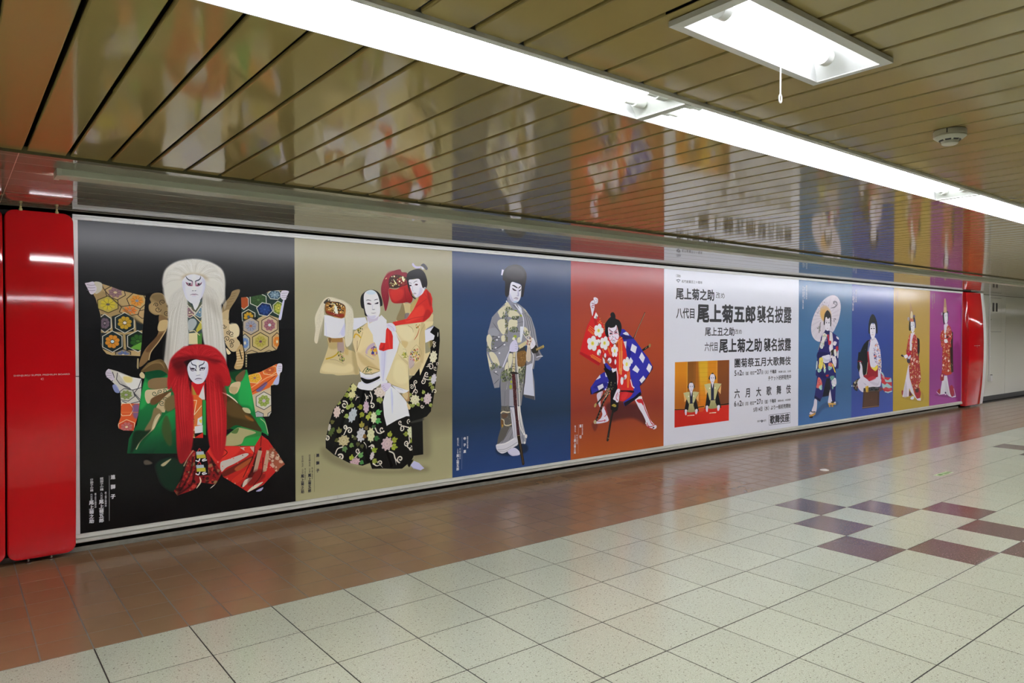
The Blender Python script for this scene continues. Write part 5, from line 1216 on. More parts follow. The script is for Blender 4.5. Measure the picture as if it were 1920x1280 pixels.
ART[2] = [
('bg',([(0,'2c3c5e'),(.3,'2e4468'),(.6,'263a58'),(.75,'22334a'),(.85,'24395c'),(1,'273f6e')],)),
('poly',('182334',[(478,1796),(588,1767),(768,1772),(861,1805),(845,1864),(662,1880),(515,1853)]),{'bl':8.1,'al':.7}),
('poly',('7d7c82',[(891,831),(970,772),(993,851),(1017,906),(1049,949),(994,990),(954,989),(938,1073),(919,1066),(946,1194),(954,1370),(806,1313),(814,1033)]),{'sm':0}),
('poly',('c4c6d4',[(829,1040),(915,1012),(930,1193),(945,1333),(814,1308),(820,1129)]),{'sm':0}),
('poly',('4a4a4e',[(806,1310),(945,1333),(948,1370),(876,1350),(829,1339)]),{'sm':0}),
('line',('d8d8e0',[(915,904),(930,940),(930,988),(915,1066)],8.4)),
('line',('d4d4dc',[(974,956),(1009,948),(1049,949)],7.3)),
('poly',('55545a',[(954,904),(993,905),(1017,942),(970,953)]),{'sm':0}),
('poly',('2c2a26',[(907,849),(970,844),(993,905),(923,916)])),
('poly',('8a7442',[(962,874),(1057,839),(1073,858),(1057,870),(970,896)]),{'sm':0}),
('line',('c8b890',[(970,884),(1061,848)],4.2),{'sm':0}),
('oval',('b09858',1057,854,11.2,14.6,0)),
('poly',('3c3a38',[(647,905),(829,849),(845,1022),(829,1189),(783,1413),(662,1406)]),{'sm':0}),
('poly',('8a8a92',[(585,446),(647,416),(753,448),(829,494),(907,577),(954,685),(982,812),(707,874),(379,806),(400,686),(436,577),(508,512)]),{'sm':0}),
('poly',('86868e',[(393,700),(379,797),(375,900),(407,1056),(435,1143),(464,1231),(522,1228),(537,1095),(640,905),(647,805),(707,652),(479,619)]),{'sm':0}),
('poly',('7e7d80',[(537,1095),(647,911),(738,901),(829,1034),(814,1188),(783,1413),(544,1398),(533,1211)]),{'sm':0}),
('poly',('9c9ca6',[(400,688),(486,677),(515,740),(414,757)]),{'bl':4.6,'al':.7}),
('poly',('6c6c74',[(429,757),(515,763),(603,799),(486,873),(443,861)]),{'bl':4.6,'al':.6}),
('poly',('93939c',[(486,896),(618,846),(618,934),(559,1026),(500,978)]),{'bl':5.8,'al':.7}),
('line',('4a4a50',[(429,749),(486,757),(522,766)],6.3),{'bl':1.2,'al':.8,'tp':1}),
('line',('4a4a50',[(446,878),(515,856),(588,810)],6.3),{'bl':1.2,'al':.8,'tp':1}),
('line',('4a4a50',[(443,792),(486,769),(530,769)],6.3),{'bl':1.2,'al':.8,'tp':1}),
('line',('4a4a50',[(379,866),(443,890),(508,885)],6.3),{'bl':1.1,'al':.8,'tp':1}),
('line',('4a4a50',[(450,1080),(515,1117)],6.3),{'bl':1.2,'al':.8,'tp':1}),
('line',('4a4a50',[(457,1196),(522,1147)],6.4),{'bl':1.2,'al':.8,'tp':1}),
('poly',('d2ccb2',[(508,518),(588,464),(596,499),(581,551),(537,581),(515,552)])),
('poly',('d2ccb2',[(588,446),(633,434),(670,474),(640,498),(603,487)])),
('poly',('d2ccb2',[(618,510),(707,514),(760,549),(738,579),(647,574),(618,551)])),
('poly',('d2ccb2',[(497,634),(522,599),(588,598),(588,674),(588,709),(566,738),(530,697)])),
('poly',('d2ccb2',[(625,639),(647,597),(730,602),(730,662),(677,674),(647,703),(625,685)])),
('poly',('d2ccb2',[(581,744),(588,796),(551,802),(544,755)])),
('poly',('d2ccb2',[(379,749),(414,738),(436,795),(379,806)])),
('poly',('d2ccb2',[(806,673),(845,673),(883,727),(845,745)])),
('poly',('d2ccb2',[(806,495),(837,506),(883,565),(845,542)])),
('poly',('d2ccb2',[(379,757),(407,746),(436,769),(425,826),(428,878),(393,843),(379,803)])),
('poly',('d2ccb2',[(403,906),(443,898),(486,931),(522,1001),(515,1025),(457,1000),(428,964)])),
('poly',('d2ccb2',[(379,906),(414,976),(436,1022),(414,1050),(393,981)])),
('poly',('d2ccb2',[(508,653),(603,653),(588,729),(544,723)])),
('poly',('d2ccb2',[(625,928),(677,923),(662,1029),(633,1040)])),
('poly',('d2ccb2',[(588,1032),(618,992),(625,1051),(588,1073)])),
('poly',('d2ccb2',[(738,770),(776,765),(783,806),(738,812)])),
('poly',('d2ccb2',[(753,877),(845,789),(814,848),(768,877)])),
('poly',('d2ccb2',[(745,1037),(806,1045),(783,1104),(753,1103)])),
('poly',('d2ccb2',[(618,1057),(662,1052),(670,1123),(625,1122)])),
('specks',([(588,475),(618,475),(640,521),(610,592),(581,598),(552,581)],['5a6444','454c3c','6f7a52','3c4238','7d8560'],60,6.4,.75)),
('specks',([(588,598),(625,598),(618,803),(588,802)],['6a6a50','4a4a38','8a8a66','5a5f40'],80,5.8,.8)),
('specks',([(640,685),(677,662),(738,673),(730,715),(655,715)],['5a6444','454c3c','6f7a52','3c4238','7d8560'],60,6.5,.8)),
('specks',([(662,568),(753,561),(738,596),(677,597)],['5a6444','454c3c','6f7a52','3c4238','7d8560'],50,5.9,.8)),
('specks',([(806,691),(883,709),(876,751),(814,745)],['5a6444','454c3c','6f7a52','3c4238','7d8560'],40,6,.7)),
('specks',([(806,506),(860,553),(891,577),(845,577)],['5a6444','454c3c','6f7a52','3c4238','7d8560'],34,5.4,.7)),
('specks',([(603,475),(685,485),(692,503),(640,510)],['5a6444','454c3c','6f7a52','3c4238','7d8560'],30,5.3,.7)),
('oval',('8f9c3a',707,756,21.1,15.3,0)),
('oval',('8f9c3a',783,557,18.3,10.7,0)),
('poly',('e0ddd0',[(677,768),(700,762),(707,792),(677,785)])),
('oval',('7f8f4a',719,508,19.6,9.4,0)),
('specks',([(429,746),(472,769),(450,878),(421,884),(436,815)],['5a6444','454c3c','6f7a52','3c4238','7d8560'],40,5.8,.7)),
('specks',([(414,1022),(450,988),(537,1025),(544,1054),(479,1047),(428,1068)],['5a6444','454c3c','6f7a52','3c4238','7d8560'],80,6.9,.75)),
('specks',([(379,826),(393,843),(436,895),(379,894)],['5a6444','454c3c','6f7a52','3c4238','7d8560'],36,5.7,.7)),
('specks',([(544,1095),(603,1062),(677,1053),(662,1158),(544,1177)],['5a6444','454c3c','6f7a52','3c4238','7d8560'],130,8.2,.75)),
('specks',([(753,1067),(829,1046),(814,1165),(768,1198)],['5a6444','454c3c','6f7a52','3c4238','7d8560'],90,7.7,.75)),
('specks',([(738,1185),(806,1188),(776,1306),(738,1274)],['8a8a80','55554c','a8a890'],50,7.1,.7)),
('oval',('98a040',655,1229,16.4,21.2,0)),
('oval',('98a040',662,1182,12,14.1,0)),
('poly',('c8c6d0',[(603,1250),(621,1180),(607,1244)])),
('oval',('dcdce4',493,786,10.9,6.9,0),{'bl':.6}),
('oval',('dcdce4',522,909,10.9,7,0),{'bl':.6}),
('oval',('dcdce4',482,1081,10.9,6.9,0),{'bl':.6}),
('oval',('dcdce4',581,831,11,7,0),{'bl':.6}),
('oval',('dcdce4',479,859,10.8,6.9,0),{'bl':.6}),
('oval',('dcdce4',515,760,10.9,7,0),{'bl':.6}),
('line',('a4a4aa',[(806,495),(845,613),(883,805)],6),{'al':.7,'bl':1.2}),
('line',('55555a',[(814,500),(857,613),(897,805)],6),{'al':.7,'bl':1.2}),
('line',('a4a4aa',[(821,506),(869,613),(912,805)],6),{'al':.7,'bl':1.2}),
('line',('55555a',[(829,512),(882,613),(926,805)],6),{'al':.7,'bl':1.2}),
('line',('a4a4aa',[(837,518),(894,613),(940,805)],6),{'al':.7,'bl':1.2}),
('line',('55555a',[(845,524),(907,613),(954,805)],6),{'al':.7,'bl':1.2}),
('line',('a4a4aa',[(852,529),(919,613),(968,806)],6),{'al':.7,'bl':1.2}),
('poly',('8f8f9c',[(618,428),(647,410),(707,461),(753,513),(730,508),(677,497)]),{'sm':0}),
('poly',('74747e',[(647,427),(707,461),(745,502),(707,485)]),{'bl':1.8}),
('line',('d8d8e4',[(707,455),(768,519),(806,578),(810,661),(799,727)],10.6)),
('poly',('d6d8e8',[(738,455),(783,483),(798,536),(768,525)]),{'sm':0}),
('poly',('d8daea',[(768,661),(806,661),(799,745),(783,810),(768,780)]),{'sm':0}),
('line',('55555e',[(730,629),(776,620),(806,617)],4.1),{'al':.7}),
('line',('3a3a3e',[(730,700),(768,709)],5.3),{'tp':1}),
('line',('4a4a50',[(443,623),(501,686),(537,715)],6.3),{'al':.7,'bl':1.2,'tp':1}),
('poly',('7a5a34',[(738,907),(837,896),(841,986),(814,1039),(745,1037),(734,984)]),{'bl':1.2}),
('specks',([(738,907),(837,896),(841,986),(814,1039),(745,1037)],['8f6a3c','684a28','a07c48'],60,5.9,.6)),
('poly',('cfcbe0',[(647,834),(677,800),(715,788),(738,830),(745,877),(722,900),(655,899),(640,881)])),
('line',('8f8ca4',[(707,829),(741,833)],3.5),{'al':.7}),
('line',('8f8ca4',[(707,850),(741,854)],3.5),{'al':.7}),
('line',('8f8ca4',[(707,871),(741,875)],3.5),{'al':.7}),
('poly',('c8bc90',[(745,842),(845,795),(852,825),(768,877)]),{'sm':0}),
('line',('2c2c28',[(745,883),(829,854)],8.3),{'al':.8,'tp':1}),
('poly',('dcdae6',[(891,789),(930,771),(958,826),(938,862),(899,873)])),
('line',('a8a4b8',[(907,807),(938,850)],4.2),{'al':.6}),
('poly',('d6cbb8',[(845,807),(891,771),(915,783),(891,849),(903,940),(899,988),(872,1002),(845,986),(841,938),(856,855)]),{'sm':0}),
('line',('8a6e62',[(854,861),(851,927),(856,987)],2.4),{'al':.8}),
('line',('8a6e62',[(865,861),(863,927),(866,987)],2.4),{'al':.8}),
('line',('8a6e62',[(876,861),(874,927),(875,987)],2.4),{'al':.8}),
('line',('8a6e62',[(887,861),(886,927),(884,987)],2.4),{'al':.8}),
('line',('8a6e62',[(897,861),(898,927),(894,987)],2.4),{'al':.8}),
('specks',([(845,771),(915,765),(891,843),(852,837)],['a8483c','e8e0d0','5a4a44'],40,4.8,.9)),
('line',('e4dcd0',[(806,729),(845,771),(876,795)],6)),
('line',('e4dcd0',[(891,705),(883,747),(868,783)],6)),
('line',('d8d0bc',[(837,765),(883,747),(922,789)],7.2)),
('line',('d8d8e6',[(644,881),(610,945),(562,1038)],8.8),{'sm':0}),
('line',('b4b4c4',[(640,911),(603,980),(566,1043)],5.3),{'sm':0}),
('poly',('7b7a80',[(537,1249),(677,1256),(707,1417),(640,1410),(544,1402)]),{'sm':0}),
('poly',('9b9ba6',[(640,1254),(689,1256),(692,1416),(639,1410)]),{'sm':0}),
('line',('5a5a60',[(588,1269),(581,1397)],5.3),{'bl':1.8,'al':.6}),
('poly',('56544e',[(544,1402),(640,1413),(677,1586),(662,1715),(493,1757),(507,1689),(537,1610),(533,1493)]),{'sm':0}),
('specks',([(544,1406),(640,1418),(670,1586),(544,1610)],['66645e','48463f','74726a'],90,7,.6)),
('line',('c4b89a',[(540,1467),(566,1455),(610,1466),(640,1465)],12.8)),
('poly',('5a4638',[(548,1482),(618,1479),(610,1510),(566,1519)]),{'bl':1.8}),
('line',('c4b89a',[(548,1526),(573,1537),(581,1578),(618,1590),(662,1582)],10.5)),
('poly',('6a4c2c',[(540,1529),(566,1542),(566,1589),(544,1593)]),{'bl':1.7}),
('poly',('a8823c',[(551,1576),(570,1583),(555,1606)])),
('poly',('8e8c92',[(573,1718),(647,1607),(707,1600),(730,1709),(603,1756),(500,1758)]),{'sm':0,'al':.9}),
('line',('5a5a60',[(677,1586),(610,1675),(544,1751)],5.9),{'al':.7,'bl':1.2}),
('line',('5a5a60',[(662,1609),(588,1696),(515,1748)],5.9),{'al':.7,'bl':1.2}),
('line',('5a5a60',[(692,1587),(677,1657),(640,1725)],5.9),{'al':.7,'bl':1.2}),
('poly',('c4c4cc',[(647,1419),(696,1422),(738,1710),(745,1782),(692,1729),(670,1586)]),{'sm':0}),
('line',('7a7a84',[(662,1443),(692,1576),(707,1707)],5.9),{'al':.7,'bl':1.2}),
('poly',('d2d2d8',[(482,1779),(493,1754),(588,1749),(677,1719),(707,1713),(730,1733),(738,1781),(707,1796),(647,1820),(588,1843),(544,1844),(500,1816)])),
('line',('8f8f9a',[(500,1807),(588,1808),(677,1781),(734,1757)],5.2),{'al':.8}),
('line',('9a9aa4',[(515,1823),(588,1828),(662,1803)],4.7),{'al':.7}),
('line',('f0f0f2',[(493,1763),(588,1758),(692,1723)],8.1),{'al':.6,'bl':1.7}),
('poly',('cdcde8',[(618,1834),(677,1808),(715,1812),(757,1846),(764,1879),(715,1885),(662,1877)])),
('line',('9494bc',[(625,1841),(677,1877),(753,1881)],4.7),{'al':.6,'bl':1.2}),
('line',('cfcdc8',[(738,1419),(757,1593),(776,1713),(787,1774)],6.5),{'al':.95}),
('line',('cfcdc8',[(742,1419),(766,1593),(788,1714),(796,1775)],6.5),{'al':.95}),
('line',('cfcdc8',[(747,1419),(775,1594),(800,1716),(806,1776)],6.5),{'al':.95}),
('line',('cfcdc8',[(751,1420),(784,1595),(813,1717),(815,1777)],6.5),{'al':.95}),
('line',('cfcdc8',[(756,1420),(793,1596),(825,1718),(824,1778)],6.5),{'al':.95}),
('line',('cfcdc8',[(760,1420),(803,1596),(837,1719),(833,1779)],6.5),{'al':.95}),
('line',('e0deda',[(757,1260),(768,1439),(791,1595),(830,1706),(849,1726)],8.3)),
('line',('e0deda',[(723,1258),(738,1437),(761,1593),(814,1693)],8.3)),
('oval',('d4d2ce',841,1710,15.5,18,0)),
('oval',('d4d2ce',822,1771,10.8,12,0)),
('line',('8a8884',[(768,1641),(799,1715),(806,1764)],4.2),{'al':.7}),
('line',('d6d4ce',[(719,900),(730,1019),(745,1156),(757,1281),(764,1412)],10.1)),
('poly',('c9bf9c',[(685,906),(711,903),(707,1030),(704,1092),(674,1091),(677,1017)]),{'sm':0}),
('line',('7a7048',[(679,953),(709,956)],5.3),{'sm':0}),
('line',('7a7048',[(679,1012),(709,1015)],5.3),{'sm':0}),
('line',('7a7048',[(679,1059),(709,1063)],5.3),{'sm':0}),
('specks',([(677,1023),(707,1024),(704,1089),(676,1088)],['8a7a50','e0d8b8','6a5a3c'],22,4.7,.9)),
('poly',('2a2624',[(644,1096),(677,1088),(730,1095),(753,1109),(707,1110),(662,1105)])),
('poly',('4a2628',[(668,1108),(707,1110),(723,1244),(734,1410),(692,1408),(681,1242)]),{'sm':0}),
('poly',('43262a',[(685,1256),(723,1258),(738,1484),(768,1701),(730,1697),(707,1482)]),{'sm':0}),
('poly',('2c2218',[(730,1697),(768,1701),(799,1847),(823,1969),(814,1986),(795,1981),(776,1892)]),{'sm':0}),
('specks',([(668,1111),(707,1113),(730,1404),(692,1402)],['7a4a48','2c1618','8a5a58'],60,3.5,.8)),
('specks',([(689,1256),(723,1258),(764,1694),(734,1692)],['7a4a48','2c1618','8a5a58'],70,3.5,.8)),
('line',('8a7a50',[(768,1772),(807,1967)],3),{'al':.8}),
('line',('8a7a50',[(738,1698),(768,1695)],4.8)),
('poly',('2a282c',[(588,248),(563,226),(566,162),(610,107),(662,84),(730,77),(791,91),(837,136),(848,189),(837,243),(825,292),(806,373),(779,376),(768,329),(783,264),(662,248),(640,357),(618,387),(588,362)])),
('poly',('46444a',[(610,125),(707,96),(806,138),(814,197),(707,225),(603,195)]),{'bl':9.3,'al':.35}),
('poly',('d0d0e4',[(552,131),(575,135),(559,187),(541,185)]),{'sm':0}),
('poly',('8f8fa4',[(610,405),(633,363),(662,427),(707,461),(677,456),(625,428)]),{'sm':0}),
('oval',('dcdce8',607,428,8.9,9.3,0)),
('poly',('d9d8e8',[(662,248),(722,251),(779,270),(783,311),(776,377),(753,419),(707,439),(662,421),(640,381),(640,334)])),
('poly',('b0aec4',[(640,345),(662,380),(692,426),(655,415)]),{'bl':4.7,'al':.6}),
('poly',('a8c0d4',[(685,426),(738,419),(719,437),(696,438)]),{'bl':1.8,'al':.7}),
('poly',('b4b2c8',[(745,295),(757,365),(738,372)]),{'bl':3.5,'al':.6}),
('poly',('2c2a34',[(671,273),(696,272),(738,294),(726,298),(692,283)])),
('poly',('2c2a34',[(779,273),(768,291),(747,302),(753,291)])),
('poly',('25232c',[(674,300),(696,308),(726,323),(700,325),(681,315)])),
('poly',('25232c',[(779,305),(760,318),(747,324),(768,325)])),
('line',('8a4a62',[(685,312),(715,324)],2.9),{'al':.7}),
('line',('7a7890',[(741,330),(745,369),(722,369)],4.1),{'al':.8,'tp':1}),
('line',('5a4658',[(692,400),(719,390),(747,396)],5.3),{'tp':1}),
('line',('8a6a84',[(715,402),(741,402)],5.3),{'al':.7}),
('line',('8a93a6',[(103,1652),(99,1940)],2.5),{'sm':0})]
ART[3] = [
('bg',([(0,'93393a'),(.2,'9b4032'),(.42,'9c4228'),(.6,'923d26'),(.75,'7e3226'),(.84,'8a3c24'),(1,'9f4f24')],)),  # purplish top stop carries some reflected lamp haze in the print colour
('poly',('401c20',[(503,1486),(661,1447),(842,1483),(1029,1520),(1125,1655),(1154,1748),(935,1654),(697,1649),(573,1651)]),{'bl':13.5,'al':.8}),
('poly',('5a2420',[(298,1654),(383,1673),(349,1743),(315,1716)]),{'bl':8.5,'al':.7}),
('line',('2c2420',[(1109,503),(1031,628),(933,777)],13.9),{'sm':0}),
('line',('b8a078',[(1111,506),(988,694),(943,774)],4.4),{'sm':0}),
('line',('1c1c1c',[(1075,914),(1185,867)],24.9),{'sm':0}),
('oval',('8a7a4a',1191,864,17.7,22.2,.5)),
('line',('8a8050',[(1119,898),(1146,878)],5.9),{'sm':0}),
('poly',('2f2f98',[(725,680),(777,683),(882,752),(946,796),(1032,876),(1075,921),(1163,996),(1239,1095),(1236,1124),(1120,1238),(1033,1301),(1012,1351),(948,1348),(883,1207),(841,1061),(767,816),(715,758)]),{'sm':0}),
('poly',('201f70',[(883,1185),(990,1233),(1120,1238),(1033,1301),(969,1268)]),{'bl':7.2,'al':.7}),
('poly',('1c1c5c',[(819,859),(893,918),(862,990),(830,960)]),{'bl':5.7,'al':.6}),
('poly',('1b1a40',[(715,758),(788,744),(935,781),(861,788),(767,794)]),{'bl':3.6,'al':.7}),
('poly',('d8d8ec',[(903,839),(983,876),(957,948),(877,911)]),{'sm':0}),
('poly',('d8d8ec',[(1059,932),(1114,995),(1081,1057),(1016,993)]),{'sm':0}),
('poly',('d8d8ec',[(1175,1059),(1228,1098),(1192,1171),(1136,1121)]),{'sm':0}),
('poly',('d8d8ec',[(963,1072),(1025,1125),(974,1183),(904,1128)]),{'sm':0}),
('poly',('d8d8ec',[(1087,1193),(1124,1231),(1066,1284),(1022,1242)]),{'sm':0}),
('poly',('d8d8ec',[(756,730),(808,710),(840,723),(859,752),(798,744)]),{'sm':0}),
('poly',('d8d8ec',[(769,816),(817,813),(809,895),(793,873)]),{'sm':0}),
('poly',('d8d8ec',[(846,1025),(883,986),(920,1027),(904,1059),(862,1040)]),{'sm':0}),
('line',('17172c',[(1239,1095),(1236,1124),(1120,1238),(1028,1304)],8.9),{'sm':0}),
('poly',('d8d4e0',[(953,1451),(991,1428),(1057,1419),(1071,1452),(1115,1525),(1163,1619),(1212,1694),(1271,1744),(1310,1764),(1300,1793),(1242,1797),(1173,1762),(1135,1746),(1125,1694),(1077,1619),(1019,1551),(982,1498)])),
('poly',('b8262c',[(977,1456),(1066,1452),(1086,1524),(1057,1496),(1010,1487)]),{'bl':1.3}),
('line',('a82838',[(1076,1472),(1124,1578),(1192,1680),(1222,1727),(1251,1743)],10.9),{'tp':0}),
('line',('a82838',[(1144,1715),(1173,1756),(1222,1766),(1281,1748)],9.7)),
('line',('a82838',[(1135,1733),(1164,1768),(1251,1795)],7.8)),
('poly',('3c2a34',[(1241,1778),(1266,1770),(1271,1787),(1246,1788)])),
('oval',('e4e0ea',1134,1721,9.6,11.6,0)),
('oval',('e4e0ea',1028,1433,41.7,15.4,0)),
('poly',('2f2f98',[(869,1105),(1018,1174),(1028,1302),(1057,1381),(935,1450),(787,1511),(769,1466),(897,1404),(934,1361)]),{'sm':0}),
('poly',('141420',[(1038,1367),(1057,1400),(953,1451),(806,1512),(787,1505),(778,1473),(935,1425)]),{'sm':0}),
('poly',('b8242a',[(715,1362),(805,1342),(916,1379),(870,1421),(769,1459),(715,1450)]),{'sm':0}),
('poly',('d83a34',[(751,1377),(842,1369),(805,1430),(742,1439)]),{'bl':6.3,'al':.5}),
('poly',('2a1418',[(732,1313),(823,1324),(934,1355),(916,1373),(805,1355),(733,1351)]),{'bl':2.5}),
('poly',('c8c0cc',[(373,1357),(450,1330),(450,1361),(425,1420),(425,1481),(408,1492),(378,1418)])),
('poly',('d0ccd8',[(442,1531),(477,1491),(503,1560),(538,1618),(542,1649),(486,1663),(365,1666),(374,1639),(425,1616),(451,1575)])),
('line',('a82838',[(442,1348),(429,1408),(425,1457)],6.1)),
('line',('a82838',[(472,1497),(512,1573),(486,1602),(486,1651)],7.4)),
('line',('a82838',[(378,1639),(434,1644),(503,1640)],7.3)),
('oval',('e0dce6',484,1617,10.4,11,0)),
('line',('a82838',[(485,1485),(520,1561)],4.9)),
('poly',('2e2e92',[(280,1285),(347,1216),(416,1158),(484,1130),(554,1218),(590,1269),(485,1320),(399,1334),(297,1359)]),{'sm':0}),
('poly',('1c1c5a',[(314,1287),(433,1244),(537,1255),(450,1312)]),{'bl':6,'al':.5}),
('poly',('14141e',[(280,1279),(297,1353),(280,1358),(272,1315)]),{'sm':0}),
('poly',('14141c',[(297,1353),(424,1311),(485,1301),(450,1330),(356,1350)]),{'sm':0}),
('poly',('d4d4e6',[(352,1213),(416,1158),(424,1189),(398,1200)]),{'sm':0}),
('poly',('d4d4e6',[(377,1278),(454,1254),(472,1292),(399,1322)]),{'sm':0}),
('poly',('d4d4e6',[(489,1142),(510,1137),(532,1175),(519,1186),(497,1182)]),{'sm':0}),
('poly',('d4d4e6',[(524,1242),(581,1238),(591,1263),(563,1277)]),{'sm':0}),
('poly',('d4d4e6',[(580,1115),(651,1098),(642,1123),(607,1143)]),{'sm':0}),
('poly',('15161a',[(467,1093),(572,1096),(660,1123),(670,1304),(652,1471),(697,1499),(679,1547),(626,1569),(573,1528),(581,1442),(590,1319),(554,1237)]),{'sm':0}),
('poly',('16171c',[(474,1051),(554,1081),(655,1113),(661,1333),(515,1326),(554,1194),(484,1093)]),{'sm':0}),
('poly',('2f2f98',[(479,1044),(514,1038),(584,1096),(574,1124),(514,1094)]),{'sm':0}),
('poly',('d8d8ea',[(584,1103),(660,1077),(655,1127),(604,1143)]),{'sm':0}),
('poly',('c22426',[(303,548),(345,496),(404,568),(465,641),(491,738),(543,763),(596,837),(658,925),(668,1099),(614,1103),(544,1033),(448,946),(440,1019),(397,1066),(279,1014),(121,936),(170,797),(228,654)]),{'sm':0}),
('mask',([(303,548),(345,496),(404,568),(465,641),(491,738),(543,763),(596,837),(658,925),(668,1099),(614,1103),(544,1033),(448,946),(440,1019),(397,1066),(279,1014),(121,936),(170,797),(228,654)],),{'sm':0}),
('poly',('8f1a22',[(121,933),(278,1008),(406,1066),(423,1036),(287,972),(138,916)]),{'bl':4.7,'al':.7}),
('poly',('8a1a22',[(405,775),(448,860),(444,958),(422,884)]),{'bl':4.9,'al':.7}),
('poly',('8f1c22',[(320,557),(370,605),(345,653)]),{'bl':4.8,'al':.5}),
('poly',('8a181e',[(457,946),(544,972),(658,987),(659,1105),(544,1046)]),{'bl':6.1,'al':.7}),
('line',('d8a03c',[(265,651),(362,702)],4.8),{'sm':0}),
('line',('d8a03c',[(254,665),(364,732)],4.8),{'sm':0}),
('line',('d8a03c',[(246,681),(358,751)],4.8),{'sm':0}),
('line',('d8a03c',[(240,693),(320,741)],4.8),{'sm':0}),
('line',('d8a03c',[(274,951),(423,1018)],4.8),{'sm':0}),
('line',('d8a03c',[(285,969),(418,1030)],4.8),{'sm':0}),
('line',('d8a03c',[(299,946),(431,1006)],4.8),{'sm':0}),
('line',('d8a03c',[(383,611),(430,641)],4.8),{'sm':0}),
('line',('d8a03c',[(400,598),(439,622)],4.9),{'sm':0}),
('oval',('8f8a6a',409,660,31,32,0)),
('oval',('8f8a6a',439,700,31.2,32.1,0)),
('oval',('8f8a6a',410,740,31.1,32,0)),
('oval',('8f8a6a',362,726,30.8,31.9,0)),
('oval',('8f8a6a',361,676,30.8,31.8,0)),
('oval',('e8e6ea',407,658,29,30.6,0)),
('oval',('e8e6ea',437,698,29.1,30.7,0)),
('oval',('e8e6ea',408,739,29,30.6,0)),
('oval',('e8e6ea',360,724,28.7,30.5,0)),
('oval',('e8e6ea',360,674,28.7,30.5,0)),
('oval',('d8d060',394,699,19.3,19,0)),
('oval',('a8a838',394,699,6.9,6.8,0)),
('oval',('8f8a6a',319,787,37,35.4,0)),
('oval',('8f8a6a',360,828,37.2,35.6,0)),
('oval',('8f8a6a',330,876,37.1,35.5,0)),
('oval',('8f8a6a',272,864,36.7,35.3,0)),
('oval',('8f8a6a',265,810,36.7,35.3,0)),
('oval',('e8e6ea',318,786,34.5,33.9,0)),
('oval',('e8e6ea',358,826,34.7,34,0)),
('oval',('e8e6ea',329,874,34.6,34,0)),
('oval',('e8e6ea',270,862,34.2,33.8,0)),
('oval',('e8e6ea',263,808,34.2,33.8,0)),
('oval',('d8d060',307,831,23,21.1,0)),
('oval',('a8a838',307,831,8.2,7.5,0)),
('oval',('8f8a6a',499,792,31.5,32.2,0)),
('oval',('8f8a6a',528,834,31.7,32.3,0)),
('oval',('8f8a6a',496,873,31.5,32.2,0)),
('oval',('8f8a6a',448,855,31.3,32.1,0)),
('oval',('8f8a6a',450,805,31.3,32.1,0)),
('oval',('e8e6ea',497,790,29.4,30.9,0)),
('oval',('e8e6ea',526,832,29.5,30.9,0)),
('oval',('e8e6ea',494,871,29.4,30.9,0)),
('oval',('e8e6ea',447,853,29.2,30.7,0)),
('oval',('e8e6ea',448,804,29.2,30.7,0)),
('oval',('d8d060',482,830,19.6,19.2,0)),
('oval',('a8a838',482,830,7,6.8,0)),
('oval',('e4e2e6',357,538,27.1,26.6,0)),
('oval',('8a8a84',358,563,17,16.9,0)),
('oval',('e4e2e6',339,552,15.2,21.7,0)),
('oval',('e4e2e6',403,920,27.4,26.7,0)),
('oval',('8a8a84',404,945,17.1,17,0)),
('oval',('e4e2e6',385,933,15.3,21.8,0)),
('oval',('e4e2e6',392,814,27.3,26.7,0)),
('oval',('8a8a84',392,838,17.1,17,0)),
('oval',('e4e2e6',373,827,15.3,21.8,0)),
('line',('d8a03c',[(452,897),(474,928)],5.5),{'sm':0}),
('line',('d8a03c',[(535,892),(561,948)],5.5),{'sm':0}),
('line',('d8a03c',[(548,880),(579,960)],5.5),{'sm':0}),
('line',('d8a03c',[(530,861),(543,917)],5.5),{'sm':0}),
('line',('d8a03c',[(570,862),(587,924)],5.5),{'sm':0}),
('oval',('d8d4dc',557,1015,29.8,30.8,0)),
('oval',('8a8a84',544,1027,15.8,16,0)),
('oval',('d8d4dc',491,959,15.6,24.5,0)),
('mask',()),
('poly',('d8d4dc',[(452,976),(483,1001),(492,1044),(466,1044)]),{'sm':0}),
('line',('c8a44a',[(406,574),(421,570)],4.2),{'sm':0}),
('line',('c8a44a',[(413,595),(428,592)],4.3),{'sm':0}),
('line',('c8a44a',[(466,628),(482,625)],4.3),{'sm':0}),
('line',('c8a44a',[(462,653),(478,649)],4.3),{'sm':0}),
('line',('c8a44a',[(465,677),(480,673)],4.3),{'sm':0}),
('line',('c8a44a',[(468,702),(484,698)],4.3),{'sm':0}),
('poly',('dcd6e0',[(303,548),(277,462),(269,426),(286,398),(319,382),(319,361),(344,354),(378,366),(385,387),(374,417),(336,433),(336,466),(319,503)])),
('line',('9a4a68',[(298,422),(319,425),(353,427)],6)),
('line',('9a4a68',[(328,439),(298,443),(302,464),(319,458)],6.6)),
('line',('8f7f90',[(319,382),(344,406),(319,415),(287,413)],4.8),{'al':.8}),
('line',('8f7f90',[(344,373),(370,381),(361,405)],4.2),{'al':.7}),
('line',('9a4a68',[(334,460),(328,491)],3.6)),
('poly',('b82428',[(307,548),(340,490),(353,508),(328,557)]),{'sm':0}),
('poly',('c82a28',[(685,794),(726,758),(757,787),(809,902),(862,1134),(873,1228),(916,1346),(656,1333),(660,999)]),{'sm':0}),
('poly',('c42826',[(660,1099),(869,1105),(878,1232),(939,1323),(916,1351),(823,1324),(741,1304),(670,1310)]),{'sm':0}),
('line',('d88a34',[(695,801),(706,986),(700,1157)],10.7),{'al':.9}),
('line',('e8c890',[(701,915),(710,1129)],2.8),{'al':.8}),
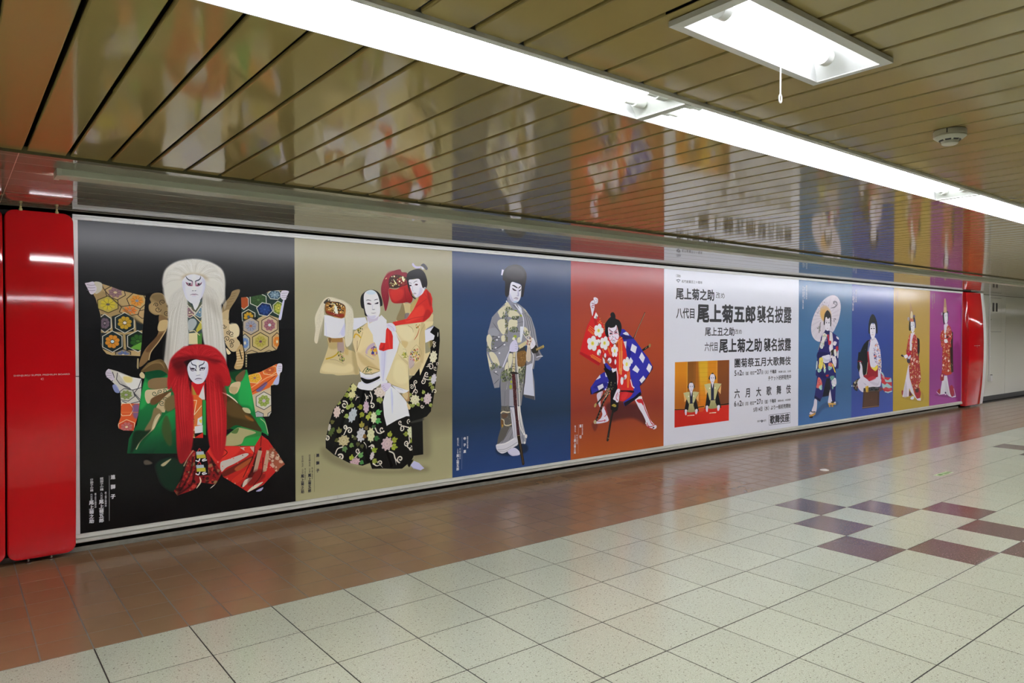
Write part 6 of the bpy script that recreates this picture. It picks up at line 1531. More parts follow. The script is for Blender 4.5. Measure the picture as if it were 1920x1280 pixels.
('line',('d88a34',[(713,801),(721,986),(715,1157)],7.1),{'al':.9}),
('line',('e8c890',[(720,915),(726,1129)],2.9),{'al':.8}),
('line',('d88a34',[(732,801),(739,987),(733,1158)],10.7),{'al':.9}),
('line',('e8c890',[(738,915),(743,1130)],2.9),{'al':.8}),
('line',('d88a34',[(748,801),(745,987),(739,1158)],7.1),{'al':.9}),
('line',('e8c890',[(755,916),(749,1130)],2.9),{'al':.8}),
('line',('d88a34',[(832,1142),(828,1217),(832,1312)],5.7),{'al':.9}),
('line',('d88a34',[(845,1142),(839,1218),(838,1312)],5.7),{'al':.9}),
('line',('d88a34',[(858,1143),(850,1218),(843,1313)],5.7),{'al':.9}),
('line',('d88a34',[(871,1143),(861,1219),(849,1313)],5.7),{'al':.9}),
('line',('e0b070',[(709,1100),(723,1169)],4.4),{'al':.9}),
('line',('e0b070',[(722,1101),(732,1170)],4.4),{'al':.9}),
('line',('e0b070',[(734,1101),(741,1170)],4.4),{'al':.9}),
('line',('d8903a',[(659,833),(695,801),(746,773)],9.2)),
('oval',('e8e6ea',634,872,21.2,30.3,0)),
('oval',('e8e6ea',665,901,21.3,30.3,0)),
('oval',('e8e6ea',654,948,21.3,30.3,0)),
('oval',('e8e6ea',615,947,21.2,30.2,0)),
('oval',('e8e6ea',603,900,21.1,30.2,0)),
('oval',('d8d060',634,914,13.8,18.8,0)),
('oval',('e8e6ea',828,1015,26.4,34,0)),
('oval',('e8e6ea',861,1056,26.5,34.1,0)),
('oval',('e8e6ea',837,1104,26.4,34,0)),
('oval',('e8e6ea',790,1091,26.2,33.9,0)),
('oval',('e8e6ea',784,1037,26.2,33.9,0)),
('oval',('d8d060',820,1061,17.1,21.1,0)),
('oval',('e0dce2',746,1237,22.8,42.9,0)),
('oval',('e0dce2',799,1196,20.9,28.7,.4)),
('oval',('9a9490',784,1210,14.6,18.6,.4)),
('oval',('e4e0e4',823,1116,36.6,20.1,0)),
('line',('e0dce6',[(660,1099),(683,1199),(669,1292)],10.6)),
('line',('e0dce6',[(883,1232),(906,1297),(939,1320)],12.7)),
('oval',('e0dce6',645,1031,14.2,28.4,0)),
('poly',('c82a28',[(573,835),(675,815),(659,872),(594,871)]),{'sm':0,'al':0}),
('poly',('d8d2dc',[(661,1335),(696,1318),(719,1338),(706,1393),(697,1449),(661,1478),(652,1446),(612,1425),(625,1395)])),
('line',('a83048',[(683,1361),(661,1391),(661,1422),(683,1442)],8.1)),
('line',('a83048',[(692,1374),(679,1404)],5)),
('oval',('dcd6e2',666,1466,14.3,13.7,0)),
('line',('5a4a54',[(732,1307),(710,1362)],7.5)),
('poly',('16161a',[(660,1117),(678,1311),(590,1442),(573,1491),(572,1355),(590,1300)]),{'sm':0}),
('line',('24221e',[(572,1287),(485,1369),(348,1476)],18.5),{'sm':0}),
('line',('1c1a18',[(546,1354),(468,1447),(348,1652)],23.4),{'sm':0}),
('oval',('a08c50',348,1473,15.3,24.2,.6)),
('oval',('b0a47c',344,1646,22,20.6,.5)),
('line',('c4b480',[(520,1371),(502,1394)],11.1),{'sm':0}),
('line',('c8bc90',[(546,1310),(485,1375)],4.3),{'sm':0}),
('line',('d8d0b8',[(563,1305),(511,1382),(459,1435)],3.7),{'sm':0}),
('oval',('8a8468',485,1436,5.2,4.3,0)),
('oval',('8a8468',466,1467,5.2,4.3,0)),
('oval',('8a8468',447,1497,5.2,4.3,0)),
('oval',('8a8468',428,1528,5.2,4.3,0)),
('oval',('8a8468',410,1558,5.1,4.3,0)),
('oval',('8a8468',391,1589,5.1,4.3,0)),
('oval',('8a8468',372,1619,5.1,4.3,0)),
('specks',([(519,1278),(625,1221),(651,1235),(625,1302),(537,1384),(485,1369)],['8a8050','c8c090','3a3a38'],40,4.3,.8)),
('oval',('d0ccd0',498,1317,12.2,11,0)),
('poly',('1a1a1c',[(590,1442),(697,1468),(688,1523),(626,1569),(573,1522)]),{'sm':0}),
('poly',('9a8838',[(590,1492),(626,1476),(661,1496),(643,1511)])),
('line',('1e1c1a',[(608,1555),(582,1627),(530,1851)],29.7),{'sm':0}),
('line',('44403a',[(595,1566),(556,1712),(534,1833)],5),{'al':.7}),
('oval',('2a2622',531,1848,17.5,14.8,0)),
('line',('8a8462',[(530,1830),(552,1835)],4.9),{'sm':0}),
('poly',('1b1c1e',[(491,677),(491,628),(543,573),(573,554),(567,529),(586,507),(622,509),(644,540),(648,571),(702,589),(734,633),(738,689),(702,764),(689,701),(666,646),(613,671),(534,671),(543,763),(508,757),(486,714)])),
('poly',('dcd4e0',[(534,671),(578,671),(631,661),(657,639),(680,689),(698,739),(694,776),(667,819),(614,841),(578,819),(547,775)])),
('poly',('1b1c1e',[(556,702),(587,677),(640,671),(622,652),(543,659)]),{'al':0}),
('line',('3a2a3c',[(543,677),(578,702),(609,715)],7.4),{'tp':1}),
('line',('3a2a3c',[(666,652),(658,689),(622,714)],7.4),{'tp':1}),
('line',('b83a5a',[(543,689),(565,708),(604,720)],4.9)),
('line',('b83a5a',[(677,677),(662,701),(627,719)],5)),
('oval',('26222c',576,731,19.3,5.5,0)),
('oval',('26222c',653,719,17.8,5.6,0)),
('line',('2a2430',[(552,726),(578,723),(600,732)],4.3)),
('line',('2a2430',[(631,726),(653,713),(671,711)],4.3)),
('line',('b83a5a',[(556,738),(587,742),(609,732)],4.9)),
('line',('b83a5a',[(627,732),(658,732),(684,726)],5.6)),
('line',('b83a5a',[(547,745),(552,763),(569,757)],5.5)),
('line',('b83a5a',[(565,803),(591,794),(596,776)],5.5)),
('line',('b83a5a',[(636,766),(658,791),(698,792)],6.2)),
('line',('b83a5a',[(689,733),(701,751)],5.6)),
('line',('55485a',[(600,754),(605,766),(618,768)],4.9)),
('line',('3a3a4a',[(591,813),(614,800),(640,806)],4.9),{'tp':1}),
('line',('8a8a94',[(605,822),(636,818)],5.6),{'al':.7}),
('poly',('2c4a6a',[(587,828),(622,842),(658,829),(614,836)]),{'al':.7}),
('line',('e8e0e8',[(543,677),(556,726),(552,763)],4.9),{'al':.5}),
('line',('c89a8a',[(110,1654),(103,1947)],2.7),{'sm':0})]
ART[4] = [
('bg',([(0,'d6d8e6'),(1,'d6d8e6')],)),
('poly',('b8681c',[(195,1061),(1237,1060),(1233,1810),(191,1811)]),{'sm':0}),
('mask',([(195,1061),(1237,1060),(1233,1810),(191,1811)],),{'sm':0}),
('poly',('c87e20',[(195,1061),(422,1058),(425,1616),(195,1615)]),{'sm':0,'g':('a05a1a',(204,1184),(206,1532))}),
('poly',('7a4a1c',[(422,1058),(579,1059),(571,1597),(425,1609)]),{'sm':0,'g':('b8701e',(445,1264),(458,1590))}),
('poly',('8a5420',[(534,1058),(671,1057),(628,1601),(537,1602)]),{'sm':0,'al':.6,'bl':7.1}),
('poly',('d0a82c',[(625,1056),(811,1057),(814,1598),(674,1597)]),{'sm':0,'bl':14.3,'al':.9,'g':('c87018',(718,1239),(720,1564))}),
('poly',('c8821e',[(811,1057),(989,1059),(993,1610),(814,1602)]),{'sm':0,'al':.8}),
('poly',('7a4420',[(1001,1060),(1237,1060),(1236,1618),(1005,1611)]),{'sm':0,'g':('6a3a24',(1026,1214),(1201,1593))}),
('line',('6a3a14',[(422,1086),(1001,1092)],2.8),{'sm':0,'al':.25}),
('line',('6a3a14',[(422,1139),(1002,1147)],2.8),{'sm':0,'al':.25}),
('line',('6a3a14',[(423,1192),(1002,1203)],2.8),{'sm':0,'al':.25}),
('line',('6a3a14',[(423,1245),(1002,1258)],2.8),{'sm':0,'al':.25}),
('line',('6a3a14',[(423,1298),(1003,1313)],2.8),{'sm':0,'al':.25}),
('line',('6a3a14',[(424,1351),(1003,1368)],2.8),{'sm':0,'al':.25}),
('line',('6a3a14',[(424,1404),(1004,1423)],2.8),{'sm':0,'al':.25}),
('line',('6a3a14',[(424,1457),(1004,1479)],2.8),{'sm':0,'al':.25}),
('line',('6a3a14',[(424,1510),(1004,1534)],2.8),{'sm':0,'al':.25}),
('line',('6a3a14',[(425,1563),(1005,1589)],2.8),{'sm':0,'al':.25}),
('line',('e0b84a',[(419,1058),(413,1418)],6.3),{'sm':0}),
('line',('d8a848',[(985,1058),(982,1315)],8.8),{'sm':0}),
('poly',('c2281f',[(190,1614),(425,1616),(720,1621),(1232,1616),(1233,1813),(186,1812)]),{'sm':0,'g':('b02018',(651,1631),(538,1809))}),
('poly',('c87828',[(628,1608),(744,1608),(721,1658),(628,1658)]),{'bl':4.3,'al':.4}),
('line',('1c1814',[(193,1606),(381,1617)],9),{'sm':0}),
('line',('1c1814',[(617,1606),(732,1602)],9.3),{'sm':0}),
('line',('1c1814',[(1065,1606),(1238,1600)],11.1),{'sm':0}),
('poly',('17161a',[(411,1477),(365,1631),(354,1647),(436,1645),(494,1553),(555,1653),(639,1655),(627,1620),(577,1487)]),{'sm':0}),
('poly',('a8a274',[(405,1557),(494,1553),(584,1568),(584,1646),(530,1657),(453,1654),(412,1636)]),{'g':('8f8a5c',(494,1553),(494,1649))}),
('line',('7a764c',[(450,1569),(437,1634)],3.5),{'al':.7}),
('line',('7a764c',[(494,1572),(494,1638)],3.6),{'al':.7}),
('line',('7a764c',[(536,1575),(549,1642)],3.6),{'al':.7}),
('poly',('17161a',[(429,1469),(388,1586),(371,1622),(436,1626),(453,1569)]),{'sm':0}),
('poly',('17161a',[(560,1476),(609,1600),(627,1635),(561,1631),(536,1575)]),{'sm':0}),
('poly',('d8a868',[(352,1427),(417,1494),(373,1533)]),{'sm':0}),
('poly',('d8a868',[(638,1439),(584,1500),(627,1541)]),{'sm':0}),
('poly',('b8b480',[(347,1421),(434,1413),(469,1415),(476,1543),(446,1550),(405,1490)]),{'sm':0}),
('poly',('b8b480',[(644,1428),(553,1415),(517,1417),(512,1545),(542,1550),(583,1493)]),{'sm':0}),
('line',('8a865a',[(355,1428),(423,1506)],2.8),{'al':.6,'sm':0}),
('line',('8a865a',[(635,1435),(565,1507)],2.9),{'al':.6,'sm':0}),
('poly',('1d2038',[(466,1411),(520,1410),(518,1555),(470,1554)]),{'sm':0}),
('poly',('d8d4e0',[(475,1404),(514,1402),(493,1473)]),{'sm':0}),
('poly',('d6d0dc',[(469,1391),(517,1393),(514,1425),(475,1425)]),{'sm':0}),
('poly',('1c1a1c',[(434,1370),(437,1333),(469,1308),(493,1302),(521,1310),(552,1340),(550,1373)])),
('poly',('dcd6e2',[(448,1347),(460,1314),(493,1309),(526,1317),(538,1351),(533,1384),(507,1415),(479,1414),(453,1380)])),
('oval',('1c1a1c',493,1304,17.4,6.6,0)),
('oval',('55505c',473,1355,9.4,2.7,0)),
('line',('6a6470',[(463,1347),(482,1347)],2.8)),
('oval',('55505c',513,1357,9.4,2.8,0)),
('line',('6a6470',[(502,1349),(522,1349)],2.8)),
('line',('8a6a7a',[(481,1395),(505,1397)],3.5)),
('line',('b0a8b8',[(493,1360),(493,1379)],2.8),{'al':.7}),
('oval',('e8e6d0',446,1466,10.4,7.5,0)),
('oval',('e8e6d0',538,1468,10.5,7.6,0)),
('poly',('d8d2dc',[(377,1622),(412,1621),(406,1680),(383,1675)])),
('poly',('d8d2dc',[(573,1628),(615,1631),(603,1679),(573,1681)])),
('poly',('17161a',[(803,1404),(758,1613),(745,1631),(840,1629),(900,1538),(978,1638),(1077,1641),(1062,1601),(996,1414)]),{'sm':0}),
('poly',('a8a274',[(797,1543),(900,1538),(1004,1555),(1005,1629),(942,1642),(852,1639),(804,1618)]),{'g':('8f8a5c',(900,1538),(900,1633))}),
('line',('7a764c',[(848,1556),(833,1616)],3.6),{'al':.7}),
('line',('7a764c',[(900,1559),(900,1621)],3.7),{'al':.7}),
('line',('7a764c',[(949,1562),(964,1625)],3.7),{'al':.7}),
('poly',('17161a',[(832,1395),(785,1563),(765,1603),(840,1608),(860,1557)]),{'sm':0}),
('poly',('17161a',[(984,1403),(1041,1578),(1063,1618),(985,1613),(957,1563)]),{'sm':0}),
('poly',('d8a868',[(743,1349),(818,1424),(767,1468)]),{'sm':0}),
('poly',('d8a868',[(1075,1360),(1012,1430),(1062,1475)]),{'sm':0}),
('poly',('b8b480',[(736,1342),(830,1332),(871,1334),(879,1526),(845,1535),(796,1419)]),{'sm':0}),
('poly',('b8b480',[(1082,1347),(968,1334),(926,1336),(921,1529),(955,1535),(1004,1421)]),{'sm':0}),
('line',('8a865a',[(746,1349),(817,1437)],2.9),{'al':.6,'sm':0}),
('line',('8a865a',[(1071,1355),(983,1437)],3),{'al':.6,'sm':0}),
('poly',('1d2038',[(868,1329),(930,1328),(928,1540),(872,1539)]),{'sm':0}),
('poly',('d8d4e0',[(878,1321),(923,1319),(899,1398)]),{'sm':0}),
('poly',('d6d0dc',[(871,1307),(926,1309),(923,1344),(878,1344)]),{'sm':0}),
('poly',('1c1a1c',[(834,1286),(837,1247),(872,1220),(898,1214),(929,1222),(963,1254),(960,1289)])),
('poly',('dcd6e2',[(849,1261),(862,1227),(898,1221),(934,1229),(947,1265),(942,1300),(914,1334),(883,1333),(855,1296)])),
('oval',('1c1a1c',898,1215,19.1,7,0)),
('oval',('55505c',877,1271,10.3,2.9,0)),
('line',('6a6470',[(865,1262),(887,1262)],2.9)),
('oval',('55505c',920,1272,10.3,2.9,0)),
('line',('6a6470',[(908,1264),(930,1263)],2.9)),
('line',('8a6a7a',[(886,1313),(911,1314)],3.7)),
('line',('b0a8b8',[(898,1275),(898,1296)],2.9),{'al':.7}),
('oval',('e8e6d0',844,1391,12,8.4,0)),
('oval',('e8e6d0',951,1392,12.2,8.5,0)),
('poly',('d8d2dc',[(772,1604),(812,1602),(806,1669),(779,1663)])),
('poly',('d8d2dc',[(999,1610),(1048,1613),(1035,1668),(1000,1670)])),
('line',('e8d8c0',[(425,1692),(481,1692),(549,1694)],10.6),{'sm':0}),
('line',('e8a060',[(420,1693),(476,1693)],4.9),{'sm':0}),
('line',('e8d8c0',[(844,1691),(909,1691),(969,1693)],10.9),{'sm':0}),
('line',('e8a060',[(838,1692),(897,1692)],5.1),{'sm':0}),
('mask',()),
('oval',('54565e',230,119,13.9,10.4,0)),
('oval',('54565e',251,114,13.9,10.4,0)),
('oval',('54565e',272,117,14,10.4,0)),
('poly',('54565e',[(213,122),(290,119),(272,132),(251,145),(230,134)])),
('oval',('d6d8e6',251,121,8.5,5.5,0)),
('line',('d6d8e6',[(220,125),(251,129),(282,122)],3)),
('oval',('3c3e46',1932,1867,11.8,7.9,0)),
('oval',('3c3e46',1950,1865,11.8,7.9,0)),
('oval',('3c3e46',1968,1870,11.9,7.9,0)),
('poly',('3c3e46',[(1917,1868),(1983,1873),(1968,1881),(1950,1889),(1932,1878)])),
('oval',('d6d8e6',1950,1870,7.2,4.1,0)),
('line',('d6d8e6',[(1924,1870),(1950,1877),(1976,1874)],2.2)),
('line',('3a3b44',[(2112,1807),(2620,1808)],4.2),{'sm':0}),
('line',('3a3b44',[(2620,1808),(2625,1946)],4.3),{'sm':0}),
('line',('3a3b44',[(2625,1946),(2116,1938)],4.3),{'sm':0}),
('line',('3a3b44',[(2116,1938),(2112,1807)],4.2),{'sm':0})]
ART[5] = [
('bg',([(0,'46698e'),(.4,'426a92'),(.75,'3c5f84'),(1,'40689a')],)),
('poly',('2c4462',[(300,1893),(474,1829),(695,1735),(1033,1724),(1065,1790),(696,1813),(489,1907)]),{'bl':12.2,'al':.6}),
('poly',('cfc8d0',[(323,662),(343,571),(407,463),(516,354),(663,254),(799,200),(921,180),(1030,197),(1109,246),(1145,325),(1135,420),(1082,548),(1004,644),(927,715),(745,785),(581,850),(477,842),(389,799),(338,738)])),
('mask',([(323,662),(343,571),(407,463),(516,354),(663,254),(799,200),(921,180),(1030,197),(1109,246),(1145,325),(1135,420),(1082,548),(1004,644),(927,715),(745,785),(581,850),(477,842),(389,799),(338,738)],)),
('line',('e4dee4',[(726,505),(1386,497)],4.7),{'sm':0,'al':.55}),
('line',('a89aa4',[(726,505),(1379,557)],4.7),{'sm':0,'al':.55}),
('line',('e4dee4',[(726,505),(1359,616)],4.7),{'sm':0,'al':.55}),
('line',('a89aa4',[(726,505),(1326,672)],4.7),{'sm':0,'al':.55}),
('line',('e4dee4',[(726,505),(1280,724)],4.7),{'sm':0,'al':.55}),
('line',('a89aa4',[(726,505),(1223,772)],4.7),{'sm':0,'al':.55}),
('line',('e4dee4',[(726,505),(1156,813)],4.7),{'sm':0,'al':.55}),
('line',('a89aa4',[(726,505),(1081,848)],4.7),{'sm':0,'al':.55}),
('line',('e4dee4',[(726,505),(999,876)],4.7),{'sm':0,'al':.55}),
('line',('a89aa4',[(726,505),(912,895)],4.7),{'sm':0,'al':.55}),
('line',('e4dee4',[(726,505),(822,907)],4.7),{'sm':0,'al':.55}),
('line',('a89aa4',[(726,505),(731,910)],4.7),{'sm':0,'al':.55}),
('line',('e4dee4',[(726,505),(641,905)],4.7),{'sm':0,'al':.55}),
('line',('a89aa4',[(726,505),(554,891)],4.7),{'sm':0,'al':.55}),
('line',('e4dee4',[(726,505),(471,871)],4.7),{'sm':0,'al':.55}),
('line',('a89aa4',[(726,505),(394,843)],4.7),{'sm':0,'al':.55}),
('line',('e4dee4',[(726,505),(324,808)],4.7),{'sm':0,'al':.55}),
('line',('a89aa4',[(726,505),(263,768)],4.7),{'sm':0,'al':.55}),
('line',('e4dee4',[(726,505),(212,723)],4.7),{'sm':0,'al':.55}),
('line',('a89aa4',[(726,505),(170,674)],4.7),{'sm':0,'al':.55}),
('line',('e4dee4',[(726,505),(140,622)],4.7),{'sm':0,'al':.55}),
('line',('a89aa4',[(726,505),(122,568)],4.7),{'sm':0,'al':.55}),
('line',('e4dee4',[(726,505),(115,513)],4.7),{'sm':0,'al':.55}),
('line',('a89aa4',[(726,505),(121,457)],4.7),{'sm':0,'al':.55}),
('line',('e4dee4',[(726,505),(138,403)],4.7),{'sm':0,'al':.55}),
('line',('a89aa4',[(726,505),(167,350)],4.7),{'sm':0,'al':.55}),
('line',('e4dee4',[(726,505),(207,300)],4.7),{'sm':0,'al':.55}),
('line',('a89aa4',[(726,505),(258,254)],4.7),{'sm':0,'al':.55}),
('line',('e4dee4',[(726,505),(318,212)],4.7),{'sm':0,'al':.55}),
('line',('a89aa4',[(726,505),(387,176)],4.7),{'sm':0,'al':.55}),
('line',('e4dee4',[(726,505),(463,147)],4.7),{'sm':0,'al':.55}),
('line',('a89aa4',[(726,505),(545,124)],4.7),{'sm':0,'al':.55}),
('line',('e4dee4',[(726,505),(632,109)],4.7),{'sm':0,'al':.55}),
('line',('a89aa4',[(726,505),(722,101)],4.7),{'sm':0,'al':.55}),
('line',('e4dee4',[(726,505),(812,102)],4.7),{'sm':0,'al':.55}),
('line',('a89aa4',[(726,505),(902,111)],4.7),{'sm':0,'al':.55}),
('line',('e4dee4',[(726,505),(989,129)],4.7),{'sm':0,'al':.55}),
('line',('a89aa4',[(726,505),(1072,154)],4.7),{'sm':0,'al':.55}),
('line',('e4dee4',[(726,505),(1148,187)],4.7),{'sm':0,'al':.55}),
('line',('a89aa4',[(726,505),(1216,227)],4.7),{'sm':0,'al':.55}),
('line',('e4dee4',[(726,505),(1275,273)],4.7),{'sm':0,'al':.55}),
('line',('a89aa4',[(726,505),(1322,324)],4.7),{'sm':0,'al':.55}),
('line',('e4dee4',[(726,505),(1356,379)],4.7),{'sm':0,'al':.55}),
('line',('a89aa4',[(726,505),(1378,437)],4.7),{'sm':0,'al':.55}),
('oval',('c8a878',718,459,166.1,116.5,.35),{'bl':9.3,'al':.85}),
('oval',('d0a050',681,475,105.2,85.3,.3),{'bl':10.9,'al':.6}),
('line',('56525a',[(922,271),(1015,276),(1039,311),(970,352),(862,369)],20.4),{'tp':1,'al':.8}),
('specks',([(891,268),(1047,264),(1047,335),(954,313)],['6a6670','45434a'],26,11,.6)),
('specks',([(530,323),(784,247),(800,340),(575,399),(430,524),(458,417)],['9a8f98','7f7680','b4a8b0'],70,11.5,.6)),
('poly',('6d6a66',[(563,584),(585,584),(557,715),(527,719)]),{'al':.8}),
('specks',([(475,646),(593,623),(579,707),(505,677)],['55544e','7a7a74'],22,10,.7)),
('specks',([(925,526),(1003,518),(988,557),(926,566)],['6a6670'],14,9.4,.7)),
('line',('b4a8b4',[(323,662),(343,571),(407,463),(516,354),(663,254),(799,200),(921,180),(1030,197),(1109,246),(1145,325),(1135,420),(1082,548),(1004,644),(927,715),(745,785),(581,850),(477,842),(389,799),(338,738),(323,662)],5.3),{'al':.8}),
('mask',()),
('poly',('d0cad4',[(425,1665),(494,1684),(474,1837),(386,1846),(350,1821),(400,1748)])),
('poly',('d4ceda',[(845,1533),(900,1653),(916,1725),(847,1749),(794,1737),(823,1633)])),
('poly',('d4ceda',[(293,1862),(328,1831),(401,1847),(387,1877)])),
('poly',('b88a4c',[(279,1877),(343,1874),(459,1851),(452,1881),(372,1906),(286,1904)]),{'sm':0}),
('line',('1c1a20',[(328,1823),(364,1841),(444,1841)],11.4)),
('poly',('2a2018',[(286,1900),(387,1900),(373,1925),(300,1920)]),{'sm':0}),
('poly',('c0984c',[(801,1742),(940,1746),(1026,1760),(1018,1779),(809,1767)]),{'sm':0}),
('poly',('b48a44',[(817,1766),(863,1769),(871,1805),(833,1803)]),{'sm':0}),
('poly',('b48a44',[(894,1770),(940,1773),(948,1806),(902,1805)]),{'sm':0}),
('poly',('23202a',[(878,1731),(940,1723),(1002,1734),(940,1750)])),
('oval',('c4bcc8',994,1746,31.3,12.7,0)),
('poly',('262560',[(728,684),(654,731),(595,785),(537,946),(487,1083),(1088,1097),(1098,819),(1021,763),(897,715),(835,700)]),{'sm':0}),
('poly',('25245c',[(501,1001),(1087,1011),(1093,1250),(1012,1255),(1021,1390),(1002,1730),(909,1717),(853,1533),(816,1641),(634,1646),(575,1705),(420,1642),(462,1491),(490,1346),(453,1322),(488,1116)]),{'sm':0}),
('poly',('1a1c2c',[(752,1380),(843,1383),(868,1526),(815,1633),(642,1643),(693,1502)]),{'sm':0}),
('poly',('17183c',[(427,1612),(590,1675),(575,1709),(420,1646)]),{'sm':0}),
('poly',('17174a',[(496,1231),(690,1299),(736,1379),(542,1340)]),{'bl':7.7,'al':.6}),
('poly',('1a1a44',[(523,1000),(808,1020),(748,1089),(495,1084)]),{'bl':6.2,'al':.6}),
('poly',('d6d0cc',[(639,746),(729,719),(760,762),(730,809),(685,863),(641,947),(582,947),(566,908),(610,831)])),
('specks',([(639,746),(759,731),(745,832),(641,955),(567,923)],['8fb0a4','b0c8b8','e8e0d8','c4b890'],44,12.4,.8)),
('line',('c0a868',[(581,854),(523,969)],6.9)),
('poly',('d8d2d4',[(835,707),(904,723),(929,833),(924,1093),(870,1092),(838,966),(822,864)]),{'sm':0}),
('line',('cfc8b8',[(850,707),(914,865),(931,1023)],7.1)),
('poly',('b02c34',[(759,746),(805,746),(821,833),(875,845),(868,888),(807,903),(791,848)])),
('poly',('dcd6da',[(960,849),(1038,866),(992,913),(930,896)])),
('poly',('9a2c38',[(1008,937),(1070,922),(1079,985),(1024,1000)])),
('poly',('d8d8d0',[(954,983),(1008,969),(1041,1056),(978,1063)])),
('poly',('e0d8dc',[(1022,779),(1085,795),(1093,827),(1038,810)])),
('poly',('dcd4da',[(1056,1009),(1087,986),(1080,1089),(1057,1088)])),
('poly',('2a2a22',[(854,998),(946,968),(931,1046),(870,1053)])),
('poly',('dcd6e0',[(822,927),(899,904),(869,990),(839,997)])),
('poly',('d6d4e0',[(613,1072),(718,1051),(839,1046),(840,1132),(779,1158),(674,1151)])),
('line',('8a88a0',[(635,1073),(733,1114),(840,1109)],4.6),{'al':.8}),
('line',('8a88a0',[(635,1096),(734,1126),(840,1120)],4.6),{'al':.8}),
('line',('8a88a0',[(636,1119),(734,1139),(840,1131)],4.6),{'al':.8}),
('line',('e0dce4',[(869,1015),(863,1133)],17.3),{'sm':0}),
('poly',('d8c85a',[(554,1086),(643,1088),(651,1189),(600,1250),(526,1217),(540,1155)])),
('specks',([(554,1086),(643,1088),(651,1189),(600,1250),(526,1217),(540,1155)],['e8e090','c89a50','d8d0a0','a8b070'],26,10,.8)),
('poly',('8ab0a4',[(496,1239),(585,1242),(600,1273),(526,1290)])),
('specks',([(496,1239),(585,1242),(600,1273),(526,1290)],['a8c8b8','6a9a90'],26,10,.8)),
('poly',('c8705c',[(810,1163),(902,1165),(910,1221),(811,1218)])),
('specks',([(810,1163),(902,1165),(910,1221),(811,1218)],['d89080','b05048'],26,10.2,.8)),
('poly',('8ab4a8',[(795,1209),(903,1228),(872,1259),(811,1265)])),
('specks',([(795,1209),(903,1228),(872,1259),(811,1265)],['b0d0c0','6a9a90'],26,10.2,.8)),
('poly',('d8c040',[(894,1173),(933,1182),(1016,1311),(981,1302)]),{'sm':0}),
('poly',('d8d0a0',[(674,1159),(727,1223),(690,1253),(667,1221)])),
('specks',([(674,1159),(727,1223),(690,1253),(667,1221)],['d0c050','e8e0c0'],26,10.1,.8)),
('poly',('8ab0a0',[(667,1252),(727,1246),(728,1277),(698,1304)])),
('specks',([(667,1252),(727,1246),(728,1277),(698,1304)],['b0d0c0'],26,10.1,.8)),
('poly',('c8605a',[(520,1359),(587,1381),(632,1460),(588,1512),(477,1503),(491,1446)])),
('specks',([(520,1359),(587,1381),(632,1460),(588,1512),(477,1503),(491,1446)],['e09088','b04848','d8a8a0'],26,10,.8)),
('poly',('8ab4ac',[(543,1502),(617,1467),(626,1537),(573,1535)])),
('specks',([(543,1502),(617,1467),(626,1537),(573,1535)],['b0d0c4'],26,10,.8)),
('poly',('d4d0d8',[(920,1394),(1013,1390),(1030,1486),(937,1513),(890,1448)])),
('specks',([(920,1394),(1013,1390),(1030,1486),(937,1513),(890,1448)],['e8e4e8','b4b0c0','a8c0b8'],26,10.3,.8)),
('poly',('6a9a8c',[(858,1360),(958,1352),(967,1388),(890,1417)])),
('specks',([(858,1360),(958,1352),(967,1388),(890,1417)],['8ab4a4','4a7a70'],26,10.2,.8)),
('poly',('7aa89a',[(906,1512),(953,1506),(930,1552)])),
('specks',([(906,1512),(953,1506),(930,1552)],['8ab4a4'],26,10.3,.8)),
('poly',('d6d0d8',[(909,1079),(994,1073),(1034,1153),(996,1231),(917,1150)])),
('specks',([(909,1079),(994,1073),(1034,1153),(996,1231),(917,1150)],['e8e4e8','c8b0b8'],26,10.2,.8)),
('poly',('b02a34',[(736,1332),(812,1331),(797,1358),(744,1356)])),
('poly',('a8b4b4',[(473,1138),(502,1131),(496,1216),(460,1253)])),
('specks',([(473,1138),(502,1131),(496,1216),(460,1253)],['c4ccc8'],26,10,.8)),
('poly',('1e1f24',[(667,614),(667,552),(688,459),(740,412),(778,402),(832,433),(871,488),(872,621),(842,621),(818,520),(787,528),(711,505),(697,599)])),
('poly',('dedae6',[(700,583),(711,521),(741,497),(780,528),(833,508),(846,566),(842,629),(819,676),(774,701),(728,680),(705,638)])),
('oval',('3a3844',742,581,16.7,7,0)),
('oval',('3a3844',811,582,16.8,7,0)),
('line',('55505c',[(719,560),(750,556),(760,561)],3.9)),
('line',('55505c',[(795,559),(818,555),(833,560)],3.9)),
('line',('a85a6a',[(758,662),(781,661)],4.7)),
('line',('a8a4b4',[(776,590),(773,629)],3.9),{'al':.6}),
('poly',('1f2050',[(706,684),(744,696),(804,700),(820,747),(759,754),(684,723)]),{'sm':0}),
('line',('3a3a2c',[(763,419),(802,473)],4.7),{'al':.6})]
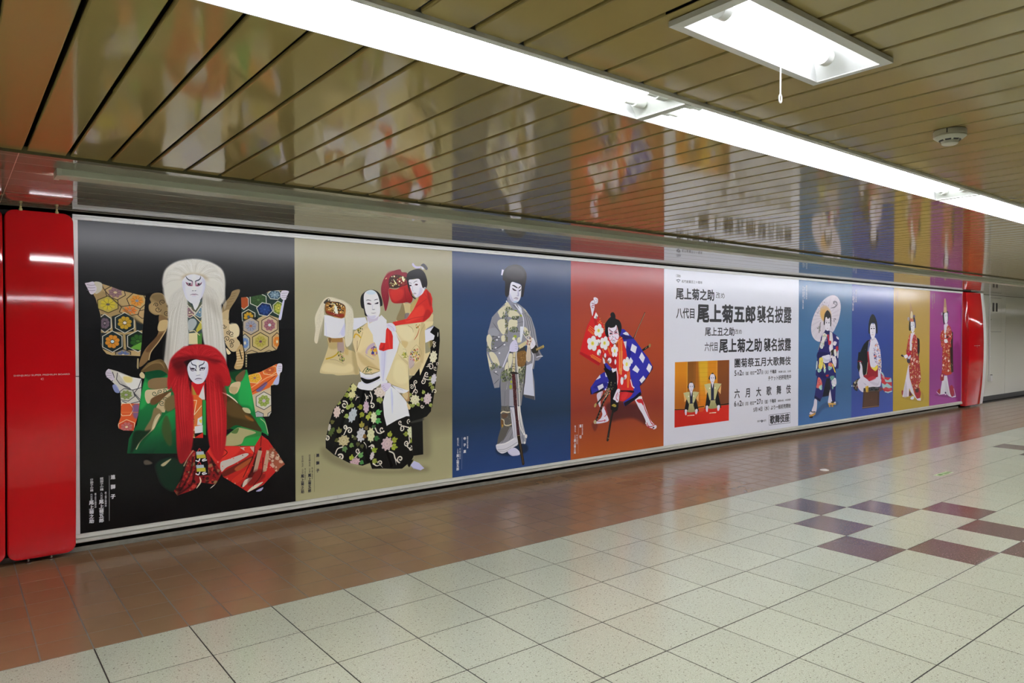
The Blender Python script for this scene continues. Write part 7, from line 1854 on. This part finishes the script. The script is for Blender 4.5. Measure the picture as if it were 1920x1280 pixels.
ART[6] = [
('bg',([(0,'3a4f8c'),(.4,'33458a'),(.7,'32447e'),(1,'3a4f9c')],)),
('poly',('b0323c',[(945,1336),(1014,1370),(1084,1437),(1293,1453),(1326,1527),(1332,1681),(1191,1698),(1087,1677),(1001,1624),(965,1511)]),{'sm':0}),
('mask',([(945,1336),(1014,1370),(1084,1437),(1293,1453),(1326,1527),(1332,1681),(1191,1698),(1087,1677),(1001,1624),(965,1511)],),{'sm':0}),
('poly',('9cc0c4',[(929,1343),(1014,1370),(1067,1452),(1015,1418)])),
('poly',('9cc0c4',[(1084,1469),(1188,1489),(1275,1460),(1328,1479),(1329,1519),(1189,1521),(1102,1509)])),
('poly',('9cc0c4',[(982,1528),(1085,1557),(1154,1536),(1259,1573),(1330,1608),(1225,1620),(1121,1598),(1018,1609)])),
('poly',('9cc0c4',[(1087,1661),(1191,1674),(1331,1665),(1332,1714),(1088,1701)])),
('line',('d8d0d0',[(981,1417),(1067,1468)],6.4)),
('line',('d4ccc8',[(1018,1617),(1313,1644)],4.8),{'al':.6}),
('mask',()),
('poly',('26282c',[(45,1486),(121,1452),(230,1418),(325,1453),(200,1509),(185,1607),(92,1587),(53,1540)])),
('specks',([(60,1480),(199,1440),(201,1585),(77,1579)],['7a8a6a','c4c8b0','8a3030','1a1a1c'],40,9.8,.8)),
('oval',('d0d4cc',14,1527,10.7,10.6,0)),
('oval',('c8ccc0',106,1482,18.6,15.2,.5)),
('line',('b88a78',[(168,1446),(106,1489)],4.6)),
('line',('b88a78',[(184,1515),(107,1580)],4.6)),
('poly',('d0cad6',[(184,1508),(199,1455),(261,1420),(340,1392),(516,1445),(549,1478),(680,1452),(829,1419),(947,1463),(948,1511),(915,1573),(781,1582),(551,1587),(406,1595),(359,1639),(232,1586)])),
('poly',('a8a0b4',[(293,1436),(389,1486),(469,1536),(405,1518)]),{'bl':3.8,'al':.7}),
('poly',('a8a0b4',[(549,1478),(713,1501),(881,1539),(714,1548)]),{'bl':6.2,'al':.4}),
('line',('8a8298',[(781,1574),(847,1538),(897,1477)],6.3),{'al':.6}),
('poly',('8f1f2c',[(486,1016),(543,1010),(578,1189),(628,1284),(761,1327),(843,1243),(862,1378),(483,1364)]),{'sm':0}),
('poly',('8a1e2a',[(495,1104),(561,1144),(628,1286),(761,1330),(843,1270),(845,1419),(680,1444),(566,1479),(484,1444),(355,1393),(419,1372)]),{'sm':0}),
('poly',('b02c38',[(516,1430),(679,1405),(779,1440),(566,1477)]),{'bl':3.9,'al':.8}),
('poly',('d8d4e0',[(597,824),(736,801),(837,881),(906,992),(942,1119),(961,1255),(929,1380),(862,1378),(843,1227),(777,1304),(678,1301),(595,1244),(552,1111),(534,1009),(574,909)])),
('poly',('b4b0c0',[(574,925),(560,1064),(611,1221),(577,1142),(543,1033)]),{'bl':6.2,'al':.5}),
('poly',('a8a4b4',[(588,808),(671,832),(745,801),(704,832),(622,847)]),{'bl':4.7,'al':.7}),
('poly',('d8c450',[(611,1260),(710,1271),(818,1235),(827,1290),(761,1327),(678,1301)])),
('specks',([(771,888),(837,881),(906,992),(942,1135),(961,1247),(929,1357),(861,1338),(843,1227),(793,1234),(742,1178),(691,1098),(673,1020),(705,958)],['3c4280','5a6098','c87a80','e0a890','2c3068','d8d0e0','8a8ab8'],190,9.4,.9)),
('specks',([(673,1020),(740,1036),(826,1227),(742,1185)],['2c3060','3c4278'],44,10.2,.8)),
('oval',('d89a80',771,927,33.3,14.1,0)),
('oval',('d89a80',839,991,36.9,14.2,0)),
('oval',('c87a78',749,1095,39.9,17.3,0)),
('oval',('e0b070',892,1166,37.1,12.7,0)),
('poly',('cfcad6',[(850,1175),(952,1194),(928,1336),(939,1479),(847,1506),(845,1364)]),{'sm':0}),
('specks',([(850,1175),(952,1194),(928,1320),(852,1301)],['3c4280','c88a90','d8b060','5a6098'],44,8.7,.9)),
('line',('55506a',[(886,1302),(895,1358)],9.5),{'al':.8}),
('poly',('1d2024',[(573,832),(484,846),(365,907),(256,1028),(194,1133),(173,1254),(244,1355),(499,1365),(478,1032),(532,862)]),{'sm':0}),
('poly',('1d2024',[(209,1022),(486,1027),(513,1197),(467,1366),(371,1378),(260,1313),(181,1272),(179,1158)]),{'sm':0}),
('line',('a8a4a0',[(540,862),(510,1017)],10.1),{'sm':0}),
('line',('8a2430',[(565,847),(573,878)],10.1),{'sm':0}),
('line',('8a2430',[(527,1033),(513,1187)],15.5),{'sm':0}),
('line',('c4c0a0',[(505,1189),(475,1335),(443,1377)],11.6)),
('line',('8a2030',[(187,1163),(249,1153),(321,1171)],7.6)),
('oval',('55604c',429,985,12.8,5.4,0)),
('line',('8a2030',[(187,1166),(257,1160),(321,1177)],7.6)),
('poly',('d2ccd8',[(242,1182),(281,1176),(330,1246),(347,1346),(404,1456),(437,1504),(357,1485),(261,1404),(236,1327),(267,1252)])),
('line',('4a4650',[(250,1194),(297,1192),(305,1207)],6.9),{'al':.7}),
('poly',('3f2a22',[(374,1593),(899,1611),(886,1896),(339,1891)]),{'sm':0}),
('poly',('52382a',[(407,1649),(849,1656),(835,1877),(378,1863)]),{'sm':0,'al':.6}),
('poly',('2c2c30',[(374,1578),(681,1570),(915,1589),(899,1651),(375,1632)]),{'sm':0}),
('specks',([(583,1573),(881,1579),(882,1650),(584,1643)],['45484c','1a1c20','6a6c70'],36,11.7,.8)),
('poly',('b8922c',[(429,1558),(518,1546),(534,1563),(527,1648),(455,1644)]),{'sm':0}),
('poly',('d8b850',[(437,1558),(478,1552),(479,1641),(458,1640)]),{'sm':0,'al':.7}),
('line',('8a6a54',[(338,1876),(886,1884)],8.5),{'sm':0}),
('line',('8a6a50',[(375,1632),(899,1643)],6.2),{'sm':0,'al':.7}),
('line',('6a4a38',[(570,1766),(684,1765)],6.2),{'al':.6}),
('poly',('6a3a3a',[(898,1588),(1001,1609),(1001,1640),(882,1650)]),{'al':.8}),
('poly',('23262a',[(526,731),(521,622),(552,521),(600,459),(649,439),(706,453),(765,511),(808,597),(815,723),(768,731),(754,629),(700,578),(634,579),(578,630),(571,731)])),
('poly',('dedae6',[(570,676),(586,606),(634,579),(667,586),(692,579),(733,598),(754,660),(752,731),(720,793),(662,817),(613,801),(579,746)])),
('line',('3c3a44',[(651,583),(676,598),(692,579)],5.5)),
('line',('5a5664',[(594,626),(627,630),(643,637)],3.9)),
('line',('5a5664',[(676,633),(701,625),(725,625)],3.9)),
('oval',('34323c',619,661,24.6,9.3,0)),
('oval',('34323c',701,660,23.1,9.4,0)),
('line',('8a8494',[(636,724),(669,726)],5.5)),
('line',('a0586a',[(620,759),(653,756),(683,759)],4.7)),
('line',('b8b4c0',[(655,676),(653,715)],3.9),{'al':.6}),
('line',('1f2124',[(555,731),(580,801),(573,832)],8.5)),
('line',('a02834',[(573,832),(589,863)],7))]
ART[7] = [
('bg',([(0,'ac9056'),(.5,'b2944a'),(1,'ac9434')],)),
('poly',('8f7430',[(326,1781),(669,1822),(1059,1887),(1056,1730),(1157,1807),(1092,1903),(670,1864),(326,1802)]),{'bl':9.7,'al':.5}),
('poly',('3a3028',[(863,1012),(977,1014),(948,1227),(882,1154)]),{'sm':0}),
('poly',('2c2824',[(860,831),(925,825),(975,860),(978,1067),(864,1065)])),
('poly',('a83a38',[(603,753),(794,746),(860,803),(893,860),(897,1065),(468,1057),(512,912),(557,802)]),{'sm':0}),
('specks',([(603,753),(794,746),(860,803),(897,1065),(468,1057),(542,829)],['b03a34','c88a50','d8c8a0','8a2430','c86a4a','e0d0b8','a8923c','6a2a2a','c0a060'],190,10.5,.85),{'sm':0}),
('poly',('983230',[(467,1006),(880,1013),(981,1227),(1052,1529),(955,1625),(1023,1728),(1025,1821),(960,1860),(862,1833),(714,1642),(600,1455),(572,1245),(502,1215)]),{'sm':0}),
('specks',([(467,1006),(880,1013),(981,1227),(1052,1529),(955,1625),(1023,1728),(1025,1821),(960,1860),(862,1833),(714,1642),(600,1455),(572,1245),(502,1215)],['b03a34','c88a50','d8c8a0','8a2430','c86a4a','e0d0b8','a8923c','6a2a2a','c0a060'],420,10.4,.85),{'sm':0}),
('oval',('e8d8c8',674,1170,31.8,22.4,0),{'al':.9}),
('oval',('a84a40',674,1170,12.7,8.4,0),{'al':.8}),
('oval',('e8d8c8',770,1180,32.1,22.5,0),{'al':.9}),
('oval',('a84a40',770,1180,12.8,8.4,0),{'al':.8}),
('oval',('e8d8c8',883,1218,32.5,22.7,0),{'al':.9}),
('oval',('a84a40',883,1218,13,8.5,0),{'al':.8}),
('oval',('e8d8c8',679,1479,31.8,22.4,0),{'al':.9}),
('oval',('a84a40',679,1479,12.7,8.4,0),{'al':.8}),
('oval',('e8d8c8',985,1470,32.8,22.8,0),{'al':.9}),
('oval',('a84a40',985,1470,13.1,8.5,0),{'al':.8}),
('oval',('e8d8c8',882,1628,32.5,22.7,0),{'al':.9}),
('oval',('a84a40',882,1628,13,8.5,0),{'al':.8}),
('oval',('e8d8c8',707,1248,31.9,22.5,0),{'al':.9}),
('oval',('a84a40',707,1248,12.8,8.4,0),{'al':.8}),
('poly',('9a2430',[(795,1723),(891,1679),(1023,1728),(1032,1800),(960,1856),(862,1826)])),
('poly',('3a3028',[(827,1689),(940,1674),(957,1732),(860,1741)]),{'bl':2.8,'al':.8}),
('poly',('d8d0dc',[(565,1244),(582,1356),(616,1497),(714,1642),(796,1773),(894,1849),(1041,1843),(1042,1893),(911,1878),(797,1808),(668,1731),(587,1650),(574,1795),(341,1789),(400,1627),(474,1450),(527,1320)]),{'sm':0}),
('poly',('b0a8b4',[(445,1532),(509,1632),(511,1792),(387,1785)]),{'bl':8.3,'al':.5}),
('line',('a8a0ac',[(567,1398),(633,1568),(763,1743)],6.3),{'al':.7}),
('poly',('5a2438',[(588,1691),(668,1738),(716,1782),(590,1789)]),{'sm':0}),
('poly',('d8dce8',[(638,1827),(716,1796),(781,1807),(765,1848),(686,1851)])),
('poly',('8a3a30',[(309,1684),(370,1687),(356,1749),(318,1753)])),
('poly',('b02038',[(484,1076),(593,1050),(656,1051),(610,1113),(515,1104)])),
('poly',('dcd8e4',[(391,1108),(499,1090),(531,1132),(438,1154)])),
('poly',('2a2428',[(276,1106),(314,1086),(391,1108),(361,1129)])),
('poly',('c4c0d0',[(532,1139),(641,1100),(626,1155),(548,1174)])),
('poly',('3a3440',[(501,1173),(595,1169),(612,1232),(517,1222)])),
('line',('d8d4e0',[(345,1094),(438,1137)],6.9)),
('poly',('dcd4de',[(635,739),(794,718),(746,767),(700,830),(669,914),(590,913),(620,802)]),{'sm':0}),
('poly',('d8dce0',[(606,913),(693,914),(671,1026),(600,1025)]),{'sm':0}),
('line',('b03048',[(731,774),(685,900)],9.8),{'al':.7}),
('line',('a83040',[(588,788),(574,899)],9.1),{'al':.7}),
('poly',('2a2620',[(563,677),(568,551),(598,454),(661,439),(757,451),(806,521),(824,634),(784,641),(759,550),(647,551),(634,683)])),
('poly',('3a3a70',[(758,494),(806,521),(824,634),(784,641)]),{'al':.8}),
('poly',('a88a60',[(597,227),(626,244),(708,368),(726,494),(734,536),(600,544),(585,440),(596,300)]),{'sm':0}),
('poly',('d8ccb0',[(644,369),(692,389),(701,466),(646,495),(614,453)]),{'bl':2.8}),
('poly',('b8644c',[(599,495),(710,494),(734,536),(631,547)]),{'al':.9}),
('line',('8a6a4a',[(602,238),(620,370)],5.6),{'al':.7}),
('line',('7a5c40',[(642,272),(716,396)],4.9),{'al':.7}),
('oval',('a8a0a8',544,496,40.7,31.9,0),{'al':.8}),
('oval',('5a5474',757,451,41.6,25.3,0),{'al':.9}),
('poly',('dcdcea',[(631,551),(695,543),(767,550),(784,620),(769,690),(706,729),(666,711),(636,648)])),
('oval',('4a4a58',664,617,15.9,5.6,0)),
('oval',('4a4a58',736,599,16,5.6,0)),
('line',('6a6878',[(648,579),(679,575)],3.5)),
('line',('6a6878',[(711,571),(751,564)],3.5)),
('line',('a8586a',[(697,687),(729,685)],4.2))]
ART[8] = [
('bg',([(0,'8a3a78'),(.3,'933f80'),(.7,'85397c'),(1,'8f3f86')],)),
('poly',('6a2458',[(1019,987),(1324,991),(1345,1983),(1191,1974),(1071,1676),(1008,1368)]),{'bl':30.5,'al':.5}),
('poly',('5a2050',[(273,1816),(703,1855),(1152,1910),(1190,1928),(704,1892),(273,1838)]),{'bl':7.4,'al':.5}),
('poly',('33261f',[(832,985),(1000,987),(1016,1292),(1028,1445),(879,1470),(837,1211)]),{'sm':0}),
('poly',('2f241e',[(919,690),(995,728),(1000,994),(907,993)]),{'sm':0}),
('poly',('a4342e',[(499,698),(606,668),(750,577),(880,622),(938,713),(959,804),(904,887),(925,993),(487,988),(466,854),(429,787)]),{'sm':0}),
('specks',([(499,698),(606,668),(750,577),(880,622),(938,713),(959,804),(904,887),(925,993),(487,988),(466,854),(429,787)],['b03a34','c88a50','d8c8a0','8a2430','c86a4a','e0d0b8','a8923c','6a2a2a','c0a060'],200,11.1,.85),{'sm':0}),
('poly',('b02430',[(537,832),(683,855),(866,826),(848,871),(574,869)]),{'al':.8}),
('poly',('7a4a2c',[(431,846),(592,870),(584,884),(449,868)]),{'sm':0}),
('poly',('2c2420',[(718,803),(810,788),(737,833)])),
('poly',('9a2f28',[(540,981),(869,985),(892,1213),(935,1472),(732,1495),(532,1450),(536,1204)]),{'sm':0}),
('specks',([(540,981),(869,985),(892,1213),(935,1472),(732,1495),(532,1450),(536,1204)],['b03a34','c88a50','d8c8a0','8a2430','c86a4a','e0d0b8','a8923c','6a2a2a','c0a060'],260,10.4,.85),{'sm':0}),
('poly',('a83024',[(540,1398),(731,1435),(934,1442),(935,1480),(732,1495),(532,1450)]),{'al':.8}),
('oval',('e8d4c8',819,1241,37,21.2,0),{'al':.9}),
('oval',('e8d4c8',804,1415,36.9,21.2,0),{'al':.9}),
('oval',('e8d4c8',662,1192,36.4,21,0),{'al':.9}),
('oval',('e8d4c8',583,1310,36.2,20.9,0),{'al':.9}),
('specks',([(875,1250),(1005,1254),(1009,1444),(879,1440)],['8a7a5a','5a4a3a'],16,8.3,.7)),
('poly',('8a2430',[(496,1456),(604,1468),(598,1587),(462,1566)])),
('oval',('d8b0b0',533,1495,28.8,22.4,0)),
('poly',('cfccd6',[(623,1498),(751,1503),(809,1664),(887,1834),(981,1897),(1132,1886),(1053,1752),(1152,1910),(982,1912),(850,1882),(702,1825),(674,1793),(666,1830),(450,1833),(483,1724),(535,1592),(606,1580)]),{'sm':0}),
('line',('8a8894',[(661,1597),(683,1793)],8.3),{'al':.6,'bl':2.3}),
('poly',('a8a6b0',[(697,1584),(773,1708),(831,1854),(720,1810)]),{'bl':6,'al':.4}),
('poly',('8a2238',[(884,1698),(977,1687),(1053,1752),(1065,1859),(981,1900),(905,1843),(866,1742)])),
('line',('dcd4dc',[(1053,1752),(1132,1894)],11.5)),
('poly',('8a2430',[(342,1761),(412,1727),(466,1745),(450,1818),(360,1791)])),
('line',('dcd4dc',[(307,1774),(432,1832)],10.3)),
('oval',('dcd8e0',688,1839,23.7,12,0)),
('poly',('3a2a4a',[(656,1796),(702,1794),(721,1826),(666,1819)])),
('poly',('dcd4de',[(596,578),(768,562),(715,645),(680,735),(608,728)]),{'sm':0}),
('poly',('d8dce0',[(626,765),(699,765),(682,825),(627,817)]),{'sm':0}),
('poly',('e0dce6',[(619,847),(737,848),(757,901),(666,915),(611,885)])),
('line',('c8a0a0',[(611,907),(604,989)],14.9),{'al':.8}),
('poly',('c88a88',[(715,660),(862,652),(900,683),(753,713)]),{'al':.6,'bl':3}),
('poly',('241f30',[(538,385),(582,340),(727,337),(774,374),(785,487),(749,502),(755,382),(610,384),(614,578),(568,549)])),
('poly',('a88a68',[(604,116),(659,114),(708,278),(727,360),(564,370),(580,265)]),{'sm':0}),
('poly',('c8a888',[(590,280),(671,278),(673,353),(600,362)]),{'bl':3,'al':.8}),
('line',('c0a888',[(622,115),(609,354)],5.2),{'al':.6}),
('oval',('b8a8c0',502,393,32.2,28.2,0),{'al':.8}),
('oval',('6a3a8a',792,396,24,45.2,0),{'al':.6}),
('poly',('dcdcea',[(604,384),(728,367),(756,412),(758,502),(713,563),(640,556),(606,474)])),
('oval',('4a4858',647,429,16.4,5.2,0)),
('oval',('4a4858',720,424,16.5,5.3,0)),
('line',('6a6878',[(628,410),(665,407)],3.7)),
('line',('6a6878',[(701,405),(734,403)],3.7)),
('line',('a0506a',[(694,510),(721,509)],4.5)),
('line',('a8a8b8',[(696,443),(708,488)],3.7),{'al':.6})]

TEXT = [
(0,'w',.04,'連\u3000獅\u3000子',173,201,1647,1807,1),
(0,'w',.01,'親獅子の精',113,132,1656,1745,1),
(0,'w',.01,'尾上菊之助改め',139,150,1754,1852,1),
(0,'w',.01,'八代目',114,127,1754,1801,1),
(0,'w',.04,'尾上菊五郎',106,133,1801,1952,1),
(0,'w',.01,'仔獅子の精',57,75,1657,1743,1),
(0,'w',.01,'尾上丑之助改め',81,92,1754,1851,1),
(0,'w',.01,'六代目',58,70,1754,1799,1),
(0,'w',.04,'尾上菊之助',50,77,1798,1948,1),
(1,'k',.04,'連\u3000獅\u3000子',164,191,1656,1805,1),
(1,'k',.01,'狂言師右近',105,120,1657,1749,1),
(1,'k',.01,'尾上菊之助改め',128,138,1759,1851,1),
(1,'k',.01,'八代目',106,118,1760,1798,1),
(1,'k',.04,'尾上菊五郎',99,124,1804,1952,1),
(1,'k',.01,'狂言師左近',49,63,1659,1748,1),
(1,'k',.01,'尾上丑之助改め',71,81,1759,1850,1),
(1,'k',.01,'六代目',50,62,1760,1799,1),
(1,'k',.04,'尾上菊之助',42,67,1803,1952,1),
(2,'w',.01,'菅原伝授手習鑑',155,170,1650,1759,1),
(2,'w',.04,'寺\u3000子\u3000屋',117,146,1653,1799,1),
(2,'w',.01,'松王丸',49,68,1653,1729,1),
(2,'w',.01,'尾上菊之助改め',74,87,1749,1848,1),
(2,'w',.01,'八代目',49,64,1750,1795,1),
(2,'w',.04,'尾上菊五郎',42,70,1799,1948,1),
(3,'w',.01,'菅原伝授手習鑑',153,171,1656,1764,1),
(3,'w',.04,'車\u3000\u3000引',120,150,1654,1802,1),
(3,'w',.01,'梅王丸',52,72,1658,1729,1),
(3,'w',.01,'尾上丑之助改め',79,95,1756,1854,1),
(3,'w',.01,'六代目',51,69,1754,1798,1),
(3,'w',.04,'尾上菊之助',43,73,1799,1949,1),
(4,'g',.02,'130th',212,292,52,85,0),
(4,'g',.02,'松竹創業百三十周年',311,695,111,146,0),
(4,'d',.03,'尾上菊之助',206,928,203,340,0),
(4,'d',0,'改め',960,1136,230,307,0),
(4,'d',.02,'八代目',215,548,434,558,0),
(4,'d',.04,'尾上菊五郎',592,1797,375,604,0),
(4,'d',.02,'襲名披露',1832,2648,371,597,0),
(4,'d',.02,'尾上丑之助',749,1341,656,762,0),
(4,'d',0,'改め',1353,1499,677,743,0),
(4,'d',.01,'六代目',744,998,836,945,0),
(4,'d',.03,'尾上菊之助',1027,1942,793,971,0),
(4,'d',.02,'襲名披露',1988,2637,793,970,0),
(4,'d',.02,'團菊祭五月大歌舞伎',1347,2632,1043,1161,0),
(4,'d',.02,'5',1345,1387,1195,1263,0),
(4,'d',.02,'月',1396,1445,1218,1261,0),
(4,'d',.02,'2',1451,1503,1193,1261,0),
(4,'d',.02,'日（金）初日',1509,1770,1215,1263,0),
(4,'d',.02,'−27',1780,1928,1195,1261,0),
(4,'d',.02,'日（火）千穐楽',1935,2283,1211,1264,0),
(4,'d',.02,'休演12日、22日',2331,2633,1232,1259,0),
(4,'d',.02,'チケット好評発売中',2091,2641,1290,1355,0),
(4,'d',.02,'六\u3000月\u3000大\u3000歌\u3000舞\u3000伎',1347,2636,1425,1547,0),
(4,'d',.02,'6',1341,1387,1577,1647,0),
(4,'d',.02,'月',1396,1445,1602,1647,0),
(4,'d',.02,'2',1451,1503,1576,1647,0),
(4,'d',.02,'日（月）初日',1509,1767,1600,1649,0),
(4,'d',.02,'−27',1776,1925,1581,1648,0),
(4,'d',.02,'日（金）千穐楽',1932,2276,1598,1652,0),
(4,'d',.02,'昼夜18日、19日休演',2321,2629,1619,1645,0),
(4,'d',.02,'5月14日（水）より一般前売開始',1758,2634,1681,1743,0),
(4,'g',.02,'製作',1849,1908,1855,1882,0),
(4,'g',.02,'松竹',1989,2049,1856,1884,0),
(4,'d',.03,'歌舞伎座',2136,2604,1814,1929,0),
(5,'w',.01,'弁天娘女男白浪',182,213,64,264,1),
(5,'w',.01,'弁天小僧菊之助',138,157,90,257,1),
(5,'w',.01,'八代目尾上菊五郎',92,123,76,400,1),
(6,'w',.01,'弁天娘女男白浪',98,135,71,267,1),
(6,'w',.01,'弁天小僧菊之助',53,76,109,272,1),
(6,'w',.01,'八代目尾上菊五郎',10,47,92,400,1),
(7,'y',.01,'京鹿子娘道成寺',118,149,47,231,1),
(7,'y',.01,'八代目尾上菊五郎',52,79,67,347,1),
(8,'y',.01,'京鹿子娘道成寺',161,192,34,214,1),
(8,'y',.01,'六代目尾上菊之助',92,119,46,310,1)]

INK = {'w': 'ink_white', 'k': 'ink_dark', 'd': 'ink', 'g': 'ink_grey', 'y': 'ink_pale'}
RES = [.95, .8, .75, .75, .6, .6, .6, .6, .6]
GAIN = 1.33
POSTER = [('black poster of two lion dancers, one white-haired above one red-haired'),
          ('khaki poster of a kneeling man and a youth, each holding up a lion head'),
          ('dark blue poster of a standing samurai in a grey snow-patterned robe with a long sword'),
          ('orange red poster of a crouching swordsman with painted face and a raised fist'),
          ('white poster with bold black lettering and a small photo of two bowing men'),
          ('teal blue poster of a figure holding an open paper umbrella'),
          ('bright blue poster of a seated figure with a tattooed bare shoulder behind a wooden box'),
          ('yellow poster of a dancer in a tall pointed hat and red flowered robe'),
          ('magenta poster of a dancer in a tall pointed hat with folded hands')]
def print_material(i, w_mm, h_mm):
    """ink on coated paper: the printed picture is painted above by Print, nothing is loaded"""
    p = Print(w_mm, h_mm, RES[i], 7+i); a = p.run(ART[i])
    L_ = np.where(a <= .04045, a/12.92, ((np.maximum(a, 0)+.055)/1.055)**2.4)*GAIN; L_ = np.clip(L_, 0, 1)
    a = np.where(L_ <= .0031308, L_*12.92, 1.055*L_**(1/2.4)-.055)
    im = bpy.data.images.new('poster_print', p.W, p.H); buf = np.ones((p.H, p.W, 4), np.float32); buf[..., :3] = a[::-1]
    im.pixels.foreach_set(buf.ravel()); im.update(); im.pack()
    m = bpy.data.materials.new('printed_paper'); m.use_nodes = True; nt = m.node_tree; b = nt.nodes['Principled BSDF']
    t = nt.nodes.new('ShaderNodeTexImage'); t.image = im; t.extension = 'EXTEND'; nt.links.new(t.outputs[0], b.inputs['Base Color'])
    b.inputs['Roughness'].default_value = .25; b.inputs['Specular IOR Level'].default_value = .27
    g = nt.nodes.new('ShaderNodeNewGeometry'); n = nt.nodes.new('ShaderNodeTexNoise'); n.inputs['Scale'].default_value = 1.7; n.inputs['Detail'].default_value = 2
    bp = nt.nodes.new('ShaderNodeBump'); bp.inputs['Strength'].default_value = .03; bp.inputs['Distance'].default_value = .02
    nt.links.new(g.outputs['Position'], n.inputs['Vector']); nt.links.new(n.outputs['Fac'], bp.inputs['Height']); nt.links.new(bp.outputs[0], b.inputs['Normal'])
    return m
for i in range(9):
    x0, x1 = XB[i]+.0003, XB[i+1]-.0003; W_, H_ = x1-x0, ZT-ZB
    s = MB().box(0, W_, 0, .005, 0, H_); o = s.build('poster', print_material(i, W_*1000, H_*1000)); o.location = (x0, 0, ZB)
    uv = o.data.uv_layers.new(name='sheet')
    for l in o.data.loops: c = o.data.vertices[l.vertex_index].co; uv.data[l.index].uv = (c.x/W_, c.z/H_)
    tag(o, POSTER[i], 'poster', 'posters along the wall')
    by = {}
    for t in TEXT:
        if t[0] != i: continue
        _, ink, off, txt, a, b, y0, y1, vert = t; s = by.setdefault(ink, MB())
        if vert:
            n = len(txt); ch = (y1-y0)/n
            for k, c in enumerate(txt):
                if c == '　': continue
                P, T = glyphs(c, off); e = P.max(0)-P.min(0); sx = max(.55, min(1, e[0]/.9)); sy = max(.5, min(1, e[1]/.9)) if c not in '一二' else .2
                m_ = (a+b)/2; hw = (b-a)/2*sx; cy = y0+ch*(k+.5); hh = ch*.46*sy
                Q = fit(P, m_-hw, m_+hw, cy+hh, cy-hh); s.add([(q[0]/1000, -.0005-.00004*q[2], H_-q[1]/1000) for q in Q], T)
        else:
            P, T = glyphs(txt, off); Q = fit(P, a, b, y1, y0); s.add([(q[0]/1000, -.0005-.00004*q[2], H_-q[1]/1000) for q in Q], T)
    for ink, s in by.items(): s.build('lettering', M[INK[ink]], o)

# ---------------------------------------------------------------- small things
st = empty('floor_stud', (6.548, -1.518, 0)); tag(st, 'round white stud on the brown tiles near the pale floor', 'floor stud')
MB().lathe([(.042, 0), (.040, .005), (.026, .010), (.008, .012)], (0, 0, 0), 24).build('dome', M['white'], st, True)
MB().lathe([(.045, 0), (.045, .002)], (0, 0, 0), 24).build('rim', M['alu'], st, True)
gs = empty('floor_sticker', (7.30, -2.352, .0)); gs.rotation_euler = (0, 0, .0); tag(gs, 'small pale green arrow sticker on the cream floor tiles', 'sticker')
MB().box(-.165, .165, -.034, .034, .0, .0008).build('sheet', M['sticker'], gs)
s = MB()
s.add([(-.12, -.016, .0011), (-.06, -.016, .0011), (-.06, -.024, .0011), (-.03, 0, .0011), (-.06, .024, .0011), (-.06, .016, .0011), (-.12, .016, .0011)], [(0, 1, 2, 3, 4, 5, 6)])
for x in (.0, .055, .11): s.add([(x, -.02, .0011), (x+.035, -.02, .0011), (x+.035, -.008, .0011), (x+.02, .02, .0011), (x, .02, .0011)], [(0, 1, 2, 3, 4)])
s.build('arrow_print', M['sticker_mark'], gs)
cd = empty('wall_conduit', (16.36, .20, 0)); tag(cd, 'thin white pipe down the beige wall to a socket box', 'conduit')
MB().lathe([(.013, .52), (.013, 2.176)], (0, .018, 0), 12).build('pipe', M['white'], cd, True)
MB().prism_x([(-.022, .40), (-.026, .405), (-.026, .515), (-.022, .52), (.031, .52), (.031, .40)], -.04, .04).build('socket_box', M['white'], cd)
MB().box(.10, .20, .024, .031, .40, .53).build('cover_plate', M['base'], cd)
for z in (.9, 1.4, 1.9): MB().box(-.02, .02, -.0, .031, z, z+.018).build('clip', M['alu'], cd)
ht = empty('wall_hatch', (16.62, .231, 1.42)); tag(ht, 'flush beige access hatch in the wall panel, right of the white pipe', 'hatch')
s = MB().box(-.2, .42, -.004, .0, .0, .70); s.build('door', M['enamel'], ht)
for q in ((-.206, -.2, 0, .7), (.42, .426, 0, .7), (-.206, .426, -.006, 0), (-.206, .426, .7, .706)): MB().box(q[0], q[1], -.003, .001, q[2], q[3]).build('seam', M['base'], ht)
for x in (-.08, .10): MB().box(x, x+.1, -.007, -.004, .42, .60).build('dark_reflection', M['base'], ht)  # dark plates standing in for reflections in the glossy wall
MB().lathe([(.012, -.012), (.012, 0)], (-.16, -.0, .25), 12, 'x').build('lock', M['chrome'], ht, True)
